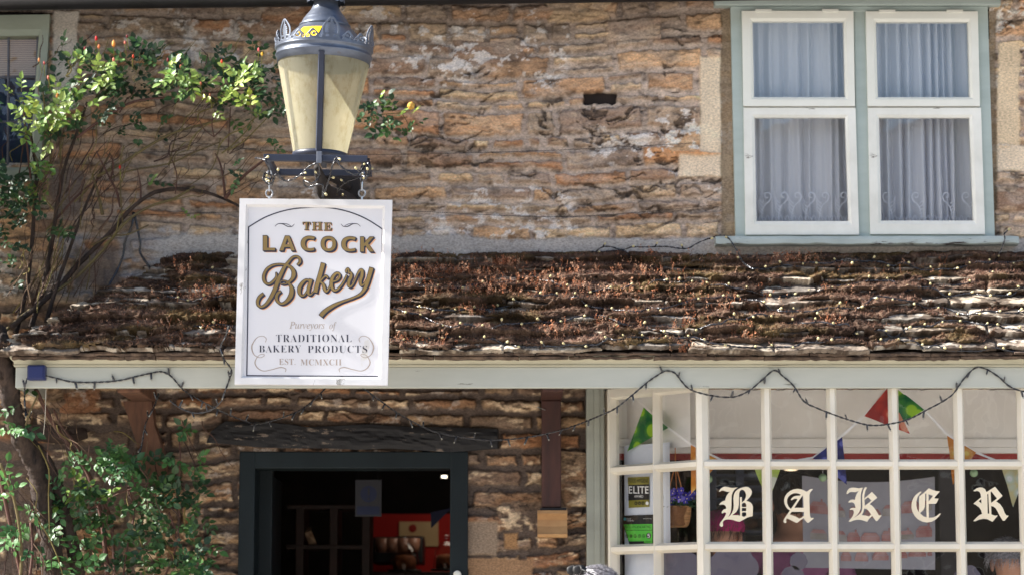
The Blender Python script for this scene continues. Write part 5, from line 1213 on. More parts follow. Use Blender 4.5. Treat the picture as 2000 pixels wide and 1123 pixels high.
# paper flower heads standing along the window shelf
pap = mat('grey_paper', (112, 108, 124), (98, 95, 110), .9, 4, .0005)
for i, (u, v, r_) in enumerate([(1325, 1112, 42), (1432, 1112, 46), (1560, 1095, 16), (1548, 1128, 22), (1890, 1128, 24)]):
    y = -.25; c = P(u, v, y); mb = MB(); n = 72; s_ = S(y); ring = []
    for k in range(n):
        an = 2 * math.pi * k / n; q_ = r_ * s_ * (1 + .09 * abs(math.sin(an * 3.5 + i))); ring.append((c.x + q_ * math.cos(an), y, c.z + q_ * math.sin(an)))
    mb.add(ring + [(x, y + .012, z_) for x, _, z_ in ring], [tuple(range(n)), tuple(range(n, 2 * n))[::-1]] + [(k, (k + 1) % n, n + (k + 1) % n, n + k) for k in range(n)])
    o = obj('paper_flower', mb, pap, None); tag(o, ['large scalloped grey paper shape under the hanging basket', 'large scalloped grey paper shape below the blackletter B', 'smallest scalloped grey paper shape below the blackletter A', 'small scalloped grey paper shape at the foot of the second front pane', 'scalloped grey paper shape at the foot of the fifth front pane'][i], 'decoration', 'scalloped paper shapes in the bow window')

# ================================================================== inside the doorway
redm = mat('bright_red_wall', (190, 24, 14), (170, 18, 10), .7, 2, 0); wood2 = mat('dark_shelf_wood', (52, 30, 22), (34, 21, 16), .6, 6, .0005)
mb = MB(); YR = 3.0; mb.box(X(716, YR, 1040), X(1010, YR, 1040), YR, YR + .05, .1, Z(1003, YR)); obj('red_wall', mb, redm, house)
mb = MB(); c0_, c1_ = P(780, 1018, YR - .02), P(856, 1066, YR - .02); mb.box(c0_.x, c1_.x, YR - .02, YR - .005, c1_.z, c0_.z)
po = obj('poster', mb, mat('cream_paper', (226, 196, 150), (214, 180, 134), .8, 3, 0), None); tag(po, 'cream notice with a small red emblem pinned on the red wall', 'poster')
mb = MB(); e_ = P(806, 1031, YR - .024); mb.ball(e_, .022, (1, .1, 1), 2); mb.box(e_.x - .04, e_.x + .04, YR - .024, YR - .0205, e_.z - .045, e_.z - .04); eo = obj('emblem', mb, mat('red_ink', (170, 40, 30)), po)
cm = thing('coffee_machine', P(765, 1100, 2.4), 'black coffee machine with cups on top seen through the doorway', 'machine')
mb = MB(); a, b = P(728, 1036, 2.4), P(826, 1100, 2.4); mb.bbox(a.x, b.x, 2.4, 2.75, b.z, a.z - .03, .01); mb.bbox(P(778, 0, 2.4).x, b.x, 2.42, 2.7, a.z - .0305, P(0, 1046, 2.4).z, .005); obj('casing', mb, blackp, cm)
mb = MB()
for i, u in enumerate((746, 766, 788, 806)): q_ = P(u, 1078, 2.36); mb.lathe([(0, 0), (.030, 0), (.036, .03), (.038, .07), (.034, .072)], (q_.x, 2.36, q_.z), 16)
obj('cups', mb, mat('pale_brown_cup', (150, 110, 90), (130, 90, 74), .3, 8, 0), cm, smooth=True)
def dome(u, v, w_, label, y=2.1):
    t = thing('cake_dome', P(u, v, y), label, 'cake dome', 'glass cake domes on the counter'); c = P(u, v, y); s_ = S(y); mb = MB()
    mb.lathe([(w_ * s_, 0), (w_ * s_, .03), (w_ * .86 * s_, .09), (w_ * .55 * s_, .125), (.008, .135), (.008, .145), (.014, .155), (.010, .168), (0, .17)], (c.x, y, c.z), 40); obj('cover', mb, glass_mat('dome_glass', 2.5), t, smooth=True)
    mb = MB(); mb.lathe([(0, -.01), (w_ * 1.15 * s_, -.01), (w_ * 1.2 * s_, 0), (w_ * 1.1 * s_, -.002), (0, -.002)], (c.x, y, c.z), 40); obj('plate', mb, mat('plate_grey', (90, 84, 84), rough=.3), t, smooth=True)
    mb = MB(); mb.lathe([(0, 0), (w_ * .8 * s_, 0), (w_ * .8 * s_, .05), (w_ * .6 * s_, .07), (0, .075)], (c.x, y, c.z), 30); obj('cake', mb, mat('brown_cake', (150, 84, 44), (110, 60, 34), .8, 30, .002), t, smooth=True)
dome(790, 1112, 28, 'glass cake dome below the coffee machine in the doorway'); dome(872, 1110, 26, 'glass cake dome half hidden by the right door post')
mb = MB(); q_ = P(700, 1116, 1.95); q2_ = P(905, 1116, 1.95); mb.bbox(q_.x, q2_.x, 1.9, 2.5, .1, q_.z, .01); ct_ = obj('counter', mb, wood2, None); tag(ct_, 'dark wooden counter inside the doorway', 'counter')
sh = thing('shelf_unit', P(610, 1123, 1.6), 'dark brown wooden shelves on the left inside the doorway', 'shelves'); y = 1.6
mb = MB()
for u in (586, 652, 715): a = P(u, 1000, y); mb.bbox(a.x - .02, a.x + .02, y, y + .3, .1, Z(985, y), .004)
obj('upright', mb, wood2, sh); mb = MB(); a, b = X(560, y, 1000), X(716, y, 1000)
for v in (985, 1063, 1135): mb.bbox(a, b, y - .001, y + .301, Z(v, y) - .02, Z(v, y), .004)
obj('shelf', mb, wood2, sh)
mb = MB(); q_ = P(606, 1061, y - .02)
mb.add([tuple(P(595, 1040, y + .05)), tuple(P(608, 1035, y + .03)), tuple(P(619, 1062, y - .02)), tuple(P(603, 1062, y - .02)), tuple(P(600, 1030, y + .09)), tuple(P(607, 1028, y + .08))], [(0, 1, 2, 3), (4, 5, 1, 0)])
o = obj('paper_bag', mb, mat('pale_paper', (226, 196, 160), (150, 110, 84), .8, 30, 0), None, fix=False); tag(o, 'crumpled pale paper bag lying on the upper shelf inside the doorway', 'bag')
ms = thing('notice', P(720, 1008, .5), 'unlit safety notice with a blue disc and blue bar hanging in the doorway', 'sign')
y = .5; mb = MB(); a, b = P(694, 936, y), P(745, 1008, y); mb.bbox(a.x, b.x, y, y + .004, b.z, a.z, .001); obj('backing', mb, mat('grey_card', (40, 40, 46), (36, 36, 42), .6, 3, 0), ms)
mb = MB(); c = P(720, 964, y - .001); mb.add([(c.x + .036 * math.cos(k * .2618), y - .001, c.z + .036 * math.sin(k * .2618)) for k in range(24)], [tuple(range(24))]); a, b = P(697, 988, y - .001), P(741, 1004, y - .001); mb.add([(a.x, y - .001, b.z), (b.x, y - .001, b.z), (b.x, y - .001, a.z), (a.x, y - .001, a.z)], [(0, 1, 2, 3)]); obj('blue_symbol', mb, mat('dull_blue', (18, 30, 64), (16, 26, 56), .6, 3, 0), ms)
mb = MB(); mb.box(c.x - .004, c.x + .004, y - .003, y - .0015, c.z - .006, c.z + .026); mb.box(c.x - .004, c.x + .004, y - .003, y - .0015, c.z - .026, c.z - .016); obj('mark', mb, mat('grey_card2', (40, 40, 46)), ms)
mb = MB(); 
for u in (700, 738): mb.tube([P(u, 937, y), P(u, 890, y)], .001, 4)
obj('cord', mb, blackp, ms)
mb = MB(); mb.add([tuple(P(841, 1000, 1.2)), tuple(P(884, 990, 1.2)), tuple(P(842, 1031, 1.2))], [(0, 1, 2)]); o = obj('pennant', mb, mat('navy_flag', (30, 34, 64)), None, fix=False); tag(o, 'dark navy pennant hanging in front of the red wall in the doorway', 'pennant')
mb = MB(); a = P(862, 932, 2.0); b = P(873, 932, 2.0); mb.bbox(a.x, b.x, 2.0, 2.04, a.z, a.z + .012, .003); o = obj('strip_light', mb, emis('strip_lamp', (255, 240, 214), 1.2), None); tag(o, 'small lit strip light on the ceiling inside the doorway', 'lamp')
al = bpy.data.lights.new('shop_lamp', 'AREA'); al.energy = .35; al.size = .35; al.color = (1, .86, .7); ao = bpy.data.objects.new('shop_lamp', al); COL.objects.link(ao); ao.location = (b.x + .1, 2.2, a.z - .03); ao.rotation_euler = (R(35), 0, 0)
al = bpy.data.lights.new('window_lamp', 'AREA'); al.energy = .25; al.size = .2; al.color = (1, .86, .7); ao = bpy.data.objects.new('window_lamp', al); COL.objects.link(ao); c = P(1545, 914, 2.2); ao.location = (c.x, 2.2, c.z - .05)

# ================================================================== blue box and strings of lights
bx = thing('junction_box', P(70, 741, FY), 'small dark blue weatherproof box on the left end of the fascia', 'box')
bluep = mat('dark_blue_plastic', (36, 46, 98), (30, 40, 86), .45, 10, .0003)
mb = MB(); a, b = P(53, 712, FY - .05), P(87, 741, FY - .05); mb.bbox(a.x, b.x, FY - .05, FY - .001, b.z, a.z, .006); obj('case', mb, bluep, bx)
mb = MB(); mb.bbox(a.x + .006, b.x - .006, FY - .056, FY - .0505, b.z + .006, a.z - .006, .003); obj('lid', mb, bluep, bx)
cab = mat('black_cable', (38, 39, 46), (28, 29, 36), .24, 30, .0003, spec=.9)
def bulbmesh():
    mb = MB(); mb.lathe([(0, 0), (.0036, 0), (.0042, .006), (.0040, .022), (.0030, .024)], (0, 0, 0), 8); nf = len(mb.f)
    mb.lathe([(.0032, .0225), (.0056, .025), (.0062, .030), (.0052, .035), (.0025, .0375), (0, .038)], (0, 0, 0), 10)
    me = bpy.data.meshes.new('bulb'); me.from_pydata(mb.v, [], mb.f); me.materials.append(cab); me.materials.append(mat('cream_bulb', (206, 194, 148), (194, 182, 132), .35, 10, 0))
    for i, p in enumerate(me.polygons): p.material_index = 0 if i < nf else 1; p.use_smooth = True
    return me
BULB = bulbmesh()
def darkbulb():
    mb = MB(); mb.lathe([(0, 0), (.0044, 0), (.0052, .006), (.0050, .028), (.0040, .031)], (0, 0, 0), 8); nf = len(mb.f)
    mb.lathe([(.0030, .030), (.0034, .034), (.0024, .038), (0, .039)], (0, 0, 0), 8)
    me = bpy.data.meshes.new('bulb'); me.from_pydata(mb.v, [], mb.f); me.materials.append(cab); me.materials.append(mat('clear_tip', (170, 168, 156), (150, 148, 138), .2, 10, 0))
    for i, p in enumerate(me.polygons): p.material_index = 0 if i < nf else 1; p.use_smooth = True
    return me
DARKBULB = darkbulb()
def lights(name, lines, label, spacing=.075, dirs='hang', r=.0034, sd=1, group='strings of fairy lights', bulbs=True, twist=True):
    BM = DARKBULB if dirs == 'hang' else BULB
    rnd = random.Random(sd); pts0 = lines[0][0]; t = thing('fairy_lights', pts0, label, 'string lights', group); pos = []
    for L in lines:
        mb = MB()
        p3, rs_ = crom([Vector(p) for p in L], [r] * len(L), 6)
        # even spacing
        if twist:
            dense = []; 
            for i in range(len(p3) - 1):
                d = (p3[i + 1] - p3[i]).length; k = max(1, int(d / .006)); dense += [p3[i].lerp(p3[i + 1], j / k) for j in range(k)]
            dense.append(p3[-1])
            for s_ in (0, math.pi):
                q_ = []
                for i, p in enumerate(dense):
                    tt = (dense[min(i + 1, len(dense) - 1)] - dense[max(i - 1, 0)]); tt = tt.normalized() if tt.length > 0 else Vector((1, 0, 0)); a = tt.cross(Vector((0, -1, 0.2))).normalized(); b = tt.cross(a)
                    q_.append(p + (a * math.cos(i * .9 + s_) + b * math.sin(i * .9 + s_)) * r * .6)
                mb.tube(q_, r * .62, 5, cap=False)
        else: mb.tube(p3, r, 6)
        acc = rnd.uniform(.2, .8) * spacing
        for i in range(len(p3) - 1):
            d = (p3[i + 1] - p3[i]).length; acc += d
            if acc > spacing: acc = 0; pos.append((p3[i + 1], (p3[i + 1] - p3[i]).normalized()))
        obj('cable', mb, cab, t, smooth=True)
    if bulbs:
        for i, (p, tt) in enumerate(pos[:99]):
            if dirs == 'hang': d = Vector((rnd.uniform(-.5, .5), rnd.uniform(-.4, .1), -1 if rnd.random() < .72 else 1))
            else: d = Vector((rnd.uniform(-1, 1), -.8, rnd.uniform(-.6, .9)))
            d.normalize(); o = bpy.data.objects.new('bulb', BM); COL.objects.link(o); o.parent = t; o.location = p - wloc(t); o.rotation_euler = d.to_track_quat('Z', 'Y').to_euler(); s_ = rnd.uniform(.62, .92); o.scale = (s_, s_, s_)
    return t
FF = FY - .008
ln = lambda L: [P(u, v, y) for u, v, y in L]
lights('f', [ln([(88, 733, FF - .02), (110, 738, FF), (140, 745, FF), (185, 746, FF), (230, 743, FF), (265, 735, FF), (300, 727, FF), (318, 726, FF), (335, 735, FF), (350, 752, FF), (362, 764, FF + .03), (385, 778, -.42), (420, 797, -.36), (450, 811, -.30), (490, 826, -.2)]),
             ln([(53, 738, FF - .01), (48, 760, FF), (50, 800, -.4), (60, 818, -.3)]), ln([(310, 768, -.40), (300, 795, -.3), (285, 825, -.15), (278, 860, -.13), (272, 890, -.13), (262, 905, -.13)])],
       'dark string of lights running from the blue box along the left end of the fascia', .07, sd=3)
lights('f', [ln([(447, 640, -.74), (441, 655, -.72), (430, 680, -.70), (437, 700, -.64), (452, 722, -.60), (448, 740, FF), (440, 762, FF), (432, 783, -.5), (410, 801, -.46), (380, 806, -.44), (350, 795, -.42), (332, 782, -.42)])],
       'string of lights looping down beside the lower left edge of the hanging sign', .06, sd=5)
lights('f', [ln([(636, 757, FF + .03), (615, 778, -.4), (590, 798, -.3), (560, 812, -.22), (520, 824, -.15), (490, 829, -.10)]), ln([(708, 757, FF + .03), (740, 780, -.42), (775, 805, -.32), (815, 828, -.22), (850, 843, -.16), (900, 853, -.14), (950, 859, -.14), (1000, 857, -.14), (1045, 851, -.16), (1090, 841, -.20), (1130, 828, -.30), (1165, 814, -.40)])],
       'string of lights sagging across the black lintel above the doorway', .07, sd=7)
lights('f', [ln([(1165, 814, -.42), (1200, 798, -.50), (1230, 775, FF - .01), (1262, 748, FF), (1280, 735, FF), (1300, 724, FF), (1318, 728, FF), (1332, 745, FF), (1348, 760, FF), (1380, 770, FF), (1415, 775, FF), (1440, 773, FF), (1465, 761, FF), (1490, 740, FF), (1512, 723, FF), (1530, 735, FF), (1550, 753, FF), (1570, 783, FF), (1595, 796, FF), (1625, 808, FF), (1660, 820, FF), (1700, 830, FF), (1740, 827, FF), (1775, 818, FF), (1810, 800, FF), (1840, 784, FF), (1862, 768, FF), (1882, 740, FF), (1905, 718, FF), (1925, 720, FF), (1950, 735, FF), (1972, 754, FF), (2000, 764, FF), (2040, 768, FF), (2090, 745, FF), (2120, 722, FF)])],
       'black string of lights in swags across the fascia over the bow window', .073, sd=9)
def roofline(u0, u1, vb_, amp, per, sd, dv=0.0):
    rn = random.Random(sd); L = []; u = u0; ph_ = rn.uniform(0, 6)
    while u < u1:
        ph_ += rn.uniform(.25, .75) * 28 / per * 6.28 / 1.6; v = vb_ + dv * (u - u0) / 1000 + amp * math.sin(ph_) + rn.uniform(-5, 5); a, b = at_roof(u, v); b = min(max(b, .004), SLEN - .02)
        p, _, _ = on_roof(a, b, .004 + .010 * max(0, math.sin(ph_ * 1.7))); L.append(p); u += rn.uniform(14, 34)
    return L
rows = [(1460, 2110, 527, 6, 120, 21, 'top string of lights on the slates, just under the upper window'), (780, 2110, 566, 11, 120, 22, 'second string of lights down on the mossy slates'), (770, 2110, 604, 12, 130, 23, 'middle string of lights on the mossy slates'),
        (770, 2110, 640, 13, 130, 24, 'fourth string of lights down on the mossy slates'), (768, 2110, 672, 9, 140, 25, 'lowest string of lights on the slates, along the eave')]
for (u0, u1, vb_, amp, per, sd, lb) in rows: lights('f', [roofline(u0, u1, vb_, amp, per, sd, 8)], lb, .085, 'any', .0034, sd)
lights('f', [roofline(395, 462, 545, 6, 120, 31), roofline(330, 462, 590, 8, 120, 32), roofline(380, 462, 650, 8, 120, 33)], 'short runs of fairy lights on the slates left of the hanging sign', .07, 'any', .0026, 34)
lights('f', [[P(1160, 497, -.03), P(1172, 485, -.05), P(1190, 482, -.05), P(1215, 488, -.04), P(1235, 483, -.05), P(1260, 483, -.04), P(1300, 482, -.04), P(1340, 486, -.04), P(1365, 474, -.04), P(1392, 464, -.05), P(1412, 460, -.09), P(1425, 468, -.10), P(1440, 492, -.11), P(1452, 513, -.16), P(1470, 526, -.2)],
             [P(1155, 492, -.05), P(1180, 492, -.05), P(1215, 489, -.05), P(1228, 500, -.06)]], 'black light cable running along the wall to the left end of the window sill', .11, 'any', .003, 35)
lights('f', [[P(1975, 448, -.03), P(1962, 456, -.09), P(1962, 470, -.095), P(1950, 500, -.08), P(1938, 515, -.12), P(1932, 533, -.2), P(1915, 548, -.22), P(1900, 552, -.24), P(1860, 558, -.25)]], 'black light cable dropping over the right end of the window sill', .12, 'any', .003, 36)
# tangle round the lantern cradle
rn = random.Random(8); L = []
for (u, v, y) in [(500, 306, -1.0), (520, 312, -1.08), (528, 335, -1.06), (518, 350, -1.0), (530, 362, -1.04), (540, 340, -1.07), (560, 352, -1.05), (590, 344, -1.08), (603, 330, -1.08), (620, 318, -1.09), (624, 345, -1.06), (612, 355, -1.06), (596, 352, -1.0), (600, 365, -.98), (630, 360, -1.0), (630, 385, -.96), (640, 350, -1.0), (650, 330, -1.08), (655, 308, -1.09), (665, 320, -1.09), (690, 340, -1.08), (705, 335, -1.06), (716, 318, -1.0), (722, 330, -1.04), (712, 345, -1.0), (705, 352, -1.04), (718, 340, -1.06), (700, 350, -.95), (670, 360, -.85), (660, 378, -.8), (676, 384, -.7)]:
    L.append(P(u + rn.uniform(-3, 3), v + rn.uniform(-3, 3), y))
L2 = [P(u, v, y) for u, v, y in [(516, 345, -1.04), (524, 356, -1.08), (531, 345, -1.04), (520, 338, -1.02), (514, 350, -1.06), (526, 361, -1.05), (534, 350, -1.08)]]
L3 = [P(u, v, y) for u, v, y in [(720, 310, -1.02), (723, 330, -1.06), (714, 342, -1.06), (706, 330, -1.02), (712, 318, -1.06), (722, 326, -1.08), (716, 346, -1.04), (704, 342, -1.02)]]
lights('f', [L, L2, L3], 'string of lights tangled round the iron cradle of the lantern', .12, 'any', .0036, 41)

# ================================================================== climbing roses
bark = mat('grey_brown_bark', (78, 64, 56), (26, 21, 20), .95, 26, .009, stretch=(1, 1, .3), detail=8); cane = mat('green_brown_cane', (112, 100, 62), (84, 70, 48), .7, 10, .001); twig = mat('red_brown_twig', (96, 66, 56), (70, 48, 42), .8, 10, .0008)
def leaf(mb, p, d, n, s_, col):
    d = d.normalized(); n = (n - d * n.dot(d)).normalized(); e = d.cross(n); w_ = s_ * random.uniform(.28, .36); cu_ = -n * s_ * .10
    g = [p, p + d * s_ * .3 + e * w_ * .9 + n * s_ * .05, p + d * s_ * .3 - e * w_ * .9 + n * s_ * .05, p + d * s_ * .62 + e * w_ * .85 + n * s_ * .03, p + d * s_ * .62 - e * w_ * .85 + n * s_ * .03, p + d * s_ + cu_, p + d * s_ * .3, p + d * s_ * .62 + cu_ * .3]
    mb.add(g, [(0, 1, 6), (0, 6, 2), (1, 3, 7, 6), (6, 7, 4, 2), (3, 5, 7), (7, 5, 4)], col)
def sprig(mb, p, rnd, size, cols):
    d = Vector((rnd.uniform(-1, 1), rnd.uniform(-.7, .15), rnd.uniform(-.7, .8))).normalized(); L = size * rnd.uniform(1.6, 2.4); n = Vector((rnd.uniform(-.6, .5), -.75, rnd.uniform(.1, 1.0))).normalized()
    c = lin(rnd.choice(cols)); g = rnd.uniform(.75, 1.25); c = (c[0] * g, c[1] * g, c[2] * g)
    mb.tube([p, p + d * L + Vector((0, 0, -.1 * L))], .0009, 3, cap=False, col=(c[0] * .9, c[1] * .7, c[2] * .6)); e = d.cross(n).normalized()
    for t, sg in ((.35, 1), (.38, -1), (.72, 1), (.75, -1)):
        if rnd.random() < .08: continue
        nn = (n + Vector((rnd.uniform(-.35, .35), rnd.uniform(-.3, .3), rnd.uniform(-.35, .35)))).normalized(); leaf(mb, p + d * L * t, d * .55 + e * sg, nn, size * rnd.uniform(.75, 1.1), c)
    leaf(mb, p + d * L * .98, d, n, size * 1.15, c)
GD = [(60, 92, 50), (52, 82, 46), (74, 108, 54), (46, 74, 48)]; GL = [(112, 142, 64), (134, 160, 70), (102, 138, 66), (160, 180, 86), (126, 152, 80)]; GY = [(156, 170, 60), (140, 160, 70)]  # GL puts sunlight into the colour of the outer leaves; GD stays darker
def foliage(clumps, parent, sd, name='foliage'):
    rnd = random.Random(sd); mb = MB()
    for (u, v, ru, rv, n, y0, y1, cs, size) in clumps:
        for _ in range(max(2, int(n * .66))):
            a = rnd.uniform(0, 6.28); q_ = rnd.random() ** .6; y = rnd.uniform(y0, y1); sprig(mb, P(u + ru * q_ * math.cos(a), v + rv * q_ * math.sin(a), y), rnd, size * rnd.uniform(.7, 1.2), cs)
    return obj(name, mb, leafm, parent, fix=False)
def stems(parent, name, m, L, k=5):
    for pts, r0, r1 in L:
        mb = MB(); n = len(pts); q_ = [P(*p) for p in pts]; mb.tube(q_, [(r0 + (r1 - r0) * i / (n - 1)) for i in range(n)], 14 if r0 > .02 else 8, 14 if r0 > .02 else k, jitter=.16 if r0 > .011 else .05); obj(name, mb, m, parent, smooth=True)
rose = thing('climbing_rose', P(60, 660, -.1), 'tall climbing rose spread over the upper wall left of the lantern', 'climbing plant')
stems(rose, 'stem', bark, [([(20, 640, -.25), (70, 600, -.20), (115, 560, -.14), (150, 520, -.10), (185, 485, -.09), (225, 445, -.08), (245, 420, -.08), (275, 392, -.07), (310, 374, -.06), (355, 370, -.06), (400, 376, -.06), (440, 390, -.06), (480, 410, -.05)], .012, .006),
    ([(60, 640, -.2), (85, 560, -.15), (100, 480, -.12), (112, 400, -.1), (125, 330, -.1), (150, 260, -.1), (170, 200, -.12)], .013, .005), ([(30, 650, -.22), (48, 580, -.16), (60, 500, -.12), (66, 420, -.1), (70, 340, -.1), (60, 260, -.12)], .012, .005),
    ([(90, 630, -.2), (110, 560, -.16), (135, 490, -.12), (160, 420, -.10), (190, 350, -.09), (215, 300, -.09)], .010, .004)])
stems(rose, 'cane', cane, [([(-5, 660, -.28), (40, 620, -.22), (100, 575, -.16), (150, 540, -.12), (200, 490, -.11), (245, 435, -.1), (290, 405, -.08), (340, 388, -.07), (380, 365, -.06)], .008, .005), ([(190, 345, -.1), (240, 318, -.1), (300, 280, -.1), (345, 258, -.09), (400, 243, -.09), (450, 232, -.09)], .007, .004),
    ([(215, 350, -.08), (250, 335, -.08), (330, 320, -.08), (380, 298, -.08), (430, 278, -.08)], .004, .003), ([(180, 480, -.1), (215, 462, -.1), (250, 458, -.1), (290, 440, -.08)], .004, .003), ([(200, 420, -.1), (192, 380, -.1), (180, 340, -.1)], .007, .004),
    ([(240, 440, -.1), (236, 390, -.12), (235, 350, -.13), (236, 310, -.15), (242, 285, -.17)], .0035, .003), ([(345, 260, -.1), (335, 300, -.1), (330, 330, -.09)], .003, .002), ([(430, 270, -.08), (425, 300, -.08), (410, 335, -.08), (370, 362, -.07)], .003, .002), ([(100, 330, -.14), (95, 270, -.17), (88, 220, -.2), (84, 180, -.22)], .005, .003), ([(120, 330, -.12), (118, 280, -.14), (128, 240, -.16), (140, 220, -.2)], .005, .003)])
stems(rose, 'twig', twig, [([(235, 405, -.1), (228, 375, -.1), (215, 350, -.12), (200, 320, -.14), (188, 296, -.16)], .006, .003), ([(215, 350, -.11), (222, 320, -.13), (208, 300, -.15)], .003, .002), ([(275, 390, -.07), (274, 360, -.08), (268, 330, -.1)], .004, .002), ([(100, 440, -.1), (135, 400, -.1), (165, 370, -.1), (200, 345, -.1)], .006, .003),
    ([(418, 268, -.14), (414, 240, -.16), (420, 215, -.18)], .003, .002), ([(418, 268, -.14), (435, 250, -.17), (452, 228, -.2)], .003, .002), ([(418, 268, -.14), (400, 255, -.16), (390, 236, -.2)], .0025, .002), ([(440, 390, -.06), (436, 350, -.08), (430, 320, -.08), (420, 300, -.08)], .006, .003), ([(440, 385, -.07), (455, 372, -.1), (464, 360, -.12)], .005, .002), ([(440, 388, -.07), (470, 350, -.1), (500, 325, -.14), (520, 310, -.16)], .008, .004),
    ([(445, 300, -.08), (448, 250, -.09), (450, 210, -.1)], .003, .002), ([(330, 300, -.08), (345, 340, -.08), (342, 380, -.07)], .003, .002), ([(150, 270, -.2), (190, 240, -.2), (260, 200, -.18), (340, 190, -.16), (430, 180, -.16), (520, 175, -.18)], .006, .003), ([(60, 350, -.15), (50, 260, -.2), (45, 200, -.25)], .005, .003)])
OUT = (-.36, -.22); MID = (-.22, -.10); IN_ = (-.12, -.04); s0 = .034
F1 = [(120, 215, 55, 40, 26, *OUT, GL, s0), (60, 185, 42, 20, 14, *OUT, GL + GY, s0 * .9), (75, 250, 45, 40, 26, *OUT, GL + GY, s0), (110, 210, 60, 60, 30, *MID, GD, s0), (200, 145, 50, 35, 26, *OUT, GL, s0), (215, 160, 70, 45, 46, *MID, GD, s0), (290, 120, 45, 28, 30, *MID, GD, s0),
      (340, 150, 40, 20, 12, *OUT, GL, s0), (330, 160, 60, 45, 34, *MID, GD, s0), (365, 160, 30, 18, 12, *OUT, GL, s0), (420, 150, 60, 45, 40, *MID, GD, s0), (440, 170, 45, 20, 14, *OUT, GL, s0), (498, 145, 38, 55, 44, *MID, GD, s0), (490, 150, 30, 30, 12, *OUT, GL, s0), (430, 210, 22, 22, 8, *OUT, GY, s0), (488, 220, 20, 12, 5, *OUT, GY, s0 * .9),
      (160, 120, 30, 35, 12, *MID, GD, s0), (105, 98, 16, 12, 4, *MID, GD, s0), (245, 165, 60, 30, 26, *IN_, GD, s0), (70, 310, 18, 14, 6, *OUT, GL, s0), (30, 375, 50, 40, 50, *MID, GD, s0 * .95), (20, 440, 40, 50, 30, *MID, GD, s0 * .9), (-30, 400, 50, 110, 90, -.4, -.1, GD, s0), (-50, 250, 40, 120, 60, -.4, -.1, GD, s0), (-150, 250, 90, 130, 330, -.95, -.1, GD, .055), (-190, 420, 110, 130, 330, -.95, -.1, GD, .055), (-160, 560, 80, 90, 160, -.95, -.3, GD, .05), (105, 450, 25, 22, 10, *MID, GD, s0 * .9), (90, 355, 18, 12, 8, *MID, GL, s0 * .9), (25, 530, 22, 40, 8, *MID, GD, s0 * .8),  # big unseen clumps left of the frame are added to shade the canopy hip
      (270, 245, 50, 30, 16, *IN_, GD, s0 * .8), (290, 348, 24, 12, 6, -.2, -.1, GL + GD, s0 * .9), (460, 335, 20, 16, 7, *MID, GD, s0 * .9), (375, 428, 8, 5, 3, *IN_, GL, s0 * .7), (525, 235, 20, 60, 14, *MID, GD, s0 * .9), (160, 245, 40, 30, 14, *MID, GD, s0), (460, 200, 50, 30, 20, *IN_, GD, s0 * .9), (540, 180, 25, 50, 16, *MID, GD, s0)]
foliage(F1, rose, 61)
def tangle(parent, boxes, sd):
    rnd = random.Random(sd); mb = MB()
    for (u0, v0, u1, v1, n, lu, lv, y0, y1) in boxes:
        for _ in range(n):
            u, v = rnd.uniform(u0, u1), rnd.uniform(v0, v1); k = rnd.uniform(.5, 1.3); y = rnd.uniform(y0, y1); pts = [(u, v, y)]
            for j in range(4): u += (lu * k + rnd.uniform(-60, 60)) / 4; v += (lv * k + rnd.uniform(-40, 40)) / 4; pts.append((u, v, y + rnd.uniform(-.02, .02)))
            c = lin(rnd.choice([(104, 84, 66), (84, 62, 52), (116, 104, 62), (66, 50, 44)]))[:3]; r0_ = rnd.uniform(.0012, .0036)
            mb.tube([P(*p) for p in pts], [r0_, r0_ * .9, r0_ * .8, r0_ * .6, r0_ * .4], 5, 3, col=c)
    return obj('thin_twigs', mb, vcol_mat('thin_twig_bark', .8, 60, .3, 0), parent)
tangle(rose, [(20, 560, 200, 640, 26, 60, -160, -.2, -.08), (60, 330, 220, 480, 34, 50, -120, -.18, -.07), (150, 200, 500, 380, 34, 60, -70, -.16, -.05), (0, 300, 120, 620, 30, 20, -120, -.25, -.08), (240, 280, 500, 400, 16, 70, -40, -.12, -.05), (60, 120, 500, 220, 30, 30, -50, -.28, -.12)], 71)
rb = MB(); r = random.Random(3)
def bud(mb, u, v, y, c, s_=.010):
    p = P(u, v, y); s_ *= .72; mb.ball(p, s_, (.7, .7, 1.3), 2, col=lin(c)[:3], jit=.12); mb.ball(p + Vector((0, 0, s_ * .9)), s_ * .5, (.8, .8, 1.3), 1, col=tuple(x * .8 for x in lin(c)[:3]))
    mb.tube([p, p + Vector((r.uniform(-.01, .01), .03, -.05))], .0016, 4, col=lin((150, 150, 70))[:3])
petal = vcol_mat('petal', .6, 80, .2, .0004, trans=.3)
for (u, v, c, s_) in [(188, 76, (206, 50, 50), .011), (193, 92, (226, 140, 90), .010), (222, 86, (240, 170, 90), .015), (244, 84, (226, 130, 110), .008), (222, 118, (232, 150, 120), .011), (260, 111, (226, 90, 60), .009), (353, 131, (214, 110, 90), .009), (433, 121, (230, 80, 50), .009), (505, 98, (220, 110, 110), .009), (512, 106, (238, 190, 70), .010), (76, 118, (236, 160, 100), .009), (86, 124, (224, 120, 110), .008), (94, 152, (232, 150, 130), .009), (112, 188, (230, 160, 80), .012), (392, 164, (200, 110, 80), .010), (166, 96, (130, 40, 46), .010), (248, 72, (120, 40, 44), .008), (328, 118, (120, 36, 44), .010), (234, 327, (206, 40, 30), .009), (410, 186, (200, 130, 100), .008)]:
    mb = MB(); bud(mb, u, v, -.30, c, s_); obj('bud', mb, petal, rose, smooth=True)
rose2 = thing('rose_spray', P(740, 230, -.15), 'rose spray with one yellow bloom reaching out right of the lantern glass', 'rose spray')
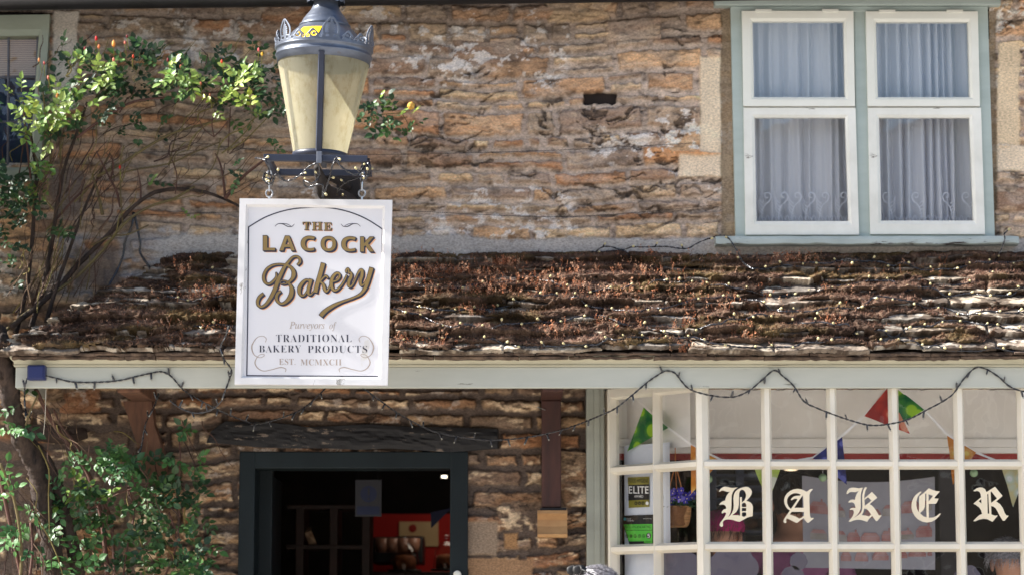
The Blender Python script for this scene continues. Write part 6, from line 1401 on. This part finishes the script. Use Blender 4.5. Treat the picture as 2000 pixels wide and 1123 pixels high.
stems(rose2, 'twig', cane, [([(640, 230, -.14), (700, 232, -.16), (740, 225, -.18), (775, 222, -.2), (800, 216, -.22)], .003, .0015), ([(755, 225, -.18), (762, 250, -.2), (768, 272, -.2)], .0018, .001), ([(785, 222, -.2), (798, 245, -.2), (806, 270, -.2)], .0018, .001)])
foliage([(722, 215, 24, 24, 16, -.24, -.14, GD, s0 * .95), (735, 245, 26, 14, 10, -.24, -.14, GD, s0), (765, 230, 20, 16, 9, -.24, -.14, GL[:3] + GD, s0 * .85), (764, 262, 9, 12, 4, -.22, -.18, GD, s0 * .9), (800, 262, 10, 16, 5, -.22, -.18, GD, s0 * .9), (795, 222, 18, 6, 4, -.24, -.2, GL, s0 * .6), (745, 195, 14, 6, 3, -.24, -.2, GL, s0 * .7)], rose2, 62)
mb = MB(); c = P(803, 208, -.27)
for k in range(16):
    an = k * 2.4; d = Vector((math.cos(an) * .8, -.4 - .3 * math.cos(k), math.sin(an) * .7 + .3)).normalized(); mb.ball(c + d * .008, .010, (1, 1, 1), 1, col=lin(random.choice([(240, 190, 90), (226, 160, 60), (246, 206, 120)]))[:3], jit=.1)
obj('bloom', mb, petal, rose2, smooth=True)
low_ = thing('climbing_rose', P(80, 1123, -.2), 'leafy rose with thick gnarled trunks climbing the lower wall under the blue box', 'climbing plant')
stems(low_, 'trunk', bark, [([(-10, 690, -.5), (15, 730, -.48), (22, 790, -.42), (40, 850, -.36), (70, 910, -.30), (85, 980, -.26), (100, 1060, -.24), (105, 1180, -.24)], .036, .044), ([(30, 840, -.36), (65, 870, -.3), (95, 910, -.26), (115, 960, -.24), (130, 1020, -.22), (150, 1100, -.2), (160, 1180, -.2)], .022, .03), ([(0, 640, -.4), (10, 680, -.46), (-5, 740, -.5)], .02, .03)])
stems(low_, 'cane', twig, [([(70, 760, -.4), (100, 820, -.3), (135, 870, -.25), (165, 910, -.2), (185, 960, -.18), (200, 1020, -.16), (210, 1123, -.15)], .009, .010), ([(170, 905, -.2), (150, 870, -.22), (120, 830, -.25), (105, 800, -.28)], .006, .004), ([(165, 910, -.2), (190, 960, -.18), (215, 1010, -.16), (222, 1080, -.16), (225, 1160, -.16)], .008, .008), ([(0, 930, -.4), (15, 1000, -.38), (30, 1070, -.36), (45, 1140, -.34)], .008, .008), ([(60, 1020, -.3), (64, 1070, -.3), (58, 1130, -.3)], .006, .006),
    ([(250, 950, -.2), (262, 1000, -.2), (250, 1060, -.2), (240, 1130, -.2)], .004, .004), ([(330, 1000, -.2), (345, 1060, -.2), (320, 1130, -.2)], .004, .004), ([(130, 1020, -.22), (190, 985, -.22), (240, 960, -.22), (300, 940, -.22)], .004, .002), ([(350, 860, -.18), (352, 900, -.2), (345, 960, -.2), (352, 1010, -.2)], .003, .003)])
stems(low_, 'green_cane', cane, [([(0, 905, -.45), (20, 950, -.42), (35, 1010, -.4), (42, 1080, -.38), (38, 1150, -.36)], .006, .006), ([(75, 770, -.45), (60, 800, -.45), (50, 830, -.44)], .004, .004)])
sl = .036; GM = [(74, 116, 62), (62, 104, 64), (88, 132, 70)]
F2 = [(28, 830, 26, 18, 10, -.5, -.42, GM, sl), (215, 895, 42, 26, 18, -.34, -.2, GM, sl), (235, 915, 40, 40, 26, -.3, -.16, GM, sl), (165, 890, 14, 8, 3, -.3, -.2, GM, sl * .9), (140, 950, 50, 22, 18, -.34, -.2, GD + GM, sl), (95, 1000, 50, 30, 24, -.34, -.2, GD + GM, sl), (160, 970, 40, 24, 12, -.32, -.2, [(120, 150, 64)], sl), (195, 1000, 60, 36, 34, -.3, -.14, GD, sl), (290, 945, 40, 40, 26, -.3, -.12, GD + GM, sl), (365, 850, 26, 10, 6, -.26, -.16, GM, sl), (350, 890, 22, 22, 9, -.26, -.12, GD + GM, sl), (380, 915, 24, 16, 8, -.26, -.16, GM, sl), (340, 970, 50, 46, 38, -.28, -.1, GD, sl), (390, 1000, 22, 40, 14, -.26, -.12, GD, sl * .9), (300, 1030, 60, 40, 34, -.28, -.1, GD, sl), (200, 1060, 60, 30, 26, -.28, -.14, GD + GM, sl), (345, 1080, 60, 36, 34, -.28, -.1, GD + GM, sl), (20, 965, 22, 40, 12, -.5, -.36, GM, sl), (30, 1050, 40, 20, 12, -.46, -.34, GM, sl), (240, 1110, 90, 25, 34, -.28, -.12, GD, sl), (120, 1100, 60, 20, 14, -.3, -.2, GM, sl), (375, 1110, 30, 25, 18, -.26, -.12, GM, sl), (40, 760, 14, 40, 6, -.5, -.42, GD, sl * .9), (75, 1060, 40, 40, 12, -.34, -.2, GM, sl)]
foliage(F2, low_, 63)
tangle(low_, [(0, 800, 120, 1120, 26, 30, 120, -.42, -.25), (120, 820, 400, 1100, 44, 40, 90, -.28, -.12), (30, 700, 120, 860, 10, 60, 80, -.42, -.3)], 72)
# training wires and stray roots on the wall
wr = thing('training_wire', P(500, 300, -.02), 'thin dark wires strung across the upper stone wall', 'wire')
for L in ([(230, 262, -.03), (600, 300, -.03), (1000, 297, -.03), (1360, 280, -.02)], [(180, 425, -.03), (450, 415, -.03), (760, 412, -.03), (1100, 424, -.03), (1390, 402, -.02)], [(240, 300, -.03), (340, 296, -.03), (520, 290, -.03)]):
    mb = MB(); mb.tube([P(*p) for p in L], .0011, 5, 8); obj('wire', mb, rust, wr)
for i, L in enumerate(([(260, 415, -.04), (258, 440, -.05), (245, 470, -.04), (240, 500, -.04), (228, 530, -.05), (200, 578, -.12)], [(262, 415, -.04), (268, 445, -.04), (274, 475, -.04), (274, 495, -.04), (292, 522, -.08)])):
    mb = MB(); mb.tube([P(*p) for p in L], .0052, 6, 5); o = obj('loose_cable', mb, cab, None, smooth=True); tag(o, ['black cable hanging down the wall, the left one of a pair above the canopy hip', 'black cable hanging down the wall, the right one of a pair above the canopy hip'][i], 'cable', 'black cables hanging above the canopy hip')
mb = MB(); mb.tube([P(90, 759, -.5), P(88, 815, -.48), P(85, 848, -.45)], .0016, 4); o = obj('pull_string', mb, mat('pale_string', (190, 184, 170)), None); tag(o, 'thin pale string hanging below the blue box', 'string')

# ================================================================== people
def skinmesh(chains, sub=2):
    """chains: list of lists of (pos, radius); the first vertex of each later chain may equal an existing one"""
    bm = bmesh.new(); ly = bm.verts.layers.skin.verify(); known = {}
    def vert(p, r_):
        k = (round(p[0], 4), round(p[1], 4), round(p[2], 4))
        if k in known: return known[k]
        v = bm.verts.new(p); rr_ = r_ if isinstance(r_, tuple) else (r_, r_); v[ly].radius = rr_; known[k] = v
        if len(known) == 1: v[ly].use_root = True
        return v
    for ch in chains:
        pv = None
        for p, r_ in ch:
            v = vert(p, r_)
            if pv and v is not pv and not bm.edges.get((pv, v)): bm.edges.new((pv, v))
            pv = v
    me = bpy.data.meshes.new('t'); bm.to_mesh(me); bm.free(); o = bpy.data.objects.new('t', me); COL.objects.link(o)
    o.modifiers.new('s', 'SKIN').use_smooth_shade = True; s_ = o.modifiers.new('u', 'SUBSURF'); s_.levels = sub
    bpy.context.view_layer.update(); dg = bpy.context.evaluated_depsgraph_get(); ev = o.evaluated_get(dg); em = ev.to_mesh()
    vs = [tuple(v.co) for v in em.vertices]; fs = [tuple(p.vertices) for p in em.polygons]; ev.to_mesh_clear(); bpy.data.objects.remove(o); return vs, fs
skin_m = mat('skin', (206, 156, 130), (190, 138, 112), .55, 6, .0002)
def person(loc, face, h, shirt, trousers, hair, label, hairstyle='short', arms='down', hat=None, group=None, glasses=False):
    t = thing('person', loc, label, 'person', group); k = h / 1.75; rz = Matrix.Rotation(face, 3, 'Z')
    tr = lambda p: tuple(rz @ (Vector(p) * k) + Vector(loc))
    place = lambda vf: ([tr(p) for p in vf[0]], vf[1])
    def arm(s_, e=0.0):
        sh_ = (s_ * .185, 0, 1.42); el = (s_ * .25, .02, 1.14); wr_ = (s_ * .25, -.06 if arms == 'down' else -.22, .90 if arms == 'down' else 1.12); return sh_, el, wr_
    P0 = (0, 0, .98); ch = [[(P0, (.13 , .10)), ((0, 0, 1.12), (.12, .09)), ((0, 0, 1.30), (.14, .10)), ((0, 0, 1.42), (.10, .08)), ((0, .0, 1.50), (.055, .055)), ((0, -.01, 1.56), (.055, .06)), ((0, -.015, 1.63), (.075, .095)), ((0, -.01, 1.70), (.070, .085)), ((0, 0, 1.735), (.035, .045))]]
    for s_ in (-1, 1):
        sh_, el, wr_ = arm(s_); ch.append([((0, 0, 1.42), .08), (sh_, .058), ((s_ * .22, .01, 1.28), .046), (el, .038), (wr_, .026)])
        hd = (wr_[0], wr_[1] - .012, wr_[2] - .06); ch.append([(wr_, .026), (hd, (.034, .018))])
        for f in range(4):
            fx = (f - 1.5) * .019; L_ = [.062, .075, .070, .055][f]; b0 = (hd[0], hd[1] + fx, hd[2] - .02); ch.append([(hd, .02), (b0, .009), (b0[:2] + (b0[2] - L_ * .55,), .0085), ((b0[0] - s_ * .012, b0[1], b0[2] - L_),.0075)])
        ch.append([(hd, .02), ((hd[0] - s_ * .01, hd[1] - .035, hd[2] + .0), .010), ((hd[0] - s_ * .015, hd[1] - .05, hd[2] - .035), .0085)])
        ch.append([(P0, .12), ((s_ * .095, 0, .88), .088), ((s_ * .10, -.01, .50), .055), ((s_ * .10, .0, .30), .050), ((s_ * .10, .02, .09), .036), ((s_ * .105, -.09, .035), (.042, .028)), ((s_ * .11, -.16, .03), (.035, .02))])
    mb = MB(); mb.add(*place(skinmesh(ch))); obj('body', mb, skin_m, t, smooth=True)
    ch = [[(P0, (.155, .125)), ((0, 0, 1.12), (.148, .115)), ((0, 0, 1.30), (.165, .122)), ((0, 0, 1.43), (.12, .09)), ((0, 0, 1.475), (.068, .066))]]
    for s_ in (-1, 1):
        sh_, el, wr_ = arm(s_); ch.append([((0, 0, 1.43), .09), (sh_, .072), ((s_ * .22, .01, 1.28), .060), (el, .052), (tuple((el[i] + wr_[i]) / 2 for i in range(3)), .045)])
    mb = MB(); mb.add(*place(skinmesh(ch))); obj('shirt', mb, shirt, t, smooth=True)
    ch = [[((0, 0, 1.02), (.15, .12)), (P0, (.155, .13))]]
    for s_ in (-1, 1): ch.append([(P0, .13), ((s_ * .095, 0, .88), .105), ((s_ * .10, -.01, .50), .075), ((s_ * .10, .01, .14), .060)])
    mb = MB(); mb.add(*place(skinmesh(ch))); obj('trousers', mb, trousers, t, smooth=True)
    # face
    for s_ in (-1, 1):
        mb = MB(); mb.ball(tr((s_ * .031, -.098, 1.64)), .011 * k, (1, 1, .7), 2); obj('eye', mb, mat('eye_dark', (50, 40, 36), rough=.2) if 'eye_dark' not in MATS else MATS['eye_dark'], t, smooth=True)
        mb = MB(); mb.ball(tr((s_ * .078, 0, 1.63)), .026 * k, (.4, .8, 1.2), 2); obj('ear', mb, skin_m, t, smooth=True)
    mb = MB(); mb.tube([tr((0, -.105, 1.645)), tr((0, -.125, 1.605)), tr((0, -.105, 1.597))], [.008 * k, .014 * k, .010 * k], 8, 4); obj('nose', mb, skin_m, t, smooth=True)
    mb = MB(); mb.ball(tr((0, -.103, 1.568)), .022 * k, (1.1, .3, .35), 2); obj('mouth', mb, mat('lips', (170, 100, 90)) if 'lips' not in MATS else MATS['lips'], t, smooth=True)
    # hair: cap of strands
    mb = MB(); r_ = random.Random(hash(label) % 1000 if 0 else len(label)); nst_ = 1500 if hairstyle == 'detailed' else 500
    hc = Vector((0, .008, 1.655)); ctr = Vector(tr(hc))
    bmh = bmesh.new(); bmesh.ops.create_icosphere(bmh, subdivisions=3, radius=1)
    cut = [v for v in bmh.verts if (v.co.z < -.25 + .9 * max(0, -v.co.y) and hairstyle != 'long') or (v.co.y < -.35 and v.co.z < .45) or v.co.z < -.8]
    bmesh.ops.delete(bmh, geom=cut, context='VERTS')
    bmh.verts.index_update(); vs = [tr(hc + Vector((v.co.x * .086, v.co.y * .108, v.co.z * .098))) for v in bmh.verts]; mb.add(vs, [[v.index for v in f.verts] for f in bmh.faces]); bmh.free()
    for i in range(nst_):
        th, ph_ = r_.uniform(0, 6.28), math.acos(r_.uniform(-.1 if hairstyle != 'long' else -.6, 1)); d = Vector((math.sin(ph_) * math.cos(th), math.sin(ph_) * math.sin(th), math.cos(ph_)))
        if d.y < -.3 and d.z < .5: continue
        q_ = hc + Vector((d.x * .086, d.y * .108, d.z * .099)); flow = Vector((d.x * .5 + r_.uniform(-.25, .25), d.y * .4 + .45, -.25 - .5 * (1 - d.z) + r_.uniform(-.1, .35))); flow = (flow - d * flow.dot(d) * .8).normalized(); L_ = r_.uniform(.03, .065)
        mb.tube([tr(q_), tr(q_ + flow * L_ * .5 + d * .006), tr(q_ + flow * L_ + d * r_.uniform(-.002, .008))], [.0012, .001, .0004], 3, cap=False)
    obj('hair', mb, hair, t)
    if hat: 
        mb = MB(); mb.lathe([(0, .100), (.03, .098), (.06, .088), (.085, .06), (.098, .025), (.096, .0), (.09, .0)], (0, .0, 0), 32); mb.v = [tr((x, y_ * 1.12 + .01, z_ + 1.655)) for x, y_, z_ in mb.v]; obj('hat', mb, hat, t, smooth=True)
    if glasses:
        mb = MB()
        for s_ in (-1, 1): mb.tube([tr((s_ * .035 + .026 * math.cos(a), -.075 + .0 * a, 1.738 + .018 * math.sin(a))) for a in [j * .3927 for j in range(17)]], .003, 6, cap=False); mb.ball(tr((s_ * .035, -.074, 1.738)), .025, (1, .15, .75), 2); mb.tube([tr((s_ * .062, -.074, 1.74)), tr((s_ * .088, .0, 1.70)), tr((s_ * .088, .05, 1.66))], .0028, 6)
        obj('sunglasses', mb, blackp, t, smooth=True)
    return t
cl1 = lambda n, c: mat(n, c, tuple(int(x * .85) for x in c), .85, 8, .001)
hg = mat('silver_grey_hair', (188, 186, 192), (70, 66, 72), .45, 40, 0, stretch=(3, 1, 3)); hb_ = mat('brown_hair', (70, 50, 40), (48, 34, 28), .5, 30, 0); dk = cl1('dark_cloth', (44, 44, 54))
q_ = P(1158, 1105, -1.75); person((q_.x, -1.75, .35), R(-70), (q_.z - .35) / 1.755 * 1.75, cl1('navy_jumper', (50, 56, 80)), dk, hg, 'person with silver-grey hair and raised sunglasses whose head shows at the bottom edge', 'detailed', glasses=True)
q_ = P(1412, 987, .5); person((q_.x, .5, .35), R(160), (q_.z - .35) / 1.77 * 1.75, cl1('dark_shirt', (60, 50, 56)), dk, hb_, 'person in a magenta knitted hat inside the shop behind the letter B', hat=cl1('magenta_wool', (200, 30, 120)))
q_ = P(1545, 925, .75); person((q_.x, .75, .35), R(190), (q_.z - .35) / 1.75 * 1.75, cl1('purple_cardigan', (150, 88, 134)), dk, hb_, 'person in a purple cardigan inside the shop behind the letter A', 'long')
q_ = P(1968, 1052, .45); person((q_.x, .45, .35), R(150), (q_.z - .35) / 1.75 * 1.75, cl1('red_shirt', (190, 60, 54)), dk, hg, 'grey-haired person in a red shirt inside the shop below the letter R')

# ================================================================== houses across the street (mirrored in the glass)
def far_house(x0, x1, y, zt_, ridge, col, label, nwin):
    t = thing('street_house', ((x0 + x1) / 2, y - 3, .25), label, 'house', 'houses across the street'); mb = MB(); mb.box(x0, x1, y - 6, y, 0, zt_); mb.add([(x0, y, zt_), (x0, y - 6, zt_), (x0, y - 3, ridge), (x1, y, zt_), (x1, y - 6, zt_), (x1, y - 3, ridge)], [(0, 1, 2), (3, 5, 4)]); obj('wall', mb, col, t)
    mb = MB(); ov = .25
    for s_ in (0, 1):
        ye = y + ov if s_ == 0 else y - 6 - ov; mb.add([(x0 - ov, ye, zt_ - .12), (x1 + ov, ye, zt_ - .12), (x1 + ov, y - 3, ridge + .08), (x0 - ov, y - 3, ridge + .08), (x0 - ov, ye, zt_ + .0), (x1 + ov, ye, zt_ + .0), (x1 + ov, y - 3, ridge + .2), (x0 - ov, y - 3, ridge + .2)], [(0, 1, 2, 3), (4, 5, 6, 7), (0, 1, 5, 4), (0, 3, 7, 4), (1, 2, 6, 5)])
    obj('roof', mb, slate_m, t)
    for fl_ in (1.0, 3.6):
        for i in range(nwin):
            xc = x0 + (x1 - x0) * (i + .5) / nwin
            if fl_ < 2 and i == nwin // 2:
                mb = MB(); mb.bbox(xc - .5, xc + .5, y + .001, y + .06, 0, 2.1, .01); obj('door', mb, dgr, t); continue
            mb = MB(); mb.bbox(xc - .55, xc + .55, y + .001, y + .05, fl_, fl_ + 1.25, .01); f_ = obj('window', mb, frm_w, t); mb = MB(); mb.box(xc - .46, xc - .02, y + .051, y + .056, fl_ + .09, fl_ + 1.16); mb.box(xc + .02, xc + .46, y + .051, y + .056, fl_ + .09, fl_ + 1.16); obj('pane', mb, blackp if 0 else dk, f_)
    mb = MB(); mb.bbox(x0 + .6, x0 + 1.3, y - 3.4, y - 2.6, ridge - .3, ridge + 1.1, .02); obj('chimney', mb, col, t)
st_a = mat('lime_render', (150, 142, 128), (132, 124, 110), .9, 2, .002); st_b = mat('buff_stone', (140, 124, 100), (116, 104, 86), .9, 3, .004)
far_house(-9, -1.2, -19, 5.2, 7.6, st_b, 'buff stone house across the street with a dark slate roof', 3); far_house(-1.0, 6.2, -19.5, 5.6, 8.2, st_a, 'pale rendered house across the street facing the bakery', 3); far_house(6.4, 13.5, -19, 5.0, 7.3, st_b, 'buff stone house across the street, furthest right', 3)
